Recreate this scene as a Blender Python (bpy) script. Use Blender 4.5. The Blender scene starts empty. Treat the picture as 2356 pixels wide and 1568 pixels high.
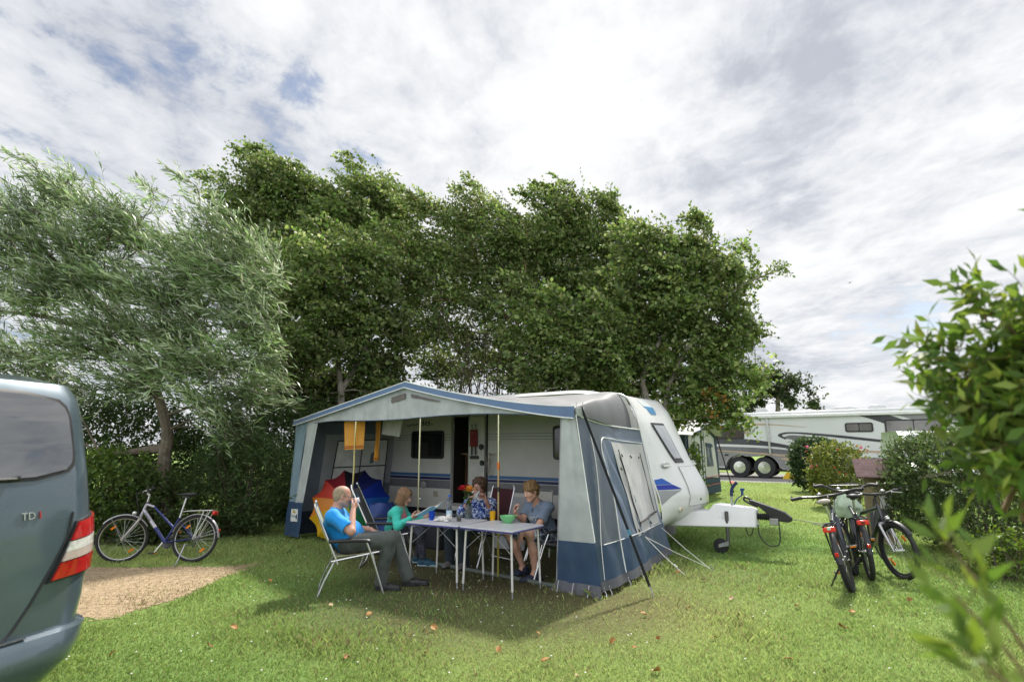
import bpy, bmesh, math, random
import numpy as np
from mathutils import Matrix, Vector, Euler, noise as mnoise
R = math.radians
rng = np.random.default_rng(11)
random.seed(5)
S = bpy.context.scene
COL = S.collection

# ---------------------------------------------------------------- camera geometry (used to turn measured pixels into points)
FPX = 1311.4; CAMH = 1.6; TH = math.atan((1026.2-784)/FPX); CT, ST = math.cos(TH), math.sin(TH)
def at(u, v, Y):                       # point seen at pixel (u,v) of the 2356 px wide photo, at depth Y
    x = (u-1178)/FPX; y = -(v-784)/FPX
    dx, dy, dz = x, CT-y*ST, ST+y*CT
    return np.array([dx*Y/dy, Y, CAMH+dz*Y/dy])
def on(u, v, z=0.0):                   # point seen at pixel (u,v) at height z
    x = (u-1178)/FPX; y = -(v-784)/FPX
    d = np.array([x, CT-y*ST, ST+y*CT]); t = (z-CAMH)/d[2]
    return np.array([d[0]*t, d[1]*t, z])
# camp frame: origin at the awning's front left foot, s along its front, t towards the caravan
CL = np.array([-3.918, 10.54]); E1 = np.array([.7728, -.6347]); E2 = np.array([.6347, .7728]); CAMPRZ = math.atan2(E1[1], E1[0])
def camp(s, t, z=0.0):
    p = CL + E1*s + E2*t
    return np.array([p[0], p[1], z])
def tocamp(x, y):
    d0 = x-CL[0]; d1 = y-CL[1]
    return d0*E1[0]+d1*E1[1], d0*E2[0]+d1*E2[1]

# ---------------------------------------------------------------- materials
MATS = {}
def _n(nt, t, **kw):
    n = nt.nodes.new(t)
    for k, v in kw.items():
        if k in n.inputs.keys() if isinstance(k, str) else False: n.inputs[k].default_value = v
        else: setattr(n, k, v)
    return n
def mat(key, col=(.5,.5,.5), rough=.5, metal=0., var=.12, vs=6., bump=0., bs=80., spec=.5, trans=0., ior=1.45,
        coat=0., sheen=0., dirt=0., dirtcol=(.08,.07,.05), attr=False, transl=0., alpha=1., emit=0., crough=.03, stripes=None):
    if key in MATS: return MATS[key]
    m = bpy.data.materials.new(key); m.use_nodes = True; nt = m.node_tree; L = nt.links
    b = nt.nodes['Principled BSDF']
    tc = nt.nodes.new('ShaderNodeTexCoord')
    nz = nt.nodes.new('ShaderNodeTexNoise'); nz.inputs['Scale'].default_value = vs; nz.inputs['Detail'].default_value = 5
    L.new(tc.outputs['Object'], nz.inputs['Vector'])
    mx = nt.nodes.new('ShaderNodeMix'); mx.data_type = 'RGBA'; mx.blend_type = 'MULTIPLY'
    rp = nt.nodes.new('ShaderNodeMapRange'); rp.inputs[1].default_value = .3; rp.inputs[2].default_value = .7
    rp.inputs[3].default_value = 1-var; rp.inputs[4].default_value = 1+var*.6
    L.new(nz.outputs[0], rp.inputs[0])
    mx.inputs[0].default_value = 1.
    if attr:
        a = nt.nodes.new('ShaderNodeAttribute'); a.attribute_name = 'Col'; L.new(a.outputs['Color'], mx.inputs[6])
    else: mx.inputs[6].default_value = (*col, 1)
    L.new(rp.outputs[0], mx.inputs[7])
    out = mx.outputs[2]
    if dirt:
        nd = nt.nodes.new('ShaderNodeTexNoise'); nd.inputs['Scale'].default_value = vs*2.3; nd.inputs['Detail'].default_value = 8; nd.inputs['Roughness'].default_value = .7
        L.new(tc.outputs['Object'], nd.inputs['Vector'])
        r2 = nt.nodes.new('ShaderNodeMapRange'); r2.inputs[1].default_value = .5; r2.inputs[2].default_value = .8; r2.inputs[4].default_value = dirt
        L.new(nd.outputs[0], r2.inputs[0])
        m2 = nt.nodes.new('ShaderNodeMix'); m2.data_type = 'RGBA'; L.new(r2.outputs[0], m2.inputs[0]); L.new(out, m2.inputs[6]); m2.inputs[7].default_value = (*dirtcol, 1)
        out = m2.outputs[2]
    L.new(out, b.inputs['Base Color'])
    rr = nt.nodes.new('ShaderNodeMapRange'); rr.inputs[1].default_value = .3; rr.inputs[2].default_value = .7
    rr.inputs[3].default_value = max(0, rough-.06); rr.inputs[4].default_value = min(1, rough+.06)
    L.new(nz.outputs[0], rr.inputs[0]); L.new(rr.outputs[0], b.inputs['Roughness'])
    b.inputs['Metallic'].default_value = metal; b.inputs['Specular IOR Level'].default_value = spec; b.inputs['IOR'].default_value = ior
    b.inputs['Transmission Weight'].default_value = trans; b.inputs['Coat Weight'].default_value = coat; b.inputs['Coat Roughness'].default_value = crough
    b.inputs['Sheen Weight'].default_value = sheen; b.inputs['Alpha'].default_value = alpha
    if bump:
        nb = nt.nodes.new('ShaderNodeTexNoise'); nb.inputs['Scale'].default_value = bs; nb.inputs['Detail'].default_value = 6
        L.new(tc.outputs['Object'], nb.inputs['Vector'])
        bp = nt.nodes.new('ShaderNodeBump'); bp.inputs['Strength'].default_value = bump; bp.inputs['Distance'].default_value = .01
        L.new(nb.outputs[0], bp.inputs['Height']); L.new(bp.outputs[0], b.inputs['Normal'])
    if transl:
        tr = nt.nodes.new('ShaderNodeBsdfTranslucent'); ms = nt.nodes.new('ShaderNodeMixShader'); ms.inputs[0].default_value = transl
        hs = nt.nodes.new('ShaderNodeHueSaturation'); hs.inputs['Hue'].default_value = .49 if attr else .5; hs.inputs['Saturation'].default_value = 1.12 if attr else 1.; hs.inputs['Value'].default_value = 1.5 if attr else 1.
        L.new(out, hs.inputs['Color']); L.new(hs.outputs[0], tr.inputs['Color'])
        o = nt.nodes['Material Output']; L.new(b.outputs[0], ms.inputs[1]); L.new(tr.outputs[0], ms.inputs[2]); L.new(ms.outputs[0], o.inputs['Surface'])
    MATS[key] = m
    return m

# ---------------------------------------------------------------- mesh helpers
def xf(M, p):
    p = np.asarray(p, float).reshape(-1, 3)
    return p @ np.array(M.to_3x3()).T + np.array(M.translation)
def frame_from(d, up=(0,0,1)):
    d = np.asarray(d, float); d = d/(np.linalg.norm(d)+1e-12)
    u = np.asarray(up, float)
    if abs(d@u) > .95: u = np.array([1., 0, 0])
    a = np.cross(u, d); a /= np.linalg.norm(a); b = np.cross(d, a)
    return d, a, b
class MB:
    def __init__(self): self.v = []; self.f = []; self.mi = []; self.n = 0; self.cur = 0; self.c = []; self.col = None
    def add(self, v, f):
        v = np.asarray(v, float).reshape(-1, 3); self.v.append(v)
        if self.col is not None: self.c.append(np.tile(np.array([*self.col, 1.]), (len(v), 1)))
        for q in f: self.f.append([i+self.n for i in q]); self.mi.append(self.cur)
        self.n += len(v); return self
    def box(self, c, s, rz=0., rot=None):
        x, y, z = np.array(s)/2
        v = np.array([[-x,-y,-z],[x,-y,-z],[x,y,-z],[-x,y,-z],[-x,-y,z],[x,-y,z],[x,y,z],[-x,y,z]])
        if rot is not None: v = v @ np.array(Euler(rot).to_matrix()).T
        elif rz: v = v @ np.array(Matrix.Rotation(rz, 3, 'Z')).T
        return self.add(v+np.array(c), [[0,3,2,1],[4,5,6,7],[0,1,5,4],[1,2,6,5],[2,3,7,6],[3,0,4,7]])
    def tube(self, pts, r, n=8, caps=True, closed=False, flat=1., up=(0,0,1)):
        P = np.asarray(pts, float); m = len(P)
        r = np.full(m, r) if np.isscalar(r) else np.asarray(r, float)
        T = np.gradient(P, axis=0) if not closed else np.roll(P, -1, 0)-np.roll(P, 1, 0)
        T /= np.linalg.norm(T, axis=1)[:, None]+1e-12
        _, a, b = frame_from(T[0], up); V = []
        for i in range(m):
            a = a-T[i]*(a@T[i]); a /= np.linalg.norm(a)+1e-12; b = np.cross(T[i], a)
            th = np.arange(n)*2*np.pi/n
            V.append(P[i]+r[i]*(np.cos(th)[:, None]*a+flat*np.sin(th)[:, None]*b))
        V = np.concatenate(V); F = []
        for i in range(m if closed else m-1):
            j = (i+1) % m
            for k in range(n):
                k2 = (k+1) % n; F.append([i*n+k, i*n+k2, j*n+k2, j*n+k])
        if caps and not closed: F += [list(range(n))[::-1], [(m-1)*n+k for k in range(n)]]
        return self.add(V, F)
    def bar(self, a, b, r, n=8): return self.tube([a, b], r, n)
    def lathe(self, prof, c=(0,0,0), n=20, M=None):
        V = []; F = []; m = len(prof)
        for (r, z) in prof:
            for k in range(n):
                t = 2*np.pi*k/n; V.append([r*math.cos(t), r*math.sin(t), z])
        V = np.array(V)
        if M is not None: V = V @ np.array(M.to_3x3()).T
        for i in range(m-1):
            for k in range(n):
                k2 = (k+1) % n; F.append([i*n+k, i*n+k2, (i+1)*n+k2, (i+1)*n+k])
        F.append(list(range(n))[::-1]); F.append([(m-1)*n+k for k in range(n)])
        return self.add(V+np.array(c), F)
    def grid(self, P, wu=False, wv=False, flip=False):
        P = np.asarray(P, float); m, n = P.shape[:2]; F = []
        for i in range(m if wu else m-1):
            for k in range(n if wv else n-1):
                i2 = (i+1) % m; k2 = (k+1) % n
                q = [i*n+k, i*n+k2, i2*n+k2, i2*n+k]; F.append(q[::-1] if flip else q)
        return self.add(P.reshape(-1, 3), F)
    def sheet(self, P, th=.003):                  # grid with thickness
        P = np.asarray(P, float); m, n = P.shape[:2]
        du = np.gradient(P, axis=0); dv = np.gradient(P, axis=1); N = np.cross(du, dv); N /= np.linalg.norm(N, axis=2)[..., None]+1e-12
        A = P+N*th/2; B = P-N*th/2; off = m*n; F = []
        for i in range(m-1):
            for k in range(n-1):
                q = [i*n+k, (i+1)*n+k, (i+1)*n+k+1, i*n+k+1]; F.append(q); F.append([x+off for x in q[::-1]])
        for i in range(m-1):
            F.append([(i+1)*n, i*n, i*n+off, (i+1)*n+off]); F.append([i*n+n-1, (i+1)*n+n-1, (i+1)*n+n-1+off, i*n+n-1+off])
        for k in range(n-1):
            F.append([k, k+1, k+1+off, k+off]); b = (m-1)*n; F.append([b+k+1, b+k, b+k+off, b+k+1+off])
        return self.add(np.concatenate([A.reshape(-1, 3), B.reshape(-1, 3)]), F)
    def prism(self, poly, d, O=(0,0,0), X=(1,0,0), Y=(0,0,1)):   # polygon in plane (X,Y) through O, extruded by vector d
        O = np.array(O, float); X = np.array(X, float); Y = np.array(Y, float); d = np.array(d, float)
        P = np.array([O+X*a+Y*b for a, b in poly]); n = len(P)
        V = np.concatenate([P, P+d]); F = [list(range(n)), [n+k for k in range(n)][::-1]]
        for k in range(n): F.append([k, n+k, n+(k+1) % n, (k+1) % n])
        return self.add(V, F)
    def ball(self, c, r, nu=16, nv=10, rot=None):
        r = np.array([r]*3 if np.isscalar(r) else r, float); V = []; F = []
        for i in range(nv+1):
            ph = np.pi*i/nv
            for k in range(nu):
                t = 2*np.pi*k/nu; V.append([math.sin(ph)*math.cos(t), math.sin(ph)*math.sin(t), math.cos(ph)])
        V = np.array(V)*r
        if rot is not None: V = V @ np.array(Euler(rot).to_matrix()).T
        for i in range(nv):
            for k in range(nu):
                k2 = (k+1) % nu; F.append([i*nu+k, (i+1)*nu+k, (i+1)*nu+k2, i*nu+k2])
        return self.add(V+np.array(c), F)
    def build(self, name, m, parent=None, smooth=True, bevel=0., seg=2, sub=0, label=None):
        me = bpy.data.meshes.new(name)
        v = np.concatenate(self.v); me.from_pydata(v.tolist(), [], self.f)
        for x in (m if isinstance(m, (list, tuple)) else [m]): me.materials.append(x)
        if isinstance(m, (list, tuple)): me.polygons.foreach_set('material_index', np.array(self.mi, dtype=np.int32))
        if self.c:
            a = me.color_attributes.new('Col', 'FLOAT_COLOR', 'POINT'); a.data.foreach_set('color', np.concatenate(self.c).ravel())
        bm = bmesh.new(); bm.from_mesh(me); bmesh.ops.recalc_face_normals(bm, faces=bm.faces); bm.to_mesh(me); bm.free()
        if smooth:
            me.polygons.foreach_set('use_smooth', np.ones(len(me.polygons), bool))
            try: me.set_sharp_from_angle(angle=R(38))
            except Exception: pass
        return link(name, me, parent, bevel, seg, sub, label)
def link(name, me, parent=None, bevel=0., seg=2, sub=0, label=None):
    o = bpy.data.objects.new(name, me); COL.objects.link(o)
    if parent is not None: o.parent = parent
    if bevel:
        b = o.modifiers.new('bevel', 'BEVEL'); b.width = bevel; b.segments = seg; b.limit_method = 'ANGLE'; b.angle_limit = R(40)
    if sub:
        s = o.modifiers.new('sub', 'SUBSURF'); s.levels = sub; s.render_levels = sub
    if label: o['label'] = label
    return o
def fastmesh(name, V, faces_flat, nper, m, parent=None, cols=None, smooth=False):
    """V (n,3); faces_flat (k,nper) ints; cols (n,3)"""
    me = bpy.data.meshes.new(name); V = np.ascontiguousarray(V, dtype=np.float32); F = np.ascontiguousarray(faces_flat, dtype=np.int32)
    me.vertices.add(len(V)); me.vertices.foreach_set('co', V.ravel())
    me.loops.add(F.size); me.loops.foreach_set('vertex_index', F.ravel())
    me.polygons.add(len(F)); me.polygons.foreach_set('loop_start', np.arange(len(F), dtype=np.int32)*nper)
    me.update(calc_edges=True)
    if cols is not None:
        a = me.color_attributes.new('Col', 'FLOAT_COLOR', 'POINT')
        c4 = np.ones((len(V), 4), np.float32); c4[:, :3] = cols; a.data.foreach_set('color', c4.ravel())
    if smooth: me.polygons.foreach_set('use_smooth', np.ones(len(F), bool))
    me.materials.append(m)
    return link(name, me, parent)
def tag(o, label, cat, group=None, kind=None):
    if label: o['label'] = label
    if cat: o['category'] = cat
    if group: o['group'] = group
    if kind: o['kind'] = kind
    return o
def thing(name, label, cat, loc=(0,0,0), rot=(0,0,0), group=None, scale=None):
    o = bpy.data.objects.new(name, None); COL.objects.link(o); o.empty_display_size = .1
    o.location = tuple(float(x) for x in loc); o.rotation_euler = rot if not np.isscalar(rot) else (0, 0, rot)
    if scale: o.scale = (scale,)*3
    return tag(o, label, cat, group)
def dup(root, loc=None, rot=None, label=None, group=None):
    def cp(o, par):
        c = o.copy(); COL.objects.link(c)
        if par is not None: c.parent = par
        for ch in [x for x in bpy.data.objects if x.parent == o]: cp(ch, c)
        return c
    r = cp(root, None)
    if loc is not None: r.location = tuple(float(x) for x in loc)
    if rot is not None: r.rotation_euler = rot if not np.isscalar(rot) else (0, 0, rot)
    if label: r['label'] = label
    if group: r['group'] = group
    return r
def text_mb(s, size, O, X, Y, ext=.002, shear=0.):
    """lettering as mesh pieces: text s, cap size, origin O, axes X (reading direction) and Y (up)"""
    cu = bpy.data.curves.new('lettering', 'FONT'); cu.body = s; cu.size = size; cu.extrude = ext; cu.shear = shear; cu.resolution_u = 2
    o = bpy.data.objects.new('lettering', cu); COL.objects.link(o)
    dg = bpy.context.evaluated_depsgraph_get(); me = bpy.data.meshes.new_from_object(o.evaluated_get(dg))
    v = np.zeros(len(me.vertices)*3); me.vertices.foreach_get('co', v); v = v.reshape(-1, 3)
    f = [list(p.vertices) for p in me.polygons]
    bpy.data.objects.remove(o); bpy.data.curves.remove(cu)
    X = np.array(X, float); X /= np.linalg.norm(X); Y = np.array(Y, float); Y /= np.linalg.norm(Y); N = np.cross(X, Y)
    W = np.array(O)+v[:, :1]*X+v[:, 1:2]*Y+v[:, 2:3]*N
    return W, f
def lettering(name, s, size, O, X, Y, m, parent, ext=.002, shear=0., label=None):
    W, f = text_mb(s, size, O, X, Y, ext, shear); b = MB(); b.add(W, f)
    return b.build(name, m, parent, smooth=False, label=label)
def arc(c, r, a0, a1, n, X=(1,0,0), Y=(0,0,1)):
    t = np.linspace(a0, a1, n); X = np.array(X, float); Y = np.array(Y, float)
    return np.array(c)+r*np.cos(t)[:, None]*X+r*np.sin(t)[:, None]*Y
def smoothpath(pts, n=24):
    """Catmull-Rom through pts"""
    P = np.asarray(pts, float); P = np.vstack([2*P[0]-P[1], P, 2*P[-1]-P[-2]]); out = []
    k = len(P)-3
    for q in np.linspace(0, k-1e-6, n):
        i = int(q); t = q-i; a, b, c, d = P[i:i+4]
        out.append(.5*(2*b+(c-a)*t+(2*a-5*b+4*c-d)*t*t+(3*b-a-3*c+d)*t**3))
    return np.array(out)
def roundrect(x0, y0, x1, y1, r, n=5):
    out = []
    for cx, cy, a in ((x1-r, y1-r, 0), (x0+r, y1-r, 90), (x0+r, y0+r, 180), (x1-r, y0+r, 270)):
        for k in range(n+1):
            t = R(a+90*k/n); out.append((cx+r*math.cos(t), cy+r*math.sin(t)))
    return out
# ---------------------------------------------------------------- camera, sun, sky
cam = bpy.data.cameras.new('camera'); cam.lens = 36*FPX/2356; cam.sensor_width = 36; cam.clip_end = 3000; cam.clip_start = .05
camo = bpy.data.objects.new('camera', cam); COL.objects.link(camo); camo.location = (0, 0, CAMH); camo.rotation_euler = (R(90)+TH, 0, 0)
S.camera = camo
cam.dof.use_dof = True; cam.dof.focus_distance = 8.5; cam.dof.aperture_fstop = 2.2
SUN_EL, SUN_AZ = R(50), R(24)        # azimuth from +Y towards +X
sd = Vector((math.sin(SUN_AZ)*math.cos(SUN_EL), math.cos(SUN_AZ)*math.cos(SUN_EL), math.sin(SUN_EL)))
sl = bpy.data.lights.new('sun', 'SUN'); sl.energy = 3.6; sl.angle = R(4); sl.color = (1, .95, .86)
so = bpy.data.objects.new('sun', sl); COL.objects.link(so); so.rotation_euler = sd.to_track_quat('Z', 'Y').to_euler(); so.location = (5, 10, 20)
W = bpy.data.worlds.new('World'); S.world = W; W.use_nodes = True
nt = W.node_tree; L = nt.links; nt.nodes.clear()
wo = nt.nodes.new('ShaderNodeOutputWorld'); bg = nt.nodes.new('ShaderNodeBackground'); L.new(bg.outputs[0], wo.inputs[0])
sky = nt.nodes.new('ShaderNodeTexSky'); sky.sky_type = 'NISHITA'; sky.sun_disc = False; sky.sun_elevation = SUN_EL; sky.sun_rotation = SUN_AZ
sky.dust_density = 1.5
tc = nt.nodes.new('ShaderNodeTexCoord')
def N(t, **kw):
    n = nt.nodes.new(t)
    for k, v in kw.items(): setattr(n, k, v)
    return n
def mth(op, a, b=None, c=None, clamp=False):
    n = N('ShaderNodeMath', operation=op, use_clamp=clamp)
    for i, x in enumerate((a, b, c)):
        if x is None: continue
        if isinstance(x, (int, float)): n.inputs[i].default_value = x
        else: L.new(x, n.inputs[i])
    return n.outputs[0]
def mapr(x, a, b, c, d):
    n = N('ShaderNodeMapRange', interpolation_type='SMOOTHSTEP'); L.new(x, n.inputs[0])
    for i, q in enumerate((a, b, c, d)): n.inputs[i+1].default_value = q
    return n.outputs[0]
nrm = N('ShaderNodeVectorMath', operation='NORMALIZE'); L.new(tc.outputs['Generated'], nrm.inputs[0])
sep = N('ShaderNodeSeparateXYZ'); L.new(nrm.outputs[0], sep.inputs[0])
zz = mth('MAXIMUM', mth('ADD', sep.outputs[2], .10), .04)
px = mth('DIVIDE', sep.outputs[0], zz); py = mth('DIVIDE', sep.outputs[1], zz)
cmb = N('ShaderNodeCombineXYZ'); L.new(px, cmb.inputs[0]); L.new(py, cmb.inputs[1])
def cloudnoise(scale, rot, sx, sy, detail, rough, dist, off=(0,0,0)):
    mp = N('ShaderNodeMapping'); mp.inputs['Rotation'].default_value = (0, 0, R(rot)); mp.inputs['Scale'].default_value = (sx, sy, 1); mp.inputs['Location'].default_value = off
    L.new(cmb.outputs[0], mp.inputs[0])
    n = N('ShaderNodeTexNoise'); n.inputs['Scale'].default_value = scale; n.inputs['Detail'].default_value = detail
    n.inputs['Roughness'].default_value = rough; n.inputs['Distortion'].default_value = dist; L.new(mp.outputs[0], n.inputs['Vector'])
    return n.outputs[0]
big = cloudnoise(.9, 35, 1., .7, 6, .55, .3, (3.1, .7, 0))
mid = cloudnoise(2.8, 40, 1., .72, 8, .62, .35, (1.7, 5.2, 0))
fine = cloudnoise(8.5, 30, 1., .8, 7, .62, .3, (.3, 2.2, 0))
# where the cloud sheet is torn open (directions of the blue gaps)
def blob(u, v, w, amp):
    d = at(u, v, 10.)-np.array([0, 0, CAMH]); d = d/np.linalg.norm(d)
    dt = N('ShaderNodeVectorMath', operation='DOT_PRODUCT'); L.new(nrm.outputs[0], dt.inputs[0]); dt.inputs[1].default_value = tuple(d)
    return mapr(dt.outputs['Value'], math.cos(R(w)), 1., 0., amp)
gaps = None
for g_ in ((640,130,9,.13),(520,60,9,.10),(760,250,8,.12),(700,190,6,.10),(830,360,5,.17),(880,390,4.5,.17),(900,300,7,.12),(930,440,5,.13),(880,90,8,.10),
           (2080,740,7,.20),(1960,775,5,.20),(2160,700,5,.12),(2356,110,6,.20),(2210,335,4,.13),(2310,400,4,.13)):
    b_ = blob(g_[0], g_[1], g_[2]*.60, g_[3]*.38); gaps = b_ if gaps is None else mth('ADD', gaps, b_)
dens = mth('ADD', mth('MULTIPLY', mid, .55), mth('MULTIPLY', fine, .45))
dts0 = N('ShaderNodeVectorMath', operation='DOT_PRODUCT'); L.new(nrm.outputs[0], dts0.inputs[0]); dts0.inputs[1].default_value = tuple(sd)
veil = mapr(dts0.outputs['Value'], .72, .97, 0., .22)
cover = mapr(mth('SUBTRACT', mth('ADD', mth('ADD', dens, .19), veil), gaps), .50, .66, 0., 1.)
# cloud body: white where thin and near the sun, grey where thick
shade = mth('ADD', mth('ADD', mth('MULTIPLY', big, .45), mth('MULTIPLY', mid, .37)), mth('MULTIPLY', fine, .18))
dts = N('ShaderNodeVectorMath', operation='DOT_PRODUCT'); L.new(nrm.outputs[0], dts.inputs[0]); dts.inputs[1].default_value = tuple(sd)
nearsun = mapr(dts.outputs['Value'], .5, 1., 0., 1.)
ramp = N('ShaderNodeValToRGB'); L.new(shade, ramp.inputs[0])
e = ramp.color_ramp.elements; e[0].position = .40; e[0].color = (.285, .30, .34, 1); e[1].position = .575; e[1].color = (.50, .503, .512, 1)
q_ = e.new(.475); q_.color = (.395, .41, .435, 1)
wm = N('ShaderNodeMix', data_type='RGBA'); wm.inputs[7].default_value = (.58, .58, .575, 1)
L.new(mth('MULTIPLY', nearsun, mapr(shade, .42, .60, .0, .62)), wm.inputs[0]); L.new(ramp.outputs[0], wm.inputs[6])
# blue sky behind (Nishita scaled to the exposure of the picture)
sk = N('ShaderNodeVectorMath', operation='SCALE'); L.new(sky.outputs[0], sk.inputs[0]); sk.inputs['Scale'].default_value = .062
cmx = N('ShaderNodeMix', data_type='RGBA'); L.new(cover, cmx.inputs[0]); L.new(sk.outputs[0], cmx.inputs[6]); L.new(wm.outputs[2], cmx.inputs[7])
# added fill: sky away from the sun, out of view, brightened to lift shade
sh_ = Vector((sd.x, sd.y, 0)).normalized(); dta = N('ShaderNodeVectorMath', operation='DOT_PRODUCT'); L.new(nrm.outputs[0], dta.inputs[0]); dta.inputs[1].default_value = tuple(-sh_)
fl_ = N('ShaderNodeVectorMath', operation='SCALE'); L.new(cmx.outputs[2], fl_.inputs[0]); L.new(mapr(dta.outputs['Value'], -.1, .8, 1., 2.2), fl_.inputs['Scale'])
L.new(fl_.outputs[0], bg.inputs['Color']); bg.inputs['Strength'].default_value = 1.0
S.view_settings.view_transform = 'Standard'; S.view_settings.look = 'None'; S.view_settings.exposure = .95; S.view_settings.gamma = 1
S.cycles.use_denoising = True; S.cycles.max_bounces = 8; S.cycles.diffuse_bounces = 3; S.cycles.transparent_max_bounces = 12; S.cycles.sample_clamp_indirect = 8
S.cycles.caustics_reflective = False; S.cycles.caustics_refractive = False

# ---------------------------------------------------------------- ground
def gauss(x, y, cx, cy, rx, ry, rot=0.):
    c, s = math.cos(rot), math.sin(rot); dx = x-cx; dy = y-cy
    u = (dx*c+dy*s)/rx; v = (-dx*s+dy*c)/ry
    return np.exp(-(u*u+v*v))
_sn_p = rng.normal(size=(24, 2)); _sn_ph = rng.uniform(0, 6.28, 24)
def softnoise(x, y, sc):
    o = 0.
    for k in range(24): o = o+np.sin((_sn_p[k, 0]*x+_sn_p[k, 1]*y)*sc+_sn_ph[k])
    return o/5.
PATCH = np.array([on(u, v)[:2] for u, v in ((60,1480),(165,1424),(235,1421),(330,1410),(390,1390),(440,1366),(500,1335),(560,1310),(577,1299),(470,1300),(330,1304),(215,1308),(150,1312),(60,1330))])
def inpoly(x, y, P):
    x = np.asarray(x, float); y = np.asarray(y, float); r = np.zeros(np.broadcast(x, y).shape, bool); n = len(P)
    for i in range(n):
        x0, y0 = P[i]; x1, y1 = P[(i+1) % n]
        c = ((y0 > y) != (y1 > y)) & (x < (x1-x0)*(y-y0)/(y1-y0+1e-12)+x0); r ^= c
    return r
def worn(x, y):                         # 0 lush .. 1 bare earth
    s, t = tocamp(x, y)
    w = 1.3*gauss(s, t, 3.4, 1.2, 2.8, 1.5)+1.0*gauss(s, t, 4.6, -.5, 1.7, .85)+.7*gauss(s, t, 5.2, -1.9, 1.5, .9)+.35*gauss(s, t, 7.0, .2, .7, .7)
    w = w+.42*gauss(x, y, .9, 5.4, 1.0, .6)+.22*gauss(x, y, 2.6, 7.6, 1.2, .5)
    return np.clip(w+.13*softnoise(x, y, 1.6)*np.clip(w*3, .2, 1), 0, 1)
ax = np.concatenate([-np.geomspace(400, 9, 22), np.linspace(-8.8, 8.8, 120), np.geomspace(9, 400, 22)])
ay = np.concatenate([[-60, -20, -6], np.linspace(-2, 16, 120), np.geomspace(16.3, 900, 30)])
GX, GY = np.meshgrid(ax, ay, indexing='ij')
wv_ = worn(GX, GY); hl = np.clip(.5+.28*softnoise(GX, GY, .55)+.2*softnoise(GX+9, GY, 1.7), 0, 1)
Vg = np.stack([GX, GY, np.zeros_like(GX)], -1).reshape(-1, 3)
nx_, ny_ = GX.shape; I = np.arange(nx_*ny_).reshape(nx_, ny_)
Fg = np.stack([I[:-1, :-1], I[1:, :-1], I[1:, 1:], I[:-1, 1:]], -1).reshape(-1, 4)
gm = bpy.data.materials.new('lawn_soil'); gm.use_nodes = True; g = gm.node_tree; b = g.nodes['Principled BSDF']; b.inputs['Roughness'].default_value = .95; b.inputs['Specular IOR Level'].default_value = .15
at_ = g.nodes.new('ShaderNodeAttribute'); at_.attribute_name = 'Col'
sp_ = g.nodes.new('ShaderNodeSeparateColor'); g.links.new(at_.outputs['Color'], sp_.inputs[0])
geo = g.nodes.new('ShaderNodeNewGeometry')
def gn(scale, det=6, ro=.6):
    n = g.nodes.new('ShaderNodeTexNoise'); n.inputs['Scale'].default_value = scale; n.inputs['Detail'].default_value = det; n.inputs['Roughness'].default_value = ro
    g.links.new(geo.outputs['Position'], n.inputs['Vector']); return n.outputs[0]
r1 = g.nodes.new('ShaderNodeValToRGB'); g.links.new(gn(34), r1.inputs[0])
r1.color_ramp.elements[0].position = .3; r1.color_ramp.elements[0].color = (.115, .19, .055, 1); r1.color_ramp.elements[1].position = .72; r1.color_ramp.elements[1].color = (.30, .38, .135, 1)
r2 = g.nodes.new('ShaderNodeValToRGB'); g.links.new(gn(22), r2.inputs[0])
r2.color_ramp.elements[0].position = .3; r2.color_ramp.elements[0].color = (.045, .036, .022, 1); r2.color_ramp.elements[1].position = .75; r2.color_ramp.elements[1].color = (.15, .125, .075, 1)
mA = g.nodes.new('ShaderNodeMix'); mA.data_type = 'RGBA'; mA.blend_type = 'MIX'
ad = g.nodes.new('ShaderNodeMath'); ad.operation = 'ADD'; g.links.new(sp_.outputs[0], ad.inputs[0])
nz_ = g.nodes.new('ShaderNodeMapRange'); nz_.inputs[3].default_value = -.25; nz_.inputs[4].default_value = .25; g.links.new(gn(9), nz_.inputs[0]); g.links.new(nz_.outputs[0], ad.inputs[1]); ad.use_clamp = True
g.links.new(ad.outputs[0], mA.inputs[0]); g.links.new(r1.outputs[0], mA.inputs[6]); g.links.new(r2.outputs[0], mA.inputs[7])
mB = g.nodes.new('ShaderNodeMix'); mB.data_type = 'RGBA'; mB.blend_type = 'MULTIPLY'; mB.inputs[0].default_value = .8
rB = g.nodes.new('ShaderNodeValToRGB'); g.links.new(sp_.outputs[1], rB.inputs[0]); rB.color_ramp.elements[0].color = (.72, .95, .7, 1); rB.color_ramp.elements[1].color = (1.2, 1.12, .9, 1)
g.links.new(mA.outputs[2], mB.inputs[6]); g.links.new(rB.outputs[0], mB.inputs[7]); g.links.new(mB.outputs[2], b.inputs['Base Color'])
bp = g.nodes.new('ShaderNodeBump'); bp.inputs['Strength'].default_value = .8; bp.inputs['Distance'].default_value = .03; g.links.new(gn(70, 8), bp.inputs['Height']); g.links.new(bp.outputs[0], b.inputs['Normal'])
cg = np.zeros((len(Vg), 3)); cg[:, 0] = wv_.ravel(); cg[:, 1] = hl.ravel()
gnd = fastmesh('ground', Vg, Fg, 4, gm, cols=cg); tag(gnd, None, None, kind='structure')
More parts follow.
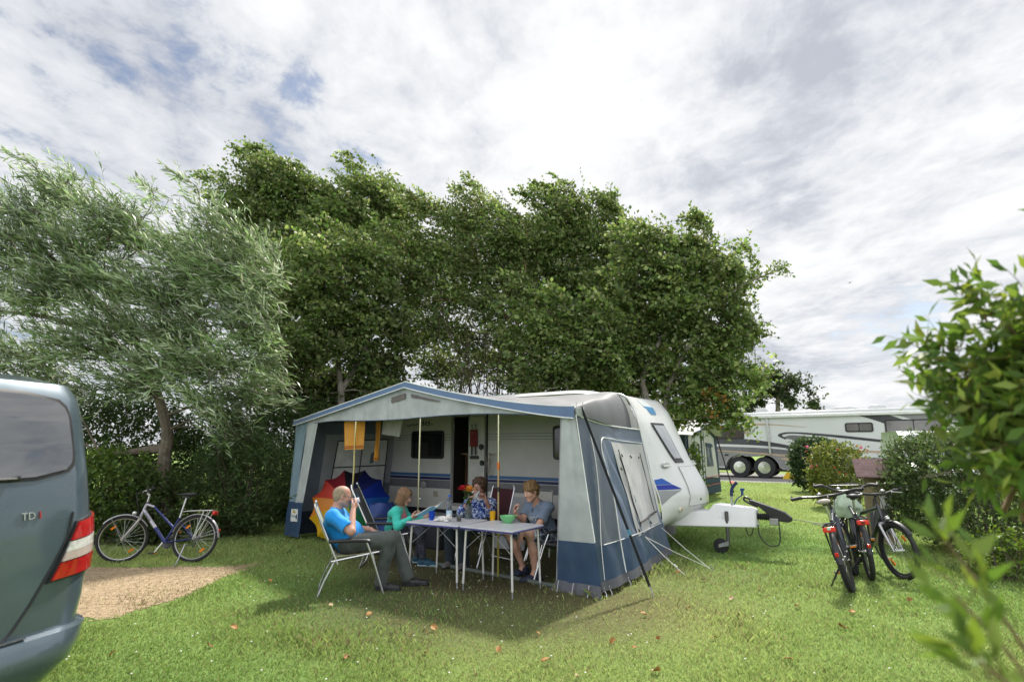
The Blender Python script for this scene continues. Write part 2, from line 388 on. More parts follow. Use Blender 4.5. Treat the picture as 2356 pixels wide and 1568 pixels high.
# dry straw patch where a tent stood
pm = mat('dry_straw', (.40, .305, .20), .95, var=.35, vs=14, bump=.9, bs=160, dirt=.75, dirtcol=(.15, .10, .06), spec=.1)
gx_ = np.arange(PATCH[:,0].min()-.2, PATCH[:,0].max()+.2, .035); gy_ = np.arange(PATCH[:,1].min()-.2, PATCH[:,1].max()+.2, .035)
mb = MB(); QX, QY = np.meshgrid(gx_, gy_, indexing='ij'); jx = QX+.12*softnoise(QX, QY, 3.1)+.05*softnoise(QX+4, QY, 8.)+rng.normal(size=QX.shape)*.03; jy = QY+.11*softnoise(QX+7, QY, 3.3)+.05*softnoise(QX, QY+3, 8.)+rng.normal(size=QX.shape)*.03
ins_ = inpoly(jx, jy, PATCH); V_ = np.stack([QX, QY, np.full(QX.shape, .004)], -1).reshape(-1, 3); nyy = len(gy_)
mb.add(V_, [[a*nyy+c, (a+1)*nyy+c, (a+1)*nyy+c+1, a*nyy+c+1] for a in range(len(gx_)-1) for c in range(nyy-1) if ins_[a, c]])
o = mb.build('bare_patch', pm, smooth=False); tag(o, None, None, kind='structure')
# gravel lane in front of the motorhome
MD = np.array([.795, -.607]); MNRM = np.array([-.607, -.795]); MP = np.array([11.9, 30.5])
gvm = mat('gravel', (.27, .265, .25), .95, var=.45, vs=9, bump=1., bs=45, dirt=.5, dirtcol=(.12, .12, .10), spec=.15)
mb = MB(); P = []
for a in np.linspace(-40, 40, 60):
    wob = .25*math.sin(a*1.7)+.15*math.sin(a*4.1)
    P.append([[*(MP+MD*a+MNRM*(3.6+wob)), .004], [*(MP+MD*a-MNRM*5.5), .004]])
mb.grid(P); o = mb.build('gravel_lane', gvm, smooth=False); tag(o, None, None, kind='structure')

# ---------------------------------------------------------------- grass blades
def grass_blades():
    n0 = 640000
    # density falls with distance: sample depth with pdf ~ 1/Y
    Y = np.exp(rng.uniform(math.log(3.0), math.log(30), n0)); X = rng.uniform(-1.25, 1.25, n0)*Y*.93
    s, t = tocamp(X, Y); w = worn(X, Y)
    keep = rng.uniform(size=n0) > np.clip(w*1.05-.05, 0, .93)
    keep &= ~(((s > .2) & (s < 5.9) & (t > .35) & (t < 2.6)) & (rng.uniform(size=n0) < .8))
    ip = inpoly(X, Y, PATCH); keep &= ~(ip & (rng.uniform(size=n0) < .45))
    keep &= ~((X-MP[0])*MNRM[0]+(Y-MP[1])*MNRM[1] < 3.55)
    X, Y, w, ip = X[keep], Y[keep], w[keep], ip[keep]; n = len(X)
    hn = softnoise(X, Y, .55)*.28+softnoise(X+9, Y, 1.7)*.2+.5; hn = np.clip(hn, 0, 1)
    tall = np.clip(.5+.5*softnoise(X*1.3, Y*1.3, 2.2), .2, 1.4)+1.2*np.clip(softnoise(X+3, Y-5, 4.3)-.9, 0, 1)
    s2, t2 = tocamp(X, Y); tall = tall+1.6*np.exp(-((s2-6.2)/.16)**2)*((t2 > -.2) & (t2 < 2.7))+1.3*np.exp(-((t2+.10)/.10)**2)*((s2 > 5.6) & (s2 < 6.4))+1.2*np.exp(-((X-5.7)/.5)**2-((Y-7.6)/.8)**2)+1.0*np.exp(-((Y-9.2)/.5)**2)*(X < -3.4)
    h = (.016+.026*rng.uniform(size=n)**1.5)*(.55+.7*tall)*(1+.012*Y)
    h[ip] *= .5
    wd = (.0016+.0017*rng.uniform(size=n))*(.6+.17*Y)
    th = rng.uniform(0, 6.283, n); ln = rng.uniform(.15, .95, n)*h; la = rng.uniform(0, 6.283, n)
    ca, sa = np.cos(th)*wd, np.sin(th)*wd
    B = np.stack([X, Y, np.zeros(n)], 1)
    v = np.empty((n, 4, 3)); v[:, 0] = B+np.stack([ca, sa, 0*ca], 1); v[:, 1] = B-np.stack([ca, sa, 0*ca], 1)
    mid = B+np.stack([np.cos(la)*ln*.35, np.sin(la)*ln*.35, h*.6], 1)
    v[:, 2] = mid-np.stack([ca, sa, 0*ca], 1)*.55
    v[:, 3] = B+np.stack([np.cos(la)*ln, np.sin(la)*ln, h], 1)
    g1 = np.array([.17, .28, .075]); g2 = np.array([.43, .50, .20]); st = np.array([.34, .29, .15])
    k = np.clip(hn*.7+rng.uniform(-.25, .45, n), 0, 1)[:, None]
    c = g1*(1-k)+g2*k
    dry = (rng.uniform(size=n) < .05+.45*w)|(ip & (rng.uniform(size=n) < .88)); c[dry] = st*rng.uniform(.5, 1.1, (dry.sum(), 1))
    c *= rng.uniform(.75, 1.2, (n, 1))
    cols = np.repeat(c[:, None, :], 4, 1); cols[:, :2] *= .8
    F = np.arange(n*4).reshape(n, 4)[:, [0, 1, 2, 3]]
    m = mat('grass_blade', rough=.6, attr=True, transl=.35, var=.05, spec=.25)
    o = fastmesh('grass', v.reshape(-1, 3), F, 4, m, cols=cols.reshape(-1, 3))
    return tag(o, 'short mown lawn grass with worn and dry spots', 'grass', kind='stuff')
grass_blades()
# ---------------------------------------------------------------- foliage
def leafgeo(P, D, NN, Ln, Wd, kind):
    """leaf blades: base P, direction D, face normal NN (all (n,3)); returns verts (n,k,3) and face template"""
    D = D/(np.linalg.norm(D, axis=1)[:, None]+1e-9); Sd = np.cross(D, NN); Sd /= np.linalg.norm(Sd, axis=1)[:, None]+1e-9; U = np.cross(Sd, D)
    Ln = Ln[:, None]; Wd = Wd[:, None]
    if kind == 'broad':      # 4-point leaf, slightly folded
        v = np.stack([P, P+D*Ln*.45+Sd*Wd+U*Wd*.35, P+D*Ln, P+D*Ln*.45-Sd*Wd+U*Wd*.35], 1); F = [[0, 1, 2, 3]]
    else:                    # long leaf of two quads, tip drooping
        v = np.stack([P+Sd*Wd*.25, P-Sd*Wd*.25, P+D*Ln*.5-Sd*Wd+U*Ln*.04, P+D*Ln*.5+Sd*Wd+U*Ln*.04, P+D*Ln*.97-U*Ln*.10-Sd*Wd*.12, P+D*Ln*.97-U*Ln*.10+Sd*Wd*.12], 1)
        F = [[0, 1, 2, 3], [3, 2, 4, 5]]
    return v, np.array(F)
def sprays(starts, dirs, length, nleaf, r, droop=.0, curl=.25, spread=.9, wind=(0,0,0), L=(.05,.02), W=.02, kind='broad', upn=.5, twig=.004):
    """leafy twigs. starts, dirs (n,3). returns leaf verts, faces and twig verts, faces"""
    n = len(starts); length = np.asarray(length)
    dirs = dirs/(np.linalg.norm(dirs, axis=1)[:, None]+1e-9)
    cu = r.normal(size=(n, 3))*curl; wind = np.asarray(wind, float)
    t = (np.arange(nleaf)+.6)/nleaf
    T = t[None, :, None]; Lg = length[:, None, None]
    bend = cu[:, None, :]+np.array([0, 0, -droop])+wind
    P = starts[:, None, :]+dirs[:, None, :]*Lg*T+bend*Lg*T*T*.5
    TD = dirs[:, None, :]+bend*T; TD /= np.linalg.norm(TD, axis=2)[..., None]
    rnd = r.normal(size=P.shape); rnd -= TD*(rnd*TD).sum(2)[..., None]; rnd /= np.linalg.norm(rnd, axis=2)[..., None]+1e-9
    LD = TD*(1.2-spread)+rnd*spread+wind*.6+np.array([0, 0, -.15*droop])
    NN = r.normal(size=P.shape)+np.array([0, 0, upn])
    m = n*nleaf
    ln = r.uniform(L[0]*(1-L[1]), L[0]*(1+L[1]), m); wd = ln*W*r.uniform(.75, 1.2, m)
    v, F = leafgeo(P.reshape(m, 3), LD.reshape(m, 3), NN.reshape(m, 3), ln, wd, kind)
    # twigs: 3-sided tapering strips of 3 segments
    tt = np.array([0, .35, .7, 1.])[None, :, None]
    Q = starts[:, None, :]+dirs[:, None, :]*Lg*tt+bend*Lg*tt*tt*.5
    a = np.cross(dirs, r.normal(size=(n, 3))); a /= np.linalg.norm(a, axis=1)[:, None]+1e-9; b = np.cross(dirs, a)
    rad = np.array([1., .75, .5, .15])[None, :, None]*twig
    ring = np.stack([Q+a[:, None]*rad, Q+(-.5*a+.87*b)[:, None]*rad, Q+(-.5*a-.87*b)[:, None]*rad], 2)     # n,4,3,3
    return v, F, ring
def foliage(name, parts, m, parent=None):
    """parts: list of (leaf verts (n,k,3), F, cols (n,3), rings, twigcol); one mesh of quads"""
    V = []; FF = []; C = []; off = 0
    for v, F, c, ring, tc_ in parts:
        n, k = v.shape[:2]; V.append(v.reshape(-1, 3)); C.append(np.repeat(c, k, 0))
        FF.append((np.arange(n)[:, None, None]*k+F[None]+off).reshape(-1, 4)); off += n*k
        if ring is not None:
            n = len(ring); V.append(ring.reshape(-1, 3)); C.append(np.tile(np.array(tc_), (n*12, 1)))
            f = []
            for s in range(3):
                for q in range(3): f.append([s*3+q, s*3+(q+1) % 3, s*3+3+(q+1) % 3, s*3+3+q])
            FF.append((np.arange(n)[:, None, None]*12+np.array(f)[None]+off).reshape(-1, 4)); off += n*12
    return fastmesh(name, np.concatenate(V), np.concatenate(FF), 4, m, parent, cols=np.concatenate(C))
def palette(n, cols, r, jit=.22):
    cols = np.array(cols); k = r.integers(0, len(cols), n); return cols[k]*r.uniform(1-jit, 1+jit, (n, 1))*r.uniform(.93, 1.07, (n, 3))
LEAF = mat('leaf', rough=.5, attr=True, transl=.42, var=.08, spec=.35)
WLEAF = mat('willow_leaf', rough=.38, attr=True, transl=.38, var=.08, spec=.55)
BARK = mat('bark', (.12, .095, .07), .95, var=.5, vs=5, bump=1., bs=30, dirt=.6, dirtcol=(.30, .29, .26))
RBARK = mat('red_bark', (.19, .10, .055), .9, var=.4, vs=6, bump=.8, bs=30)
BBARK = mat('birch_bark', (.24, .215, .18), .9, var=.5, vs=4, bump=.7, bs=25, dirt=.9, dirtcol=(.045, .04, .033))
BIRCHC = [(.115,.18,.048),(.155,.215,.06),(.195,.245,.085),(.085,.145,.04),(.26,.305,.14)]
WIND = np.array([-.8, -.05, .24])
def clumppts(c, rad, n, r):
    d = r.normal(size=(n, 3)); d /= np.linalg.norm(d, axis=1)[:, None]; q = r.uniform(0, 1, n)**.42
    return c+d*q[:, None]*rad, d*q[:, None]
def limb(mb, a, b, r0, r1, r, n=6, wig=.06, sides=7):
    a = np.array(a); b = np.array(b); L = np.linalg.norm(b-a); k = np.linspace(0, 1, n)
    P = a+(b-a)*k[:, None]; w = r.normal(size=(n, 3))*wig*L*.35; w[0] = 0; w[-1] = 0; P = P+w
    P[:, 2] += np.sin(k*np.pi)*wig*L*.3
    mb.tube(smoothpath(P, n*2), np.linspace(r0, r1, n*2), sides, caps=False)
    return P
def tree(label, group, Y, clumps, trunks, dens=1., cols=BIRCHC, kind='broad', L=(.112,.3), W=.36, nleaf=13, slen=(.45,.95), wind=WIND, bark=None, depth=1.0, seed=1, name='birch_tree', cat='tree', spread=.8, m=None, trunkr=.085, extra=None, droop=.25, limbs=True, base=None, curl=.3, shoots=.20, tuft=11, tuftr=.13, plumes=2):
    """clumps: (u, v, ru, rv[, dY[, brightness]]) in photo pixels at depth Y; trunks: lists of (u, v[, dY])"""
    r = np.random.default_rng(seed); px = Y/FPX
    b0 = np.array(base if base is not None else [at(trunks[0][0][0], 1000, Y)[0], Y, 0.]); root = thing(name, label, cat, b0, 0, group)
    tb = MB(); parts = []; trs = []
    for tr in trunks:
        P = np.array([at(q[0], q[1], Y+(q[2] if len(q) > 2 else 0)) for q in tr]); P[0, 2] = min(P[0, 2], 0) if not trs else P[0, 2]
        S_ = smoothpath(P, 16); rr = np.linspace(1, .25, 16)*trunkr*(1.25 if len(trs) == 0 else .85); tb.tube(S_-b0, rr, 9, caps=False); trs.append(S_)
    TR = np.concatenate(trs)
    for c_ in clumps:
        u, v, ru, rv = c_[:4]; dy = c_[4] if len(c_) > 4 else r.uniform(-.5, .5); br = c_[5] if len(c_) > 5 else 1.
        c = at(u, v, Y+dy); rad = np.array([ru*px, depth*.5*(ru+rv)*px, rv*px])
        if limbs:
            d2 = np.linalg.norm((TR-c)*np.array([1, 1, 1.])+np.array([0, 0, .0]), axis=1)+np.where(TR[:, 2] > c[2], 5, 0); j = d2.argmin()
            limb(tb, TR[j]-b0, c-b0, .02, .006, r)
            for _ in range(3):
                e = c+r.normal(size=3)*rad*.55; limb(tb, c-b0+(TR[j]-c)*.35, e-b0, .009, .003, r, 4, .1, 5)
        vol = (rad[0]*rad[1]*rad[2])**(1/3.); n = int(dens*430*vol**2.2*(rad[0]*rad[2])**.1)+6
        nt_ = max(3, int(n/tuft)); tc0, tdr = clumppts(c, rad*.88, nt_, r); td = tdr*.8+r.normal(size=(nt_, 3))*.4+wind*1.2+np.array([0, 0, .15]); tb_ = r.uniform(.55, 1.35, nt_); k_ = r.integers(0, nt_, n)
        st = tc0[k_]+r.normal(size=(n, 3))*tuftr; dr = tdr[k_]; d = td[k_]+r.normal(size=(n, 3))*.38
        ln = r.uniform(*slen, n)
        # long shoots that break the outline, most of them on the upper and windward sides
        m_ = int(n*shoots); a_ = r.normal(size=(m_, 3)); a_[:, 2] = np.abs(a_[:, 2])*.8; a_ += wind*.9; a_ /= np.linalg.norm(a_, axis=1)[:, None]
        st[:m_] = c+a_*rad*r.uniform(.75, 1.08, (m_, 1)); d[:m_] = a_*.5+wind*1.2+r.normal(size=(m_, 3))*.35+np.array([0, 0, .25]); ln[:m_] = r.uniform(slen[0]*.8, slen[1]*1.5, m_)
        v_, F, ring = sprays(st-d/np.linalg.norm(d, axis=1)[:, None]*ln[:, None]*.45, d, ln, nleaf, r, droop=droop, wind=wind*.55, L=L, W=W, kind=kind, spread=spread, upn=.4, curl=curl)
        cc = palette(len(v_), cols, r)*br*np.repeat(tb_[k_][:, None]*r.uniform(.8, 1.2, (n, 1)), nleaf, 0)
        parts.append((v_-b0, F, cc, ring-b0, (.09, .065, .04)))
    if plumes:                              # long swept boughs that stand out of the crown's outline
        uc_ = np.mean([q[0] for q in clumps]); vs_ = np.percentile([q[1] for q in clumps], 70); Q0 = []; D0 = []
        for c_ in clumps:
            if c_[1] > vs_ or c_[2] < 20: continue
            for _ in range(plumes):
                c = at(c_[0], c_[1], Y+r.normal()*.3); rad = np.array([c_[2]*px, .6, c_[3]*px])
                o_ = np.array([np.sign(c_[0]-uc_)*r.uniform(0, .7), r.normal()*.3, r.uniform(.3, 1.)])+wind*r.uniform(.3, 1.3); o_ /= np.linalg.norm(o_)
                a_ = c+o_*rad*.5; e_ = c+o_*(rad*1.0+r.uniform(.15, .6)); m_ = (a_+e_)/2+np.array([.0, 0, r.uniform(.05, .22)]); P_ = smoothpath([a_, m_, e_+wind*.35], 12)
                tb.tube(P_-b0, np.linspace(.011, .003, 12), 5, caps=False); T_ = np.gradient(P_, axis=0); T_ /= np.linalg.norm(T_, axis=1)[:, None]
                k_ = r.integers(3, 12, 13); Q0.append(P_[k_]); D0.append(T_[k_]+r.normal(size=(13, 3))*.55+wind*.5)
        if Q0:
            Q0 = np.concatenate(Q0); D0 = np.concatenate(D0)
            v_, F, ring = sprays(Q0, D0, r.uniform(.18, .42, len(Q0)), 8, r, droop=droop, wind=wind*.5, L=L, W=W, kind=kind, spread=spread, upn=.4, curl=curl)
            parts.append((v_-b0, F, palette(len(v_), cols, r)*np.repeat(r.uniform(.7, 1.3, (len(Q0), 1)), 8, 0), ring-b0, (.09, .065, .04)))
    if extra: parts += extra(b0, r)
    tb.build('trunk', bark or BBARK, root)
    foliage('crown', parts, m or LEAF, root)
    return root
G_ = 'trees behind the caravan'
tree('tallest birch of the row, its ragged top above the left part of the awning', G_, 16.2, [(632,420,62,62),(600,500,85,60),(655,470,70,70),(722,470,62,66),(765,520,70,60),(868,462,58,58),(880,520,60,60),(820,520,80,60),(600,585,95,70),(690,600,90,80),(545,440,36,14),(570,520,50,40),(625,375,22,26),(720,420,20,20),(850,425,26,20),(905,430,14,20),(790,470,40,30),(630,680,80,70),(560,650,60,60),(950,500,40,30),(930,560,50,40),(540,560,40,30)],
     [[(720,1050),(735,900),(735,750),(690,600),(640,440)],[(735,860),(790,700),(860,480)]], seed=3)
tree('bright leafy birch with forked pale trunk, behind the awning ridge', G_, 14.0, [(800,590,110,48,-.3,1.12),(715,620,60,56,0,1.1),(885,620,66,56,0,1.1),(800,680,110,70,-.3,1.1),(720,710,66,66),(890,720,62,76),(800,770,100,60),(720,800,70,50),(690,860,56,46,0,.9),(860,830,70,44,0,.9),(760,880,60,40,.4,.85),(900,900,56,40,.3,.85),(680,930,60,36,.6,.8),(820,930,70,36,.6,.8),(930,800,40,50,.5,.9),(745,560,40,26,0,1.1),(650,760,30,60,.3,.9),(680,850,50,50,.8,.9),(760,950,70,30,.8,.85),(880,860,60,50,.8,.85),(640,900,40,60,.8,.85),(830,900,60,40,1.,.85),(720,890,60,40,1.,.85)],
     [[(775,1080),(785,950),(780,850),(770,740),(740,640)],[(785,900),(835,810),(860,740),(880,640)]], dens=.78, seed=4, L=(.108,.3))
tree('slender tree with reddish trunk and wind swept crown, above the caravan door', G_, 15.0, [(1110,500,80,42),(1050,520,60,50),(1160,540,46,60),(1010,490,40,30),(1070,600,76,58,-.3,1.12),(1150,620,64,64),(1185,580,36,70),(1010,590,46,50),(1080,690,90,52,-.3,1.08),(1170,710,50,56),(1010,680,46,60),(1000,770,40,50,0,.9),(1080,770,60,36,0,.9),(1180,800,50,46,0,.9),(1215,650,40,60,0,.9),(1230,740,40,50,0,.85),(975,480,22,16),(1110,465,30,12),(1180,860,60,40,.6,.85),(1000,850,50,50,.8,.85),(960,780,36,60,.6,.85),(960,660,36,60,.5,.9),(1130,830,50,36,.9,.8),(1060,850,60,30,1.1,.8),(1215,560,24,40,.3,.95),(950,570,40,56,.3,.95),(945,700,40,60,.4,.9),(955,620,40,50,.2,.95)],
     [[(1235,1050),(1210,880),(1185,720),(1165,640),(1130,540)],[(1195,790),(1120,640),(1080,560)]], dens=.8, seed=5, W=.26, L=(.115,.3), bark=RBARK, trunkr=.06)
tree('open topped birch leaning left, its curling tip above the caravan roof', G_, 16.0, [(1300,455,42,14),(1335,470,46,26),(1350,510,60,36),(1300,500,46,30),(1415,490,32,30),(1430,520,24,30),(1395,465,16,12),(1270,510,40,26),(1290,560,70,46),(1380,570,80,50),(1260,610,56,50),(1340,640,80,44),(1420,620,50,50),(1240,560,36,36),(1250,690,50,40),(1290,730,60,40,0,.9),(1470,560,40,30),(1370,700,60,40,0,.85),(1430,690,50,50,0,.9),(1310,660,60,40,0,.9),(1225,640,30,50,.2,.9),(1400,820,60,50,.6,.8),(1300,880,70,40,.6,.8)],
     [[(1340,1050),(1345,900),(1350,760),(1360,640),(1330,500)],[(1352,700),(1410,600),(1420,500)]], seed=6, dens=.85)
def lone(b0, r):
    out = []
    P0 = at(1700, 660, 14.); P1 = at(1760, 625, 14.); P2 = at(1820, 628, 14.)
    Q = smoothpath([P0, P1, at(1790, 612, 14.), P2], 30); st = Q[4:]; d = r.normal(size=(len(st), 3))*.5+np.array([.5, 0, .1]); ln = r.uniform(.18, .35, len(st))
    v_, F, ring = sprays(st, d, ln, 6, r, droop=.5, L=(.088, .25), W=.4, kind='broad'); out.append((v_-b0, F, palette(len(v_), BIRCHC, r), ring-b0, (.09, .065, .04)))
    P3 = smoothpath([at(1715, 640, 14.), at(1700, 590, 14.), at(1680, 565, 14.)], 20); st = P3[3:]; d = r.normal(size=(len(st), 3))*.5+np.array([-.3, 0, .3]); ln = r.uniform(.15, .3, len(st))
    v_, F, ring = sprays(st, d, ln, 6, r, droop=.3, L=(.088, .25), W=.4, kind='broad'); out.append((v_-b0, F, palette(len(v_), BIRCHC, r), ring-b0, (.09, .065, .04)))
    c = at(1640, 915, 13.6); st, dr = clumppts(c, np.array([.18, .18, .3]), 14, r)
    v_, F, ring = sprays(st, dr+r.normal(size=st.shape)*.4+np.array([0, 0, -.6]), r.uniform(.2, .4, 14), 7, r, droop=.9, L=(.088, .25), W=.4, kind='broad'); out.append((v_-b0, F, palette(len(v_), [(.30,.13,.02),(.25,.15,.03),(.2,.16,.04)], r), ring-b0, (.09, .065, .04)))
    return out
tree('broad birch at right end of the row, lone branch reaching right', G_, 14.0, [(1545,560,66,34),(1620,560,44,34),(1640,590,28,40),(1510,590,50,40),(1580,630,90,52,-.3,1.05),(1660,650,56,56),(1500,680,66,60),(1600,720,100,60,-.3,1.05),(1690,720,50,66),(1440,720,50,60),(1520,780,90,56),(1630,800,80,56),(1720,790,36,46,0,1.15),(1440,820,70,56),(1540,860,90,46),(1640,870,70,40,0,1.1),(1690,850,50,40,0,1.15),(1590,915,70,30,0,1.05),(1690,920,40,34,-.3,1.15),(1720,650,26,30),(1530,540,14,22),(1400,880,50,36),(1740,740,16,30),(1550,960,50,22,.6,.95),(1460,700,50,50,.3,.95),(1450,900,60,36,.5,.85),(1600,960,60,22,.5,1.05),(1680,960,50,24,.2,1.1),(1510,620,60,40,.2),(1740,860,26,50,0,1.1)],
     [[(1500,1050),(1488,930),(1480,860),(1540,740),(1580,620)],[(1536,1050),(1530,930),(1560,840),(1640,720),(1700,660),(1800,618)]], seed=7, dens=.85, extra=lone)
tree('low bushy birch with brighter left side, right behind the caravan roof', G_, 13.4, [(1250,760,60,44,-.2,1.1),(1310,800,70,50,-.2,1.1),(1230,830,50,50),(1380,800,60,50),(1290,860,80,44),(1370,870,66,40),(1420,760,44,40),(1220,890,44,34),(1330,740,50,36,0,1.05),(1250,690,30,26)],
     [[(1312,1050),(1305,920),(1300,850),(1290,780)]], seed=8, dens=.85, trunkr=.05)
def fan(b0, r):
    return []
rs = np.random.default_rng(9)
b0 = np.array([at(1095, 1000, 14.6)[0], 14.6, 0.]); root = thing('shrub', 'tall shrub of many thin bare stems fanning up behind the awning roof', 'shrub', b0)
tb = MB(); parts = []
for i in range(34):
    e = at(rs.uniform(985, 1215), rs.uniform(640, 790), 14.6+rs.normal()*.5); st = np.array([rs.normal()*.45, rs.normal()*.4, 0])
    Pm = st*.6+(e-b0)*.5+rs.normal(size=3)*np.array([.12, .15, .1]); Q = smoothpath([st, Pm, e-b0], 10); tb.tube(Q, np.linspace(rs.uniform(.014, .03), .006, 10), 6, caps=False)
    k = 7; s_ = Q[-4:][rs.integers(0, 4, k)]+rs.normal(size=(k, 3))*.05; d = rs.normal(size=(k, 3))*.6+WIND
    v_, F, ring = sprays(s_, d, rs.uniform(.3, .6, k), 10, rs, droop=.3, wind=WIND*.5, L=(.07, .25), W=.25); parts.append((v_, F, palette(len(v_), BIRCHC, rs)*.9, ring, (.08, .06, .04)))
    for _ in range(2):
        q = Q[rs.integers(4, 9)]; limb(tb, q, q+rs.normal(size=3)*.25+np.array([0, 0, .35]), .006, .002, rs, 3, .1, 4)
tb.build('stem', mat('stem_bark', (.075, .055, .04), .9, var=.4, bump=.5, bs=40), root); foliage('crown', parts, LEAF, root)
# far trees beyond the motorhome
tree('dark rounded tree standing beyond the motorhome roof', 'trees beyond the motorhome', 44., [(1790,900,80,46),(1850,930,50,26),(1730,925,60,30),(1890,950,30,14),(1700,960,50,20),(1760,870,50,24),(1830,890,46,26)], [[(1790,1045),(1790,920),(1795,870)]], dens=.07, cols=[(.03,.055,.02),(.045,.07,.025),(.06,.08,.03)], L=(.22,.3), W=.42, nleaf=12, slen=(.9,1.6), wind=WIND*.3, seed=12, name='broadleaf_tree', trunkr=.2, limbs=True, plumes=0)
tree('low greyish tree seen behind the small tent roof', 'trees beyond the motorhome', 40., [(1560,955,46,26),(1600,950,46,30),(1650,962,40,20),(1520,962,30,20)], [[(1575,1045),(1575,960),(1580,940)]], dens=.07, cols=[(.04,.07,.03),(.05,.08,.035)], L=(.2,.3), W=.4, nleaf=10, slen=(.8,1.4), wind=WIND*.3, seed=13, name='broadleaf_tree', trunkr=.15, plumes=0)
# willow on the left
WC = [(.19,.275,.12),(.24,.32,.165),(.30,.36,.225),(.135,.21,.075),(.39,.44,.31),(.105,.17,.06)]
WW = np.array([-.72, -.05, .34])
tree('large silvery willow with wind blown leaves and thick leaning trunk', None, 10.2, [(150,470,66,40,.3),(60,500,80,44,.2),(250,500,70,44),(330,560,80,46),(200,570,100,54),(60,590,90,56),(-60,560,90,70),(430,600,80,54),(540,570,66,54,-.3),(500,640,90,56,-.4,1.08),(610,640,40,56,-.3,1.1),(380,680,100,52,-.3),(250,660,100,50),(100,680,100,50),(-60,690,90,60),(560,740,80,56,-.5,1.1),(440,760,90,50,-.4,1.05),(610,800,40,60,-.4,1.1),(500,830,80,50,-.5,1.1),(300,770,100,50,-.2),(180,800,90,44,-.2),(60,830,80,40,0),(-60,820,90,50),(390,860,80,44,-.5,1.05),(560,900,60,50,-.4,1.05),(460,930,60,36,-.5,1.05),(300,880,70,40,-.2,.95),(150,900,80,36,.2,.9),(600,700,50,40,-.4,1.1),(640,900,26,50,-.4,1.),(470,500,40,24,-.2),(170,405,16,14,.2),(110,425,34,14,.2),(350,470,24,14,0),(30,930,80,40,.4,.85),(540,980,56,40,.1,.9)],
     [[(398,1215),(376,1080),(384,990),(352,880),(300,760),(240,650)],[(352,880),(430,760),(520,640)],[(360,905),(280,800),(130,735),(0,715)],[(378,1030),(300,1040),(230,1045)],[(382,1080),(310,1068),(250,1075)],[(300,760),(160,640),(60,520)]],
     dens=1.15, cols=WC, kind='long', L=(.15,.25), W=.085, nleaf=17, slen=(.5,.95), wind=WW, bark=BARK, seed=21, name='willow_tree', spread=.5, shoots=.25, tuft=7, tuftr=.10, plumes=1, m=WLEAF, trunkr=.105, droop=.05, curl=.25)
# shrubs at the foot of the willow
def shrub(label, base, rad, h, n, cols, kind, L, W, nleaf, seed, updir=1., name='shrub', group=None, slen=(.4,.8), m=None, spread=.75, stems=14, zmin=.03, inner=.75, wind=(0,0,0), cat='shrub', droop=.2, box=False):
    r = np.random.default_rng(seed); base = np.array(base, float); root = thing(name, label, cat, base, 0, group); tb = MB()
    for i in range(stems):
        a = r.uniform(0, 6.28); q = np.array([math.cos(a)*rad[0]*.75*r.uniform(.2, 1), math.sin(a)*rad[1]*.75*r.uniform(.2, 1), h*r.uniform(.5, .9)])
        limb(tb, q*np.array([.25, .25, 0]), q, .018, .005, r, 5, .12, 5)
    d = r.normal(size=(n, 3)); d /= np.linalg.norm(d, axis=1)[:, None]; k = r.uniform(0, 1, n)**(1/3.)*(1-inner)+inner*r.uniform(.75, 1, n)**.5
    if box:
        q = d/np.abs(d).max(1)[:, None]; d = .55*d+.45*q*.8
    st = d*k[:, None]*np.array([rad[0], rad[1], h*.5])+np.array([0, 0, h*.5]); st[:, 2] = np.maximum(st[:, 2], zmin+.1*r.uniform(size=n))
    dd = d*.7+r.normal(size=(n, 3))*.45+np.array([0, 0, updir])+np.array(wind); ln = r.uniform(*slen, n)
    v_, F, ring = sprays(st-dd/np.linalg.norm(dd, axis=1)[:, None]*ln[:, None]*.5, dd, ln, nleaf, r, droop=droop, L=L, W=W, kind=kind, spread=spread, upn=.5, twig=.003)
    v_[..., 2] = np.maximum(v_[..., 2], .004)
    tb.build('stem', BARK, root); foliage('foliage', [(v_, F, palette(len(v_), cols, r), ring, (.13, .11, .06))], m or LEAF, root)
    return root
GS = [(.07,.12,.04),(.09,.15,.05),(.12,.175,.07),(.055,.095,.03)]
GB = [(.08,.14,.028),(.115,.18,.036),(.06,.105,.024),(.14,.195,.045)]
HG = 'hedge shrubs behind the left bicycle'
shrub('young willow shrub with upright narrow leaved shoots, between the left bicycle and the awning', (-5.05, 10.95, 0), (.95, .55), 1.85, 700, GS, 'long', (.10,.25), .11, 14, 31, updir=1.0, group=HG, slen=(.45,.8), spread=.7)
shrub('leafy green shrub with small broad leaves behind the bicycle front wheel', (-6.9, 10.1, 0), (1.0, .65), 1.55, 850, GB, 'broad', (.065,.3), .36, 10, 32, updir=.7, group=HG, slen=(.3,.55))
shrub('dark green shrub behind the bicycle saddle, under the willow trunk', (-6.0, 9.9, 0), (.75, .45), 1.15, 560, [(.035,.065,.018),(.05,.085,.022),(.07,.11,.03)], 'broad', (.06,.3), .34, 10, 33, updir=.6, group=HG, slen=(.3,.55))
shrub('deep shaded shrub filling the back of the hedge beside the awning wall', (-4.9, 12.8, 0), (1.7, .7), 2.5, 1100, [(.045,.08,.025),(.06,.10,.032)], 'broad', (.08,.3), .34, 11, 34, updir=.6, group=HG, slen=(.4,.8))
shrub('tall shaded shrub behind the willow trunk, mostly hidden by the van', (-8.6, 12.4, 0), (2.2, .8), 2.7, 1500, [(.045,.08,.025),(.065,.105,.032)], 'broad', (.08,.3), .34, 11, 35, updir=.6, group=HG, slen=(.4,.8))
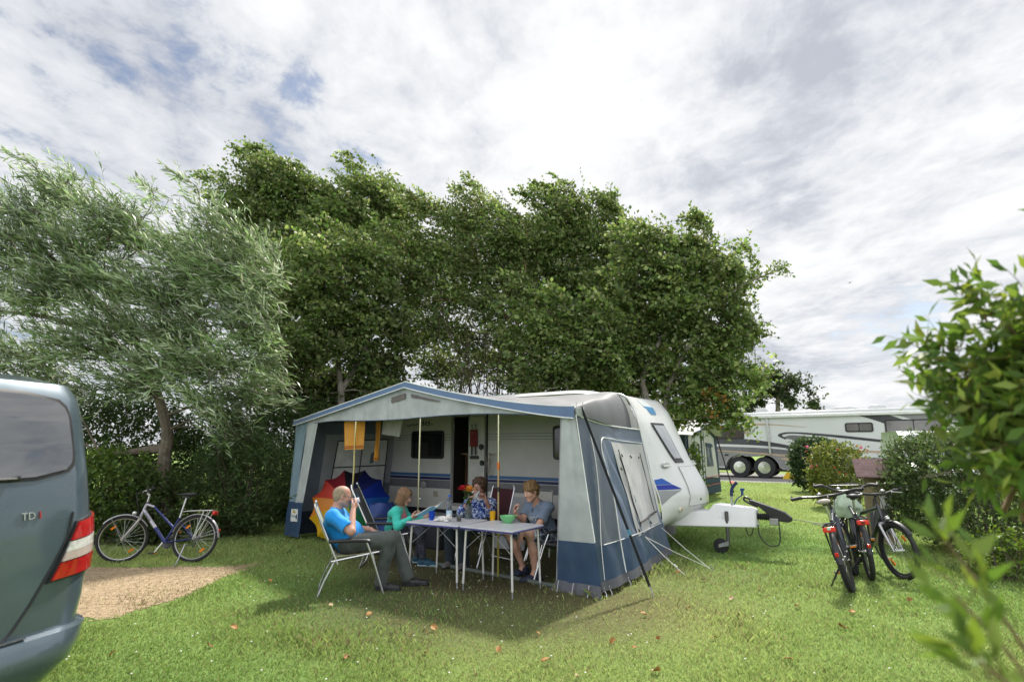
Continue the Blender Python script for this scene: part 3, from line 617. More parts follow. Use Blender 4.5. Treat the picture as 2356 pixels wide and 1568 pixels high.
shrub('shaded bush between the birch trunks behind the awning left corner', (-5.6, 14.4, 0), (2.1, .8), 3.0, 1100, [(.045,.08,.025),(.065,.105,.032)], 'broad', (.075,.3), .36, 11, 36, updir=.5, group='undergrowth between the trunks', slen=(.4,.8))
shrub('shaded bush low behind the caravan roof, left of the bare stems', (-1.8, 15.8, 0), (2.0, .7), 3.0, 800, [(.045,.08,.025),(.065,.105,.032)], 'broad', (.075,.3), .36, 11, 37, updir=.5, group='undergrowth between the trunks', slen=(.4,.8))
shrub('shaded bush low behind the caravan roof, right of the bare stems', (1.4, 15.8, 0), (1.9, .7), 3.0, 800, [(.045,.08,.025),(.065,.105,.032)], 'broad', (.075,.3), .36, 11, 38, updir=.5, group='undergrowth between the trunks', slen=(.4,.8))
# ---------------------------------------------------------------- caravan
WHITE = mat('caravan_white', (.69,.695,.69), .32, var=.06, vs=2, coat=.3, crough=.15, dirt=.10, dirtcol=(.38,.37,.32), bump=.04, bs=6)
SIDEW = mat('caravan_side', (.62,.62,.585), .42, var=.07, vs=2.5, dirt=.10, dirtcol=(.35,.34,.30), bump=.12, bs=240)
GLASSD = mat('dark_glass', (.012,.013,.015), .06, spec=.6, var=.2)
RUBBER = mat('black_rubber', (.018,.018,.02), .6, var=.3, vs=20)
BLACKP = mat('black_plastic', (.022,.022,.024), .42, var=.25, vs=15)
GREYP = mat('grey_plastic', (.22,.22,.23), .5, var=.15, vs=12)
ALU = mat('aluminium', (.62,.62,.63), .32, metal=.9, var=.15, vs=18)
STEEL = mat('polished_steel', (.70,.70,.70), .18, metal=1., var=.1, vs=18)
GALV = mat('galvanised', (.42,.43,.44), .5, metal=.7, var=.25, vs=20)
BLUE1 = mat('stripe_blue', (.045,.15,.34), .4); NAVY = mat('stripe_navy', (.012,.02,.10), .4); SGREY = mat('stripe_grey', (.17,.17,.185), .45)
MAROON = mat('red_nylon', (.22,.02,.022), .6, var=.25, vs=14, bump=.3)
cv = thing('caravan', 'white touring caravan with blue stripes and rounded nose, awning fixed to its side', 'caravan', (-2.531, 12.211, 0), -.6265)
# local frame: x = s, y = t-2.54, z
HW = 1.05
ZS = [.40,.47,.55,.70,.85,1.0,1.12,1.43,1.75,2.0,2.2,2.38,2.45]
SS = [5.80,5.85,5.87,5.86,5.83,5.78,5.74,5.68,5.61,5.56,5.49,5.36,5.2]
SC = [5.78,5.90,6.01,6.13,6.15,6.09,6.02,5.83,5.69,5.57,5.45,5.25,5.05]
SF = [.05,.05,.06,.10,.12,.16,.18,.24,.29,.33,.30,.24,.15]
def nose(y, z):
    x = np.clip((np.asarray(y)-HW)/HW, -1, 1); f = 1-np.abs(x)**2.2
    a = np.interp(z, ZS, SS)-np.interp(z, ZS, SF)*np.maximum(0, x); c = np.interp(z, ZS, SC); return a+(c-a)*f
ys = HW+HW*np.sin(np.linspace(-1, 1, 31)*np.pi/2); zs = np.array([.40,.43,.47,.51,.55,.6,.65,.7,.75,.8,.85,.9,.95,1.0,1.06,1.12,1.2,1.3,1.43,1.55,1.65,1.75,1.85,1.95,2.0,2.1,2.2,2.3,2.38,2.45])
rows = []
for y in ys:
    x_ = (y-HW)/HW; f = 1-abs(x_)**2.8; dz = .03*(1-abs(x_)**3)
    row = [(float(nose(y, z)), y, z) for z in zs]
    x1 = row[-1][0]
    for k in range(1, 8):
        q = k/7.; row.append((x1-.15-.75*q, y, 2.45+(.10+dz)*math.sin(q*math.pi/2)-.07*abs(x_)**8))
    for s in np.linspace(4.0, .2, 8): row.append((s, y, 2.55+dz-.07*abs(x_)**8))
    row += [(-.25, y, 2.48-.03*abs(x_)**4), (-.5, y, 2.2), (-.6, y, 1.5), (-.66, y, .9), (-.62, y, .40)]
    rows.append(row)
P = np.array(rows)
mb = MB(); mb.grid(P, wv=True)
body = mb.build('body', WHITE, cv)
# side wall facing the awning, set with the doorway cut as real opening: panels left, above, right of the door
DO = (1.74, 2.13, .55, 2.16)
mb = MB()
def wallpiece(poly): mb.prism(poly, (0, -.02, 0), (0, -.001, 0))
top = lambda s: 2.44
wallpiece([(-.6,.42),(DO[0],.42),(DO[0],2.44),(-.4,2.44)])
wallpiece([(DO[0],2.16),(DO[1],2.16),(DO[1],2.44),(DO[0],2.44)])
wallpiece([(DO[0],.42),(DO[1],.42),(DO[1],.55),(DO[0],.55)])
wallpiece([(DO[1],.42),(5.84,.42),(5.85,.6),(5.78,1.0),(5.66,1.43),(5.53,2.0),(5.34,2.38),(5.24,2.44),(DO[1],2.44)])
wall = mb.build('side_wall', SIDEW, cv, smooth=False)
mb = MB()
for z0, z1, m_ in ((1.025,1.08,0),(.965,1.015,1),(.80,.955,2)):
    for a, b in ((-.55, DO[0]-.05), (2.59, 5.72)):
        mb.cur = m_; mb.prism([(a,z0),(b,z0),(b,z1),(a,z1)], (0,-.003,0), (0,-.021,0))
mb.cur = 2
for z in (1.82,1.77,1.72):
    for a, b in ((-.5,.62),(1.52,DO[0]-.05),(2.59,4.0),(4.78,5.5)):
        mb.prism([(a,z),(b,z),(b,z+.008),(a,z+.008)], (0,-.002,0), (0,-.021,0))
mb.build('stripes', [BLUE1, NAVY, SGREY], cv, smooth=False)
def cwindow(x0, x1, z0, z1):
    mb = MB(); mb.prism(roundrect(x0, z0, x1, z1, .06), (0,-.03,0), (0,-.021,0)); w = mb.build('window', BLACKP, cv, bevel=.008)
    mb = MB(); mb.prism(roundrect(x0+.05, z0+.05, x1-.05, z1-.05, .04), (0,-.006,0), (0,-.0515,0)); mb.build('pane', GLASSD, w, smooth=False)
cwindow(.62, 1.51, 1.36, 1.905); cwindow(4.01, 4.78, 1.38, 1.945)
# doorway: dark interior box with brown furniture
INT = mat('interior_wood', (.10,.05,.025), .5, var=.3, vs=5); INTD = mat('interior_dark', (.03,.025,.022), .8)
mb = MB(); x0, x1, z0, z1 = DO
mb.add([[x0,0,z0],[x1,0,z0],[x1,.9,z0],[x0,.9,z0],[x0,0,z1],[x1,0,z1],[x1,.9,z1],[x0,.9,z1]], [[0,1,2,3],[4,7,6,5],[3,2,6,7],[0,3,7,4],[1,5,6,2]])
mb.build('door_recess', INTD, cv, smooth=False)
mb = MB(); mb.box((x0+.15,.55,1.0),(.25,.5,.88)); mb.box((x1-.1,.6,.85),(.18,.5,.6)); mb.build('cupboard', INT, cv, bevel=.01)
mb = MB(); mb.box((x0+.19,.5,1.455),(.36,.6,.03)); mb.build('worktop', mat('worktop', (.30,.20,.11), .3), cv, bevel=.006)
mb = MB()
for q in (((x0-.045+.02,-.03,(z0+z1)/2),(.045,.02,z1-z0+.06)),((x1+.015,-.03,(z0+z1)/2),(.03,.02,z1-z0+.06)),(((x0+x1)/2,-.03,z0-.02),(x1-x0+.05,.03,.05)),(((x0+x1)/2,-.03,z1+.02),(x1-x0+.02,.02,.04))): mb.box(*q)
mb.build('door_frame', mat('frame_grey', (.30,.29,.27), .45), cv, bevel=.005)
# door leaf folded open against the wall, its inner side towards us
mb = MB(); mb.prism(roundrect(2.17,.58,2.55,2.15,.05), (0,-.045,0), (0,-.03,0)); door = mb.build('door', mat('door_lining', (.60,.60,.57), .4), cv, bevel=.008)
mb = MB(); mb.prism(roundrect(2.22,1.37,2.43,1.43,.012), (0,-.02,0), (0,-.0755,0)); mb.build('handle', BLACKP, door, bevel=.006)
mb = MB(); mb.prism(roundrect(2.20,1.46,2.46,2.05,.03), (0,-.006,0), (0,-.0755,0)); mb.prism(roundrect(2.20,.68,2.46,1.30,.03), (0,-.006,0), (0,-.0755,0)); mb.build('panel', mat('door_lining', (.60,.60,.57), .4), door, bevel=.004)
mb = MB(); mb.lathe([(.0,0),(.05,0),(.056,.015),(.045,.03),(0,.03)], (2.49,-.08,1.59), 18, Matrix.Rotation(R(90),4,'X')); mb.build('latch', BLACKP, door); mb = MB(); mb.lathe([(.0,0),(.045,0),(.05,.02),(.035,.035),(0,.035)], (2.51,-.08,1.30), 18, Matrix.Rotation(R(90),4,'X')); mb.build('latch', BLACKP, door)
mb = MB(); mb.tube([(2.58,-.035,.5),(2.58,-.035,2.2)], .014, 8); mb.build('door_seal', RUBBER, cv)
# small fittings on the side
mb = MB(); mb.lathe([(0,0),(.065,0),(.07,.01),(.05,.02),(0,.02)], (.98,-.02,.85), 20, Matrix.Rotation(R(90),4,'X')); mb.build('flue_cap', mat('fitting', (.36,.36,.36), .4), cv)
mb = MB(); mb.prism(roundrect(1.26,.64,1.37,.75,.01), (0,-.02,0), (0,-.021,0)); mb.build('hatch', mat('hatch_beige', (.40,.38,.30), .5), cv, bevel=.004)
mb = MB()                              # a line of black silhouettes: waves and little sails
pts = [(x, 2.03+.012*math.sin(x*34)+.02*math.exp(-((x-.70)/.1)**2)) for x in np.linspace(.44,1.19,50)]
mb.prism(pts+[(x,z-.016) for x,z in pts[::-1]], (0,-.003,0), (0,-.021,0))
for x in (.92,1.0,1.08): mb.prism([(x-.03,2.045),(x+.03,2.045),(x+.005,2.13)], (0,-.003,0), (0,-.021,0))
mb.build('decal', BLACKP, cv, smooth=False)
# awning rail, roof edge
rail = [(5.845,-.03,.42),(5.80,-.03,.8),(5.73,-.03,1.12),(5.66,-.03,1.5),(5.555,-.03,2.0),(5.44,-.03,2.28),(5.34,-.03,2.39),(5.15,-.03,2.44),(4.9,-.03,2.45),(4.5,-.02,2.43)]
mb = MB(); mb.tube(smoothpath(rail, 60), .014, 8); mb.build('awning_rail', mat('rail_white', (.66,.66,.65), .35), cv)
# skirt and chassis
mb = MB(); mb.sheet([[(x, .0, z) for z in (.02,.24,.45)] for x in np.linspace(-.4,5.2,30)], .004); mb.build('skirt', mat('skirt_navy', (.012,.016,.028), .6, bump=.3, bs=5), cv)
mb = MB(); mb.box((5.0,HW-.75,.36),(1.9,.06,.12)); mb.box((5.0,HW+.75,.36),(1.9,.06,.12)); mb.box((2.5,HW,.38),(6.1,2.1,.05)); mb.box((1.9,HW,.28),(.1,2.,.1)); mb.build('chassis', mat('chassis_grey', (.10,.10,.10), .6, dirt=.3), cv, bevel=.006)
for yy in (.25, 2*HW-.25):
    mb = MB(); mb.tube(arc((2.0,yy,.31),.225,0,2*np.pi*31/32,32), .085, 10, closed=True); w = mb.build('wheel', RUBBER, cv)
    mb = MB(); mb.lathe([(0,-.05),(.2,-.06),(.2,.06),(0,.05)], (2.0,yy,.31), 24, Matrix.Rotation(R(90),4,'X')); mb.build('rim', GALV, w)
# front patches: laid on the curved nose
def nosepatch(name, cells, m, parent, off=.006, smooth=True):
    mb = MB()
    for (pts, ny, nz) in cells:              # pts: 4 corners (y,z): TL TR BR BL bilinear
        a, b, c, d = [np.array(q, float) for q in pts]; G = []
        for i in range(ny+1):
            r_ = []
            for k in range(nz+1):
                u, v = i/ny, k/nz; q = a*(1-u)*(1-v)+b*u*(1-v)+c*u*v+d*(1-u)*v
                y, z = q; s = float(nose(y, z)); e = .02
                n = np.array([1., -(float(nose(y+e, z))-float(nose(y-e, z)))/(2*e), -(float(nose(y, z+e))-float(nose(y, z-e)))/(2*e)]); n /= np.linalg.norm(n)
                r_.append(np.array([s, y, z])+n*off)
            G.append(r_)
        mb.sheet(G, .008)
    return mb.build(name, m, parent)
fw = nosepatch('front_window', [([(.40,1.97),(.92,1.97),(.98,1.34),(.66,1.34)],14,10)], BLACKP, cv, .012)
nosepatch('pane', [([(.45,1.93),(.88,1.93),(.93,1.40),(.68,1.40)],14,10)], mat('window_glass', (.30,.32,.34), .04, spec=.9, coat=.8), fw, .022)
nosepatch('front_locker', [([(.68,1.28),(1.75,1.28),(1.75,.70),(.56,.70)],14,10)], WHITE, cv, .010)
mb = MB()
lk = [(.62,1.28)]+[(.62-.12*q,1.28-.58*q) for q in (.25,.5,.75,1.)]
e_ = []
for a, b in (((.68,1.28),(.56,.70)),((.56,.70),(1.75,.70)),((1.75,.70),(1.75,1.28)),((1.75,1.28),(.68,1.28))):
    for q in np.linspace(0,1,9)[:-1]:
        y = a[0]+(b[0]-a[0])*q; z = a[1]+(b[1]-a[1])*q; e_.append([float(nose(y,z))+.012, y, z])
mb.tube(e_, .006, 6, closed=True); mb.build('locker_seam', mat('seam_grey', (.33,.33,.33), .6), cv)
nosepatch('decal', [([(.02,1.10),(.16,1.12),(.30,1.03),(.02,1.03)],5,4)], mat('decal_blue', (.02,.10,.42), .35), cv, .005)
nosepatch('decal', [([(.02,1.022),(.31,1.022),(.46,.955),(.02,.955)],6,4)], mat('decal_deep_blue', (.01,.03,.30), .35), cv, .005)
nosepatch('decal', [([(.02,.945),(.44,.94),(.2,.86),(.02,.74)],6,4)], mat('decal_grey', (.26,.27,.28), .4), cv, .005)
for (y, z) in ((.36,1.31),(1.72,1.31)):
    mb = MB(); c = np.array([float(nose(y,z))+.004, y, z]); mb.ball(c, (.03,.15,.055), 16, 8); g_ = mb.build('grab_handle', mat('handle_shadow', (.42,.42,.42), .5), cv)
    mb = MB(); mb.ball(c+np.array([.026,0,-.010]), (.018,.14,.018), 14, 8); mb.build('grip', WHITE, g_)
for y in (.40, 1.70):
    mb = MB(); c = np.array([float(nose(y,.66))-.01, y, .66]); mb.ball(c, (.03,.055,.05), 14, 10); l_ = mb.build('marker_lamp', WHITE, cv)
    mb = MB(); mb.ball(c+np.array([.02,-.01,0]), (.022,.03,.03), 12, 8); mb.build('lens', mat('lens_amber', (.45,.33,.18), .15, spec=.7), l_)
mb = MB(); c = np.array([float(nose(.93,.78))+.015,.93,.78]); mb.box(c,(.02,.04,.03)); mb.build('locker_latch', BLACKP, cv, bevel=.004)
# badge high on the nose: white shield with blue lower half
nosepatch('badge', [([(.55,2.36),(.95,2.36),(.95,2.25),(.55,2.25)],6,4)], mat('badge_white', (.62,.66,.68), .35), cv, .006)
nosepatch('badge', [([(.56,2.25),(.94,2.25),(.86,2.12),(.64,2.12)],6,4)], mat('badge_blue', (.06,.22,.42), .35), cv, .006)
# drawbar with its white cover
poly = [(5.72,.37),(6.96,.40),(6.96,.66),(6.86,.69),(6.36,.72),(6.26,.60),(5.80,.60)]
mb = MB(); V = []; n = len(poly)
for sg in (-1, 1):
    for (x, z) in poly: V.append((x, HW+sg*np.interp(x, [5.72,6.3,6.96], [.42,.20,.11])*(1. if z < .5 else .82), z))
mb.add(V, [list(range(n)), [n+k for k in range(n)][::-1]]+[[k, n+k, n+(k+1) % n, (k+1) % n] for k in range(n)])
db = mb.build('drawbar_cover', mat('cover_white', (.72,.72,.73), .45, var=.06), cv, bevel=.02, seg=3)
def dbw(x): return HW-np.interp(x, [5.72,6.3,6.96], [.42,.20,.11])
lettering('lettering', 'Hobby', .11, (6.28, dbw(6.3)-.004, .46), (6.9-6.3, dbw(6.9)-dbw(6.3), 0), (0,0,1), mat('emboss', (.64,.64,.65), .5), db, .003)
mb = MB(); mb.tube(np.array([(6.96+.014*k, HW, .56) for k in range(16)]), [.055 if k % 2 else .04 for k in range(16)], 12); mb.build('bellows', RUBBER, cv)
cp = [(7.12,.60),(7.12,.52),(7.40,.50),(7.44,.53),(7.44,.57),(7.36,.64),(7.2,.70),(6.92,.79),(6.86,.80),(6.85,.77),(6.98,.71)]
mb = MB(); mb.prism(cp, (0,.09,0), (0,HW-.045,0)); cpl = mb.build('coupling', mat('coupling_black', (.03,.03,.033), .4, var=.2), cv, bevel=.012)
mb = MB(); mb.tube(smoothpath([(6.97,HW,.72),(6.88,HW,.80),(6.80,HW,.83),(6.78,HW,.79),(6.86,HW,.74),(6.97,HW,.70)],20), .016, 8, closed=True); mb.build('handle', BLACKP, cpl)
mb = MB(); mb.box((7.20,HW-.02,.50),(.12,.12,.10)); mb.build('hitch_block', mat('cast_grey', (.35,.35,.34), .5, metal=.5), cpl, bevel=.01)
mb = MB(); mb.tube(smoothpath([(6.98,HW-.1,.45),(7.0,HW-.12,.3),(7.1,HW-.13,.18),(7.22,HW-.12,.17),(7.27,HW-.08,.25),(7.26,HW-.04,.48)],24), .009, 6); mb.tube(smoothpath([(6.80,HW-.1,.40),(6.83,HW-.1,.3),(6.88,HW-.1,.3),(6.92,HW-.1,.42)],12), .007, 6); mb.build('cable', RUBBER, cv)
JX, JY = 6.55, HW-.17
mb = MB(); mb.tube([(JX,JY,.18),(JX,JY,.62)], .028, 10); mb.tube([(JX,JY,.12),(JX,JY,.4)], .022, 10); jk = mb.build('jockey_wheel', mat('jockey_tube', (.12,.12,.12), .45, metal=.4), cv)
mb = MB(); mb.lathe([(0,-.04),(.07,-.045),(.10,-.04),(.11,-.02),(.11,.02),(.10,.04),(.07,.045),(0,.04)], (JX-.10,JY-.04,.112), 26, Matrix.Rotation(R(90),4,'X')); mb.build('tyre', RUBBER, jk)
mb = MB(); mb.lathe([(0,-.048),(.055,-.05),(.055,.05),(0,.048)], (JX-.10,JY-.04,.112), 20, Matrix.Rotation(R(90),4,'X')); mb.build('hub', BLACKP, jk)
mb = MB(); mb.prism([(JX-.12,.09),(JX+.03,.13),(JX+.03,.2),(JX-.12,.14)], (0,.012,0), (0,JY-.105,0)); mb.build('bracket', GALV, jk, bevel=.004)
mb = MB(); mb.tube([(6.60,HW-.03,.66),(6.605,HW-.03,.86)], .016, 8); br = mb.build('brake_lever', GALV, cv)
mb = MB(); mb.tube(smoothpath([(6.605,HW-.03,.84),(6.61,HW-.03,.93),(6.65,HW-.03,1.0),(6.70,HW-.03,1.05)],10), .024, 10); mb.build('grip', mat('grip_navy', (.02,.03,.10), .5), br)
mb = MB(); mb.tube(smoothpath([(6.62,HW,.70),(6.68,HW,.80),(6.76,HW,.86)],10), .009, 6); mb.tube([(6.76,HW,.86),(6.76,HW,.93)], .02, 8); mb.box((6.765,HW,.945),(.06,.03,.035)); mb.build('plug', mat('plug_blue', (.02,.06,.2), .5), cv)

# ---------------------------------------------------------------- awning
CAN_L = mat('canvas_light', (.42,.45,.45), .75, var=.22, vs=3, bump=.25, bs=200, dirt=.32, dirtcol=(.26,.27,.26), sheen=.1, transl=.10)
CAN_R = mat('canvas_roof', (.18,.185,.20), .55, var=.12, vs=2.5, bump=.15, bs=160, dirt=.2, dirtcol=(.28,.28,.28), transl=.22)
PVC_A = mat('canvas_side', rough=.42, attr=True, var=.10, vs=4, bump=.12, bs=160, dirt=.1, dirtcol=(.3,.3,.3), spec=.45)
PVC_N = mat('pvc_navy', (.036,.066,.125), .36, var=.16, vs=4, bump=.12, bs=20, dirt=.2, dirtcol=(.12,.15,.17), spec=.5)
PVC_B = mat('pvc_blue_band', (.075,.135,.24), .45, var=.14, vs=4, bump=.15, bs=30)
PIPE = mat('white_piping', (.70,.71,.70), .5)
INN = mat('canvas_inner', (.22,.255,.31), .8, var=.12, vs=3, bump=.2, bs=180, transl=.35)
INL = mat('canvas_inner_light', (.46,.48,.50), .8, var=.12, vs=3, bump=.2, transl=.35)
aw = thing('awning', 'blue and grey canvas awning with gabled front, pitched against the caravan side', 'awning', camp(0, 0), CAMPRZ)
def zfront(s):
    d = 1-abs(s-3.01)/3.05; d = np.clip(d, 0, 1); return 2.045+.50*(d**(1.45 if s > 3.01 else 1.0))
def zroof(s, q):                         # q 0 front .. 1 caravan
    w = q**.75; rear = 2.47-.02*((s-3)/3)**2
    return zfront(s)*(1-w)+rear*w-.05*math.sin(math.pi*q)*(1 if s > 3 else .8)
def sright(q): return 6.03-.62*q**1.1
def sleft(q): return -.08+.25*q
rows = []; q_s = np.linspace(0, 1, 18)
for q in q_s:
    t = 2.53*q; r_ = .03+.26*q; sr, slf = sright(q), sleft(q); row = []
    zl = 2.03; zr = 1.96-.12*q
    z0 = zroof(slf+r_, q)
    for a in np.linspace(0, math.pi/2, 6): row.append((slf+r_-r_*math.cos(a), t, zl+(z0-zl)*math.sin(a)))
    for s in np.linspace(slf+r_, sr-r_, 44)[1:-1]: row.append((s, t, zroof(s, q)))
    z0 = zroof(sr-r_, q)
    for a in np.linspace(math.pi/2, 0, 9): row.append((sr-r_+r_*math.cos(a)+.02*q*(1-math.sin(a)), t, zr+(z0-zr)*math.sin(a)))
    rows.append(row)
RP = np.array(rows)
RP[..., 2] += .006*np.sin(RP[..., 0]*23+RP[..., 1]*3)*np.clip((RP[..., 0]-4.5), 0, 1)+.004*np.sin(RP[..., 0]*9+RP[..., 1]*8)
mb = MB(); mb.sheet(RP, .004); mb.build('roof', CAN_R, aw)
# blue front band with white piping, hanging from the roof edge
fs = np.concatenate([np.linspace(-.09, 3.01, 26), np.linspace(3.01, 6.04, 28)[1:]])
band = [[(s, -.035-.02*q, zfront(s)+.012-(.085+.05*max(0, (s-4.6)/1.4)**1.5)*q) for q in (0, .5, 1)] for s in fs]
mb = MB(); mb.sheet(band, .006); bd = mb.build('front_band', PVC_B, aw)
mb = MB(); mb.tube([np.array(b[-1])+np.array([0,-.004,0]) for b in band], .008, 6); mb.tube([np.array(b[0])+np.array([0,0,.006]) for b in band], .008, 6); mb.build('piping', PIPE, aw)
# gable valance with folds
vb = []
for s in np.linspace(.02, 5.98, 150):
    zt = zfront(s)-.02; zb = 2.02+.015*math.sin(s*1.9)-.035*np.clip((1.2-s), 0, 1.2)-.03*np.clip(s-4.8, 0, 1.2); zb = min(zb, zt-.02)
    vb.append([(s, .012+.012*q*math.sin(s*29+3*math.sin(s*7))*(1-abs(s-3)/3.4)+.01*q*math.sin(s*11), zt+(zb-zt)*q) for q in np.linspace(0, 1, 7)])
mb = MB(); mb.sheet(vb, .004); mb.build('valance', CAN_L, aw)
mb = MB(); mb.tube([np.array(v[-1])+np.array([0,-.003,-.004]) for v in vb], .006, 6); mb.build('hem', mat('hem_navy', (.05,.08,.15), .6), aw)
for a, b in ((2.66, 2.98), (3.12, 3.75)):
    mb = MB(); mb.sheet([[(s, -.010, zfront(s)-.145-.0*q-(.085 if a < 3 else .04*(3.75-s)/.63+.01)*q) for q in (0, 1)] for s in np.linspace(a, b, 8)], .004); mb.build('patch', mat('patch_brown', (.13,.115,.11), .8, var=.3), aw)
# left front leg
def quad(pts, nu, nv, wob=0., seed=0, offs=0.):
    a, b, c, d = [np.array(q, float) for q in pts]; n = np.cross(b-a, d-a); n /= np.linalg.norm(n); G = []
    for i in range(nu+1):
        r_ = []
        for k in range(nv+1):
            u, v = i/nu, k/nv; p = a*(1-u)*(1-v)+b*u*(1-v)+c*u*v+d*(1-u)*v
            w = wob*(math.sin(u*9+seed+v*2)+.6*math.sin(u*17+2*seed-v*3))*(.3+.7*math.sin(math.pi*min(1, v*1.2+.1))); r_.append(p+n*(w+offs))
        G.append(r_)
    return G
mb = MB(); mb.sheet(quad([(-.09,.0,2.03),(.33,0,2.02),(.10,0,.62),(-.12,.0,.62)],10,14,.012,1), .004); mb.build('corner_panel', mat('canvas_bluegrey', (.20,.285,.345), .6, var=.1, transl=.08), aw)
mb = MB(); mb.sheet(quad([(.33,-.004,2.02),(.66,-.004,2.0),(.34,-.004,.62),(.10,-.004,.62)],8,14,.012,2), .004); mb.build('corner_panel', CAN_L, aw)
mb = MB(); mb.sheet(quad([(-.12,-.008,.63),(.35,-.008,.63),(.31,-.03,.05),(-.16,-.03,.05)],8,8,.01,3), .004); lb = mb.build('base_panel', PVC_N, aw)
# sticker on it: white card, small rainbow fan, lettering
mb = MB(); mb.prism([(.03,.30),(.25,.31),(.245,.52),(.035,.51)], (0,-.003,0), (0,-.036,0)); sk_ = mb.build('sticker', mat('sticker_white', (.68,.69,.68), .5), lb, smooth=False)
for i, c in enumerate([(.55,.06,.04),(.6,.25,.03),(.65,.5,.05),(.1,.4,.1)]):
    mb = MB(); r0, r1 = .02+.012*i, .03+.012*i; t = np.linspace(.3, 2.2, 10); mb.prism([(.12+r1*math.cos(a), .435+r1*math.sin(a)) for a in t]+[(.12+r0*math.cos(a), .435+r0*math.sin(a)) for a in t[::-1]], (0,-.002,0), (0,-.0395,0)); mb.build('emblem', mat('rainbow%d' % i, c, .5), sk_, smooth=False)
lettering('lettering', 'brand', .075, (.05,-.0405,.375), (1,0,0), (0,0,1), mat('ink_teal', (.02,.10,.16), .5), sk_, .0008)
mb = MB(); mb.prism([(.20,.35),(.235,.35),(.235,.43),(.20,.43)], (0,-.0015,0), (0,-.0395,0)); mb.build('emblem', NAVY, sk_, smooth=False)
# left side wall (we see its inner face) with window
mb = MB(); mb.sheet(quad([(-.10,0.02,2.04),(.18,2.5,2.2),(.0,2.5,.42),(-.14,.02,.42)],14,12,.015,4), .004); mb.build('side_wall', INN, aw)
mb = MB(); mb.sheet(quad([(-.14,.02,.43),(.0,2.5,.43),(-.02,2.5,.03),(-.16,.02,.03)],10,4,.012,5), .004); mb.build('base_panel', mat('pvc_inner_dark', (.025,.035,.055), .6), aw)
def lw(t, z): return (-.10+.28*t/2.5*(z/2.2)+.0+.02, t, z)
wf = MB(); wf.sheet(quad([lw(.62,1.82), lw(2.15,1.86), lw(2.15,.62), lw(.52,.62)],10,8,.004,6,.0), .004); wfo = wf.build('window_surround', INL, aw)
wp = MB(); wp.sheet([[np.array(q)+np.array([.012,0,0]) for q in r_] for r_ in quad([lw(.86,1.70), lw(1.98,1.74), lw(1.98,.72), lw(.74,.72)],8,8,.004,7)], .003)
wp.build('window_pane', mat('clouded_window', (.80,.81,.78), .35, var=.2, vs=4, transl=.15, spec=.4), wfo)
mb = MB()
for a, b in ((lw(.86,1.70),lw(1.98,1.74)),(lw(.74,.72),lw(1.98,.72)),(lw(.86,1.70),lw(.74,.72)),(lw(1.98,1.74),lw(1.98,.72)),(lw(.8,1.2),lw(1.98,1.22)),(lw(1.4,1.72),lw(1.36,.72))):
    mb.tube([np.array(a)+np.array([.022,0,0]), np.array(b)+np.array([.022,0,0])], .011, 6)
mb.build('window_bars', mat('zip_black', (.03,.03,.035), .6), wfo)
mb = MB(); mb.sheet(quad([(.14,2.50,2.2),(.42,2.48,2.25),(.12,2.48,.2),(-.02,2.5,.2)],6,10,.02,8), .004); mb.build('rear_flap', mat('canvas_inner_navy', (.05,.065,.10), .7), aw)
# right front leg panel
mb = MB(); mb.sheet(quad([(5.84,-.01,2.0),(6.03,-.015,1.97),(6.26,-.02,.545),(5.765,-.01,.53)],12,20,.007,9), .004); mb.build('corner_panel', CAN_L, aw)
mb = MB(); mb.sheet(quad([(5.765,-.014,.54),(6.262,-.024,.555),(6.33,-.03,.10),(5.745,-.02,.09)],10,10,.006,10), .004); mb.build('base_panel', PVC_N, aw)
mb = MB(); mb.sheet(quad([(5.745,-.018,.11),(6.33,-.03,.12),(6.36,-.07,.0),(5.68,-.06,.0)],10,3,.006,11), .005); mb.build('mud_flap', mat('pvc_grey', (.085,.09,.105), .5, var=.2, dirt=.3), aw)
mb = MB(); mb.tube([(5.84,-.015,2.0),(5.765,-.015,.53),(5.745,-.02,.09)], .009, 6); mb.build('zip', mat('zip_grey', (.25,.25,.27), .5), aw)
# right side wall: ruled surface with hanging folds
Ta = np.array([[6.03,0.0,1.96],[5.73,1.3,1.88],[5.55,2.53,1.85]]); Ba = np.array([[6.33,-.02,.07],[6.20,1.3,.06],[5.96,2.53,.08]])
def qb(P, a): return P[0]*(1-a)*(1-2*a)+P[1]*4*a*(1-a)+P[2]*a*(2*a-1)
def side(a, b, off=0., fold=1.):
    T_, B_ = qb(Ta, a), qb(Ba, a); p = T_*(1-b)+B_*b
    rail_s = np.interp(p[2], [.07,.6,1.12,2.0], [5.99,5.84,5.73,5.555]); k = a**4; p[0] = p[0]*(1-k)+rail_s*k
    n = np.array([.97, .15, .12])
    f = .034*math.sin(a*38+b*5+1.5*math.sin(b*3))*math.exp(-((a-.22)/.17)**2)*math.sin(math.pi*min(1, b*1.15))
    f += .022*math.sin((a-b*.42)*52)*math.exp(-((a-.42-.15*b)/.16)**2)*math.sin(math.pi*min(1,b*1.1))
    f += .016*math.sin(a*31+4*b)*b**2+.006*math.sin(a*17-b*6)
    f += .03*math.sin(math.pi*a)*(b-.5)*.5
    return p+n*(f*fold*(1-k)*(1-.6*math.exp(-(a/.03)**2))+off)
CS = np.array([.05,.075,.115]); CG = np.array([.105,.125,.155]); CMN = np.array([.13,.17,.24]); CD = np.array([.08,.105,.145])
mb = MB(); na, nb = 90, 60; G = [[side(i/na, .775*k/nb) for k in range(nb+1)] for i in range(na+1)]
mb.sheet(G, .004)
cols = []
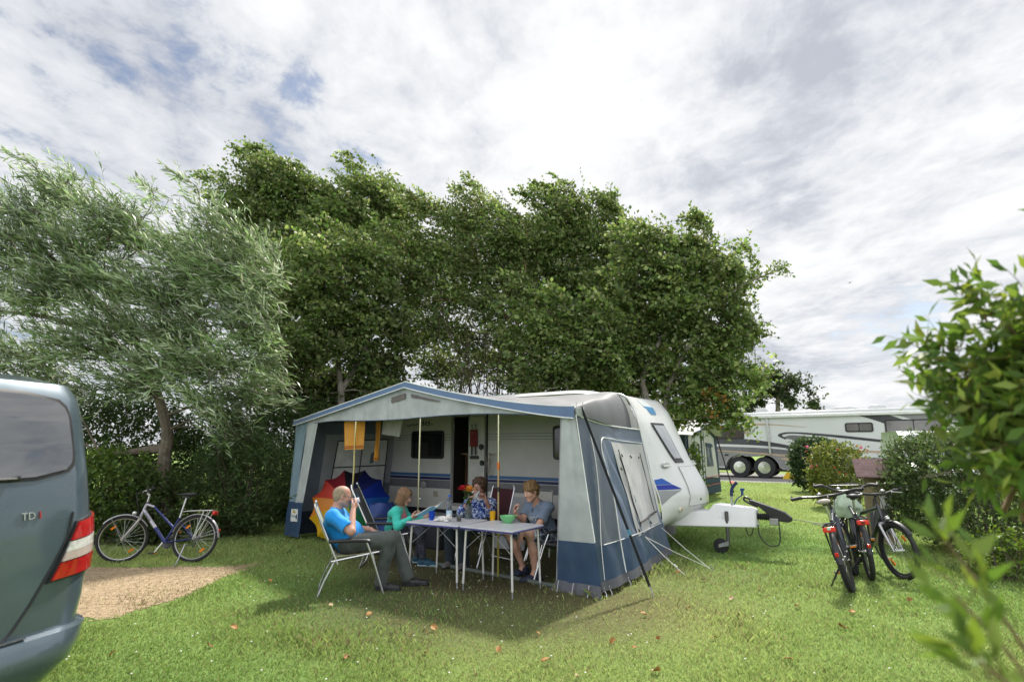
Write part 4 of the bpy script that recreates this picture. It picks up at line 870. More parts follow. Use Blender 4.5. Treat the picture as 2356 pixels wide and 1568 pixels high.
for i in range(na+1):
    for k in range(nb+1):
        a, b = i/na, .775*k/nb; s1 = .15-.10*b/.775; s2 = .28-.02*b
        c = CS if a < s1 else CG if a < s2 else CMN
        if b < .085 and a > s1: c = CD*1.2
        if b < .30 and s1 < a < s2+.10*(.3-b)/.3: c = CG*.9
        cols.append([*c, 1])
mb.c = [np.array(cols+cols)]
mb.build('side_wall', PVC_A, aw)
mb = MB(); G = [[side(i/na, .765+.195*k/14, .004) for k in range(15)] for i in range(na+1)]; mb.sheet(G, .004); mb.build('base_panel', PVC_N, aw)
mb = MB(); G = [[side(i/na, .955+.05*k/3, .008+.01*k/3) for k in range(4)] for i in range(na+1)]; mb.sheet(G, .004); mb.build('mud_flap', mat('pvc_grey', (.085,.09,.105), .5, var=.2, dirt=.3), aw)
def sline(pts, r, off=.006): return smoothpath([side(a, b, off) for a, b in pts], 40), r
mb = MB()
mb.tube(*sline([(0,.0),(0,.25),(0,.5),(0,.74)], .007))
mb.tube(*sline([(.155,.0),(.14,.25),(.11,.5),(.06,.75),(.04,.95)], .005))
mb.tube(*sline([(.36,.10),(.31,.13),(.285,.22),(.27,.5),(.265,.75),(.26,.955)], .008))
mb.tube(*sline([(.36,.10),(.5,.10),(.7,.105),(.97,.115)], .007)); mb.tube(*sline([(.08,.765),(.3,.765),(.6,.765),(.97,.765)], .005)); mb.tube(*sline([(.02,.0),(.25,.0),(.5,.0),(.97,.0)], .009, .012))
mb.build('piping', PIPE, aw)
# white roll-down window flap
def flap(u, v, off=.012):
    a = (.45+.07*v)*(1-u)+.955*u; b = .125+.66*v-.03*u*v
    w = .006*math.sin(u*13+v*3)+.004*math.sin(u*31+v*5)*v; return side(a, b, off+w, .35)
mb = MB(); mb.sheet([[flap(i/24, k/30) for k in range(31)] for i in range(25)], .004); wfp = mb.build('window_flap', mat('flap_white', (.50,.50,.50), .6, var=.12, vs=3, dirt=.2, dirtcol=(.42,.42,.41), bump=.25, bs=60, transl=.1), aw)
mb = MB(); mb.sheet([[flap(.14+.72*i/20, .13+.74*k/26, .022+.006*math.sin(i*1.1+k*.4)) for k in range(27)] for i in range(21)], .004); mb.build('flap_cover', mat('flap_white2', (.54,.54,.54), .6, var=.12, vs=4, bump=.35, bs=25, transl=.1), wfp)
mb = MB(); mb.tube([flap(.14,v,.03) for v in np.linspace(.08,.92,20)], .006, 6); mb.tube([flap(.86,v,.03) for v in np.linspace(.12,.84,20)], .006, 6); mb.tube([flap(u,.885-.03*u,.034) for u in np.linspace(.14,.9,16)], .013, 8)
for u, v in ((.2,.13),(.5,.145),(.78,.155),(.03,.28),(.03,.93),(.6,.93)): mb.tube([flap(u,v,.032), flap(u+.015,v+.03,.036)], .008, 6)
mb.build('zip', BLACKP, wfp)
# poles
POLE = mat('brass_pole', (.55,.52,.36), .28, metal=.85, var=.12, vs=12); POLED = mat('bronze_pole', (.45,.33,.20), .35, metal=.8, var=.12, vs=12); POLEY = mat('yellow_pole', (.36,.31,.07), .45, metal=.3)
for s in (1.72, 3.30, 4.82):
    mb = MB(); mb.tube([(s,.03,.0),(s,.03,2.05)], .0125, 10); p_ = mb.build('pole', POLE, aw)
    if s == 4.82:
        mb = MB(); mb.tube([(s,.03,.62),(s,.03,1.34)], .0145, 10); mb.build('sleeve', POLED, p_)
        mb = MB(); mb.tube([(s,.03,.02),(s,.03,.62)], .0142, 10); mb.build('sleeve', POLEY, p_)
        mb = MB(); mb.tube([(s,.03,1.31),(s,.03,1.40)], .019, 10); mb.build('clamp', mat('orange_clamp', (.55,.14,.02), .45), p_)
        mb = MB(); mb.tube([(s,.03,1.03),(s,.03,1.09)], .019, 10); mb.build('clamp', BLACKP, p_)
    else:
        mb = MB(); mb.tube([(s,.03,.86),(s+.04,.03,.86)], .008, 6); mb.ball((s+.045,.03,.86), .016, 10, 6); mb.build('clamp', STEEL, p_)
mb = MB()
for s in (.1, 1.72, 3.01, 4.82): mb.tube([(s,.03,zroof(max(s,.1),0)-.04),(s,2.5,2.40)], .012, 8)
mb.tube([(.0,.04,2.0),(3.01,.04,2.47),(5.95,.04,2.0)], .012, 8); mb.build('roof_pole', ALU, aw)
# brown striped cord hanging beside the first pole, storm strap and guy ropes
mb = MB(); mb.tube(smoothpath([(1.78,.0,2.0),(1.79,-.02,1.6),(1.78,0,1.3),(1.77,0,1.05)],16), .006, 6); mb.build('cord', mat('cord_yellow', (.5,.36,.05), .7), aw)
STRAP = mat('strap_black', (.025,.026,.03), .65, bump=.4, bs=200)
pg = np.array(on(1496,1372)); s_, t_ = tocamp(pg[0], pg[1])
mb = MB(); A = np.array([6.035,.12,2.06]); B = np.array([s_, t_, .10]); d = (B-A); w_ = np.cross(d, [.6,.8,0]); w_ = w_/np.linalg.norm(w_)*.022
w_ = np.array([.75,-.3,.2]); w_ = w_-d*(w_@d)/(d@d); w_ = w_/np.linalg.norm(w_)*.022
mb.sheet([[A+d*q-w_, A+d*q+w_] for q in np.linspace(0,1,14)], .004); stp = mb.build('storm_strap', STRAP, aw)
mb = MB(); c = A+d*.70; mb.sheet([[c+d*q*.03-w_*1.1+np.array([.004,-.006,0]), c+d*q*.03+w_*1.1+np.array([.004,-.006,0])] for q in (0,.5,1)], .004); mb.build('strap_label', mat('label_blue', (.12,.35,.5), .5), stp)
mb = MB(); mb.tube([B+np.array([0,0,.02]), B+np.array([.03,-.01,-.05]), B+np.array([.035,-.01,-.095])], .007, 6); mb.build('peg', GALV, stp)
ROPE = mat('rope_white', (.62,.62,.58), .8)
for (ua, va), (ug, vg), kk in (((.95,.80),(1638,1311),0),((.60,.80),(1634,1306),1),((.62,.81),(1577,1323),2)):
    A = side(ua, va, .02); g2_ = on(ug, vg); sg, tg = tocamp(g2_[0], g2_[1])
    mb = MB(); Bq = np.array([sg, tg, .0]); mb.tube([A, (A+Bq)/2+np.array([0,0,-.015]), Bq], .0045, 5)
    if kk == 2: mb.tube([A+(Bq-A)*.72, A+(Bq-A)*.80], .012, 6)
    ro = mb.build('guy_rope', ROPE, aw); mb = MB(); mb.tube([Bq+np.array([0,0,-.02]), Bq+np.array([.02,0,.05])], .005, 5); mb.build('peg', GALV, ro)
for (a, L_) in ((.02,0),(.06,0),(.26,0),(.42,0),(.58,0),(.75,0),(.9,0)):
    A = side(a, 1.0, .012); mb = MB(); A2 = A+np.array([.05,-.03,-.06]); A2[2] = .01
    mb.tube([A+np.array([0,0,.03]), A, (A+A2)/2+np.array([.01,0,0]), A2], .006, 6); mb.build('peg', GALV, aw)
for s in (5.80, 6.0, 6.2):
    mb = MB(); mb.tube([(s,-.06,.115),(s,-.08,.06),(s,-.105,-.02)], .006, 6); mb.build('peg', GALV, aw)
for x, y in ((6.03,.02),(6.04,.14)):
    mb = MB(); mb.tube([(x,y,1.98),(x+.005,y,2.12)], .004, 5); mb.build('pole_tip', GALV, aw)
mb = MB(); mb.box((6.035,.09,2.0),(.02,.17,.10)); mb.build('corner_cap', CAN_L, aw, bevel=.005)
# flat threshold rail on the ground
mb = MB(); mb.box((3.9,.06,.02),(3.8,.05,.035)); o = mb.build('threshold_rail', mat('rail_green_grey', (.13,.16,.14), .7, dirt=.5), aw, bevel=.006)
# ---------------------------------------------------------------- van at the left edge
PAINT = mat('van_paint', (.085,.118,.15), .30, metal=.35, var=.10, vs=3, coat=1., crough=.06, dirt=.10, dirtcol=(.2,.2,.18))
vo = np.array([-2.34, 3.42, 0.]); va = np.array([-.30,-.954]); vrz = math.atan2(va[1], va[0])
van = thing('van', 'dark blue grey van cut off by the left edge, its tailgate towards the camera', 'van', vo, vrz)
# local: x along the rear face from the right corner, y = va rotated +90 deg (out of the rear face is +y?), built so that body lies at y<0
# va=(.267,-.964) -> local +y = (.964,.267): points out of the rear face towards the camera side
VZ = [.32,.40,.52,.64,.66,.80,1.0,1.15,1.30,1.45,1.60,1.75,1.86,1.94,1.985]
VR = [-.08,.02,.05,.045,.02,.015,.01,0.,-.01,-.03,-.055,-.085,-.115,-.165,-.32]       # rear face out-set
VS = [.32,.21,.10,.05,.03,.0,-.01,-.005,.01,.025,.045,.065,.085,.12,.22]               # side inset
VC = [.16,.2,.22,.22,.2,.2,.2,.2,.2,.2,.2,.19,.18,.17,.15]
VW = 1.90; VLn = 4.85
def vprof(z): return np.interp(z, VZ, VR), np.interp(z, VZ, VS), np.interp(z, VZ, VC)
def vsurf(l, z, off=0.):
    """l: arc length along the rear outline, measured from the start of the right corner bend (0 = side, grows towards the left)"""
    r, sd_, c = vprof(z); L1 = c*math.pi/2
    if l < 0: p = np.array([sd_, r-c+l]); n = np.array([-1., 0])
    elif l < L1: a = l/c; p = np.array([sd_+c-c*math.cos(a), r-c+c*math.sin(a)]); n = np.array([-math.cos(a), math.sin(a)])
    else:
        x = sd_+c+(l-L1); p = np.array([x, r]); n = np.array([0., 1.])
    x = p[0]; crown = .05*(1-((x-VW/2)/(VW/2))**2) if 0 < x < VW else 0
    k = min(1, max(0, l/L1)); p = p+np.array([0, crown*k])
    return np.array([p[0]+n[0]*off, p[1]+n[1]*off, z+off*.2])
rows = []
for z in VZ:
    r, sd_, c = vprof(z); L1 = c*math.pi/2; W_ = VW-2*sd_-2*c
    row = [vsurf(l, z) for l in np.concatenate([np.linspace(-2.4, 0, 9)[:-1], np.linspace(0, L1, 9), np.linspace(L1, L1+W_, 16)[1:]])]
    mir = []
    for q in row[:17][::-1][1:]: mir.append(np.array([VW-q[0], q[1], z]))
    row += mir
    rr = .35; fx = -VLn+np.interp(z, [.3,1.1,1.95], [.0,.12,1.5])
    row += [np.array([VW-sd_-.0, fx+rr, z]), np.array([VW-sd_-.12, fx+.08, z]), np.array([VW-sd_-rr, fx, z]), np.array([sd_+rr, fx, z]), np.array([sd_+.12, fx+.08, z]), np.array([sd_, fx+rr, z])]
    rows.append(row)
P = np.array(rows)
mb = MB(); mb.grid(P, wv=True)
n = P.shape[1]; base = (len(VZ)-1)*n; mb.f.append([base+k for k in range(n)]); mb.mi.append(0); mb.f.append(list(range(n))[::-1]); mb.mi.append(0)
mb.build('body', PAINT, van, sub=0)
def vpatch(name, corners, nu, nv, m, parent, off=.004, th=.006, rnd=0.):
    """corners (l,z): TL(right side) ... bilinear in (l,z)"""
    a, b, c, d = [np.array(q, float) for q in corners]; G = []
    for i in range(nu+1):
        r_ = []
        for k in range(nv+1):
            u, v = i/nu, k/nv
            if rnd:                          # superellipse rounding of the corners
                x, y = 2*u-1, 2*v-1; lim = (1-abs(y)**rnd)**(1/rnd) if abs(y) < 1 else 0.0; lim = max(lim, .72); x *= lim if abs(y) > .5 else 1; u = (x+1)/2
            q = a*(1-u)*(1-v)+b*u*(1-v)+c*u*v+d*(1-u)*v; r_.append(vsurf(q[0], q[1], off))
        G.append(r_)
    mb = MB(); mb.sheet(G, th); return mb.build(name, m, parent)
VGL = mat('van_glass', (.02,.024,.028), .02, spec=1., coat=.7, var=.3, vs=2, ior=1.9)
wn = vpatch('rear_window', [(.27,1.885),(1.75,1.885),(1.78,1.40),(.29,1.43)], 24, 14, BLACKP, van, .004, rnd=7)
vpatch('pane', [(.29,1.868),(1.73,1.868),(1.76,1.42),(.31,1.447)], 24, 14, VGL, wn, .009, rnd=7)
mb = MB(); mb.tube([vsurf(l,1.435,.03) for l in np.linspace(.62,1.2,8)], .010, 6); mb.tube([vsurf(.62,1.435,.02), vsurf(.60,1.437,.035)], .015, 6); mb.build('wiper', BLACKP, van)
# tailgate shut line and pressed lip
mb = MB(); mb.tube([vsurf(l, z, .001) for l, z in ((.315,1.25),(.345,1.12),(.45,.92),(.50,.82),(.55,.72),(.59,.665),(.66,.64),(.8,.625),(1.0,.62),(1.7,.62))], .0065, 6); mb.build('tailgate_seam', RUBBER, van)
RED = mat('lamp_red', (.42,.012,.01), .08, spec=.8, coat=.8, var=.2, vs=30); CLR = mat('lamp_clear', (.62,.60,.58), .07, spec=.8, coat=.8, var=.25, vs=40, bump=.3, bs=120)
tl = vpatch('tail_light', [(-.02,1.245),(.30,1.20),(.44,.905),(.02,.94)], 10, 12, BLACKP, van, .006, .012)
def tlp(u0, u1, v0, v1, name, m):
    a, b, c, d = [np.array(q) for q in ((-.02,1.245),(.30,1.20),(.44,.905),(.02,.94))]
    f = lambda u, v: tuple(a*(1-u)*(1-v)+b*u*(1-v)+c*u*v+d*(1-u)*v)
    vpatch(name, [f(u0,v0), f(u1,v0), f(u1,v1), f(u0,v1)], 8, 6, m, tl, .016, .014)
tlp(.04,.96,.03,.34,'lens',RED); tlp(.04,.96,.36,.53,'lens',CLR); tlp(.04,.96,.535,.68,'lens',mat('lamp_clear2', (.50,.40,.36), .1, spec=.8, coat=.8, bump=.4, bs=150)); tlp(.04,.96,.70,.97,'lens',RED)
# badge letters, reflector, bumper step
W_, f_ = text_mb('TDI', .055, (0,0,0), (1,0,0), (0,0,1), .003)
def rear_text(txt, l0, z0, size, m, name='badge'):
    W_, f_ = text_mb(txt, size, (0,0,0), (1,0,0), (0,1,0), .003); w = W_[:,0].max()
    V = np.array([vsurf(l0-x, z0+y, .005+zz) for x, y, zz in W_]); mb = MB(); mb.add(V, f_); return mb.build(name, m, van, smooth=False)
b_ = rear_text('TD', .585, 1.235, .052, STEEL); rear_text('I', .498, 1.235, .052, RED)
vpatch('reflector', [(.62,.50),(.90,.49),(.90,.445),(.64,.455)], 6, 3, RED, van, .052, .012)
BPM = PAINT
G = []
for l in np.linspace(-.5, 1.95, 40):
    G.append([vsurf(l, z, o) for z, o in ((.665,.0),(.67,.02),(.655,.045),(.60,.055),(.52,.05),(.44,.035),(.36,.01),(.325,-.02))])
mb = MB(); mb.sheet(G, .006); bp_ = mb.build('bumper', PAINT, van)
mb = MB(); mb.sheet([[vsurf(l, .672, o) for o in (.02,.045)] for l in np.linspace(.5,1.6,12)], .006); mb.build('step_pad', mat('step_pad', (.06,.065,.07), .7, bump=.5, bs=150), bp_)
for yy, in ((-.75,),(-3.75,)):
    for xx in (.13, VW-.13):
        mb = MB(); mb.tube(arc((xx,yy,.33),.225,0,2*np.pi*35/36,36,(0,1,0),(0,0,1)), .105, 10, closed=True); w = mb.build('wheel', RUBBER, van)
        mb = MB(); mb.lathe([(0,-.07),(.19,-.09),(.21,-.1),(.21,.1),(.19,.09),(0,.07)], (xx,yy,.33), 24, Matrix.Rotation(R(90),4,'Y')); mb.build('rim', ALU, w)
for x0, x1 in ((-.45,-1.35),(-1.5,-2.35),(-2.5,-3.2)):
    for sx, nm in ((0,1),(VW,-1)):
        mb = MB(); G = []
        for yy in np.linspace(x0, x1, 6): G.append([(sx+nm*(np.interp(z,VZ,VS)-.006), yy-.0, z) for z in np.linspace(1.2,1.75,6)])
        mb.sheet(G, .008); mb.build('side_window', VGL, van)
mb = MB(); mb.tube([vsurf(l, .62, .004) for l in (-2.2,-1.2,-.25)], .02, 6); mb.build('side_strip', BLACKP, van)

# ---------------------------------------------------------------- motorhome on the lane
mh = thing('motorhome', 'long white motorhome with grey, black and sand swooshes, parked on the gravel lane', 'motorhome', (*MP, 0), math.atan2(MD[1], MD[0]))
# local x along the side (right = front), y into the body, z up
MW = mat('mh_white', (.56,.575,.58), .35, var=.05, vs=.6, coat=.3); MG = mat('mh_grey', (.21,.21,.215), .35, var=.1, coat=.2); MC = mat('mh_charcoal', (.045,.045,.055), .35, coat=.2); MS = mat('mh_sand', (.40,.31,.21), .4, coat=.2); MM = mat('mh_mid', (.13,.13,.14), .35, coat=.2)
X0, X1, MHH, MHD = -3.0, 9.6, 3.32, 2.5
prof = [(X0,.55),(X0,3.0),(X0+.12,3.2),(X0+.5,MHH),(X1-.7,MHH+.02),(X1-.25,3.1),(X1,2.2),(X1+.05,1.2),(X1-.05,.45)]
prof += [(2.6,.45)]+[(1.45+1.02*math.cos(a)*.78, .50+.62*math.sin(a)*1.1) for a in np.linspace(.0,math.pi,12)][:0]
prof += [(2.12,.45)]+[(1.22+.72*math.cos(a), .50+.66*math.sin(a)) for a in np.linspace(.05,2.05,10)]+[(0.0+.72*math.cos(a), .50+.66*math.sin(a)) for a in np.linspace(1.09,3.09,10)]+[(-.78,.45)]
mb = MB(); mb.prism(prof, (0,MHD,0), (0,0,0)); mhb = mb.build('body', MW, mh, bevel=.06, seg=3)
def strip(name, pts_top, pts_bot, m, n=40, off=.004, parent=mh):
    A = smoothpath([(x,0,z) for x,z in pts_top], n); B = smoothpath([(x,0,z) for x,z in pts_bot], n)
    mb = MB(); V = []; 
    G = [[(a[0], -off, a[2]), (b[0], -off, b[2])] for a, b in zip(A, B)]
    mb.sheet(G, .004); return mb.build(name, m, parent, smooth=False)
strip('lower_panel', [(-2.97,1.28),(0,1.26),(3,1.20),(6,1.1),(9.5,1.0)], [(-2.97,.58),(-.85,.58),(-.85,.60),(-.84,.6),(-.83,.6)], MG) if False else None
mb = MB(); lp = [(X0+.02,.56),(-.80,.56)]+[(0.0+.76*math.cos(a), .50+.70*math.sin(a)) for a in np.linspace(3.06,1.10,10)]+[(1.22+.76*math.cos(a), .50+.70*math.sin(a)) for a in np.linspace(2.04,.08,10)]+[(2.2,.5),(X1-.1,.5),(X1-.02,1.0),(5.0,1.12),(2.0,1.24),(X0+.02,1.27)]
mb.prism(lp, (0,-.006,0), (0,-.001,0)); mb.build('lower_panel', MG, mh, smooth=False)
strip('stripe', [(X0+.02,1.62),(-1,1.60),(1.2,1.52),(3.2,1.34),(5.5,1.05)], [(X0+.02,1.28),(-1,1.27),(1.2,1.24),(3.2,1.16),(5.5,1.0)], MM)
strip('stripe', [(X0+.02,2.05),(-1.2,2.04),(.2,2.0),(1.6,1.82),(3.4,1.46),(4.2,1.36)], [(X0+.02,1.74),(-1.2,1.73),(.4,1.68),(1.6,1.60),(3.4,1.38),(4.2,1.33)], MC)
strip('stripe', [(X0+.02,1.44),(-1,1.40),(1,1.28),(3,1.12),(4.4,.96)], [(X0+.02,1.40),(-1,1.34),(1,1.20),(3,1.02),(4.4,.72)], MS, off=.008)
mb = MB(); mb.prism([(1.9,1.02),(2.6,1.06),(4.2,.98),(4.2,.5),(3.3,.5),(2.9,.72)], (0,-.004,0), (0,-.0095,0)); mb.build('stripe', MS, mh, smooth=False)
strip('stripe', [(2.3,1.95),(2.0,2.12),(2.15,2.26),(2.8,2.30),(4.6,2.14),(6.6,1.88),(8.6,1.62)], [(2.42,1.98),(2.2,2.12),(2.3,2.20),(2.85,2.22),(4.6,2.02),(6.6,1.76),(8.6,1.50)], MC, off=.008)
strip('stripe', [(2.25,2.06),(2.6,2.15),(3.4,2.08),(4.6,1.9)], [(2.28,2.02),(2.9,1.85),(3.6,1.66),(4.6,1.5)], MM, off=.006)
strip('stripe', [(.35,2.25),(.45,2.62),(.9,2.76),(2.0,2.70),(3.3,2.54)], [(.55,2.25),(.68,2.54),(1.0,2.66),(2.0,2.65),(3.3,2.52)], MS, off=.008)
strip('stripe', [(5.8,3.1),(6.6,3.1),(8.6,2.2),(9.5,1.9)], [(5.3,3.1),(6.1,2.85),(8.2,1.95),(9.5,1.6)], MC, off=.006)
strip('stripe', [(6.9,3.1),(9.4,3.1)], [(7.9,2.7),(9.4,2.7)], MG, off=.005)
strip('stripe', [(4.4,1.42),(6.6,1.38),(9.4,1.1)], [(4.4,1.36),(6.6,1.28),(9.4,1.0)], MS, off=.008)
def mwin(x0, x1, z0, z1, m, bars=(), blind=False):
    mb = MB(); mb.prism(roundrect(x0, z0, x1, z1, .10), (0,-.03,0), (0,-.002,0)); w = mb.build('window', BLACKP, mh, bevel=.01)
    xs = [x0+.05]+list(bars)+[x1-.05]
    for a, b in zip(xs[:-1], xs[1:]):
        mb = MB(); mb.prism(roundrect(a+.02, z0+.06, b-.02, z1-.06, .06), (0,-.008,0), (0,-.0325,0)); mb.build('pane', m, w, smooth=False)
MGLASS = mat('mh_glass', (.16,.15,.15), .06, spec=.8, var=.35, vs=1.2); MBL = mat('mh_blind', (.045,.03,.022), .25, var=.4, vs=3)
mwin(-1.55, .35, 1.98, 2.62, MBL, (-.62,)); mwin(5.0, 6.15, 2.26, 2.70, MGLASS, (5.58,)); mwin(6.6, 8.9, 2.05, 2.80, MGLASS, (7.7,))
mb = MB(); mb.box((3.9,-.08,3.10),(11.0,.16,.16)); mb.build('awning_case', mat('mh_case', (.62,.63,.63), .4), mh, bevel=.04)
mb = MB(); mb.box((1.55,-.05,2.15),(.09,.06,1.9),rot=(0,-.03,0)); mb.build('awning_arm', ALU, mh, bevel=.01)
mb = MB(); mb.box((-.75,-.07,2.74),(2.4,.12,.08)); mb.build('window_awning', mat('mh_case', (.62,.63,.63), .4), mh, bevel=.02)
mb = MB(); mb.box((.62,-.06,2.48),(.06,.06,.5),rot=(0,-.05,0)); mb.build('awning_arm', ALU, mh, bevel=.008)
for (x, w, h, yv) in ((-1.0,1.1,.24,.9),(1.2,.7,.26,.5),(3.2,1.0,.13,.8),(5.0,1.3,.18,.6),(6.3,.9,.26,1.3),(8.3,1.5,.34,1.2)):
    mb = MB(); q = [(x-w/2,0),(x+w/2,0),(x+w/2-.08,h*.7),(x+w/2-.25*w,h),(x-w/2+.2*w,h),(x-w/2+.04,h*.6)]; mb.prism(q, (0,.7,0), (0,yv,MHH+.004)); mb.build('roof_unit', mat('mh_roofunit', (.52,.53,.53), .5), mh, bevel=.03)
mb = MB(); mb.box((-.62,-.012,1.16),(.2,.02,.09)); mb.build('vent', BLACKP, mh, bevel=.005)
mb = MB(); mb.box((2.55,-.018,.82),(.16,.02,.08)); mb.build('side_marker', mat('amber', (.65,.18,.02), .2, spec=.7), mh, bevel=.008)
CHR = mat('wheel_chrome', (.65,.65,.64), .22, metal=1., var=.2, vs=15)
for xx in (0.0, 1.22, 7.6):
    mb = MB(); mb.lathe([(.30,.0),(.50,-.005),(.535,.03),(.54,.10),(.54,.22),(.50,.28),(.3,.28)], (xx,.03+.28,.535), 36, Matrix.Rotation(R(90),4,'X')); w = mb.build('wheel', RUBBER, mh)
    mb = MB(); mb.lathe([(0,.03),(.10,.03),(.13,.07),(.15,.10),(.23,.11),(.28,.06),(.30,.035),(.305,.06),(.30,.12),(0,.13)], (xx,.03+.03+.0,.535), 30, Matrix.Rotation(R(-90),4,'X') if False else Matrix.Rotation(R(90),4,'X')); 
    r_ = mb.build('rim', CHR, w); r_.location = (0,.06,0)
    mb = MB()
    for k in range(10):
        a = 2*math.pi*k/10; mb.ball((xx+.175*math.cos(a),-.015,.535+.175*math.sin(a)), (.02,.03,.02), 8, 6)
    nb = mb.build('wheel_nuts', CHR, w); nb['kind'] = 'stuff'
    mb = MB()
    mb.lathe([(0,0),(.55,0),(.55,.02),(0,.02)], (xx,1.2,.6), 24, Matrix.Rotation(R(90),4,'X')); 
    if xx < 5: mb.build('wheel_well', INTD, mh)
mb = MB(); mb.box((3.0,1.3,.42),(11.5,2.2,.12)); mb.build('chassis', mat('chassis_dark', (.025,.025,.025), .8), mh)
for sx, lb in ((2.05,'bright yellow wheel chock in front of the motorhome tyre'),(2.62,'yellow wheel chock lying further along under the motorhome')):
    mb = MB(); mb.prism([(0,0),(.72,0),(.66,.10),(.50,.16),(.30,.34),(.22,.34)], (0,.22,0)); mb.prism([(.18,.05),(.55,.05),(.3,.2)], (0,.03,0), (0,-.03,0)) if False else None
    yv = -.1 if sx < 2.5 else .9
    o = thing('wheel_chock', lb, 'wheel chock', (*(MP+MD*sx-MNRM*yv), 0), math.atan2(MD[1], MD[0]), 'yellow wheel chocks by the motorhome'); mb.build('ramp', mat('chock_yellow', (.62,.40,.02), .5), o, bevel=.015)

# ---------------------------------------------------------------- small tent awning behind the caravan
tA = np.array(on(1655,1135)); tdir = np.array([-.61,-.792]); trz = math.atan2(tdir[1], tdir[0])
tn = thing('tent_awning', 'small cream and blue tent awning with gabled front behind the caravan nose', 'awning', (tA[0], tA[1], 0), trz)
# local x from the right corner to the left along the gable, y: behind is...
TW = 2.9
TC = mat('tent_cream', (.60,.60,.57), .75, var=.12, vs=2, bump=.2, bs=90, transl=.1); TB = mat('tent_teal', (.03,.055,.09), .6, var=.15, vs=3); TP = mat('tent_pink', (.55,.16,.17), .6)
# the front faces local +y or -y? front normal = E1 -> local (E1.tdir, E1.perp)
ln = -1.0 if (np.array([-tdir[1], tdir[0]])@E1) < 0 else 1.0
def tq(pts, m, name, off=0., wob=.01, nu=8, nv=8):
    mb = MB(); mb.sheet(quad([(x, ln*(y+off), z) for x, y, z in pts], nu, nv, wob, len(name)), .005); return mb.build(name, m, tn)
tq([(.0,0,1.95),(TW/2,0,2.42),(TW/2,.02,.06),(-.1,.05,.06)], TB, 'front_wall'); tq([(TW/2,0,2.42),(TW,0,1.95),(TW+.1,.05,.06),(TW/2,.02,.06)], TB, 'front_wall')
tq([(.28,.0,1.88),(1.3,0,2.22),(1.3,.02,.62),(.12,.03,.55)], TC, 'cream_panel', .015); tq([(1.62,0,2.2),(2.7,0,1.9),(2.75,.03,.55),(1.62,.02,.62)], TC, 'cream_panel', .015)
tq([(.62,0,1.62),(1.15,0,1.66),(1.15,.02,.95),(.58,.03,.95)], mat('tent_window', (.10,.12,.14), .15, spec=.7), 'window', .03); tq([(.56,0,1.68),(1.2,0,1.72),(1.2,.02,1.60),(.56,.02,1.58)], TB, 'window_flap', .045)
tq([(1.75,0,1.66),(2.3,0,1.62),(2.3,.02,.95),(1.75,.02,.95)], mat('tent_window', (.10,.12,.14), .15, spec=.7), 'window', .03)
tq([(.0,0,1.95),(.0,-.02,1.9),(-.1,-.02,.06),(-.1,.05,.06)], TB, 'corner_panel', .0)
tq([(.05,0,1.92),(.05,-2.4,2.1),(-.05,-2.4,.06),(-.08,0,.06)], TB, 'side_wall')
for z in (.62,.36):
    mb = MB(); mb.tube([(x, ln*(.05), z-.02*x) for x in np.linspace(-.08,1.3,6)], .012, 5); mb.build('piping', TP, tn)
rows = []
for y in np.linspace(.42,-2.5,10):
    rows.append([(x, ln*(y-.10*abs(x-TW/2)), 1.95+.5*(1-abs(x-TW/2)/(TW/2+.08))+.02*math.sin(x*9+y*5)-(.10 if y > .3 else 0)*0+.06*max(0,-y)/2.5) for x in np.linspace(-.08,TW+.08,21)])
mb = MB(); mb.sheet(rows, .006); mb.build('roof', mat('tent_roof', (.58,.58,.56), .7, var=.12, bump=.4, bs=12, transl=.2), tn)
mb = MB(); mb.tube([np.array(p)+np.array([0,0,-.03]) for p in rows[0]], .03, 6); mb.build('front_band', TB, tn)
mb = MB(); mb.tube([(-.02,ln*.02,1.95),(-.22,ln*.42,.04)], .022, 6); mb.build('storm_strap', STRAP, tn)
mb = MB(); mb.tube([(TW/2,ln*.03,0),(TW/2,ln*.03,2.4)], .03, 6); mb.build('pole', PIPE, tn)
# climbing shrub between caravan nose and tent
shrub('bright green leafy bush growing up between the caravan nose and the small tent', (*(on(1606,1150)[:2]), 0), (.2,.26), 1.75, 75, [(.12,.20,.03),(.17,.25,.04),(.09,.15,.03)], 'broad', (.085,.3), .38, 8, 41, updir=.7, slen=(.25,.5))
# red disc lying on the grass
rd = on(1685,1112); mb = MB(); mb.lathe([(0,.05),(.10,.05),(.12,.02),(.12,0),(.11,0)], (0,0,0), 18); o = mb.build('red_bowl', mat('red_plastic', (.6,.05,.03), .4)); o.location = (*rd[:2], .02); o.rotation_euler = (.5,.2,0); tag(o, 'small red plastic disc lying on the grass near the gravel lane', 'disc')
# white vehicle behind the hedge: front end of a white van
wv = thing('white_van', 'front end of a white van behind the right hedge, mostly hidden', 'van', (*(at(2205,1090,16.)[:2]), 0), R(-112))
WVP = mat('wv_white', (.66,.69,.70), .25, var=.05, coat=.8)
rows = []
for yy in np.linspace(-.95,.95,13):
    e = 1-.10*abs(yy/.95)**3; rows.append([(x*e-.25*abs(yy/.95)**4, yy*(.93 if z > 1.4 else 1), z) for x, z in ((.0,.30),(.06,.5),(.02,.72),(-.10,.95),(-.75,1.12),(-.95,1.22),(-1.75,1.95),(-2.2,2.08),(-4.6,2.08),(-4.9,1.0),(-4.9,.3))])
mb = MB(); mb.grid(rows, wv=True); mb.build('body', WVP, wv, bevel=0)
mb = MB(); mb.sheet([[(-.99-.74*q+.02, y*(.80-.06*q), 1.27+.66*q+.02) for q in np.linspace(0,1,5)] for y in np.linspace(-1,1,9)], .01); mb.build('windscreen', mat('windscreen_pale', (.25,.28,.30), .05, spec=1.), wv)
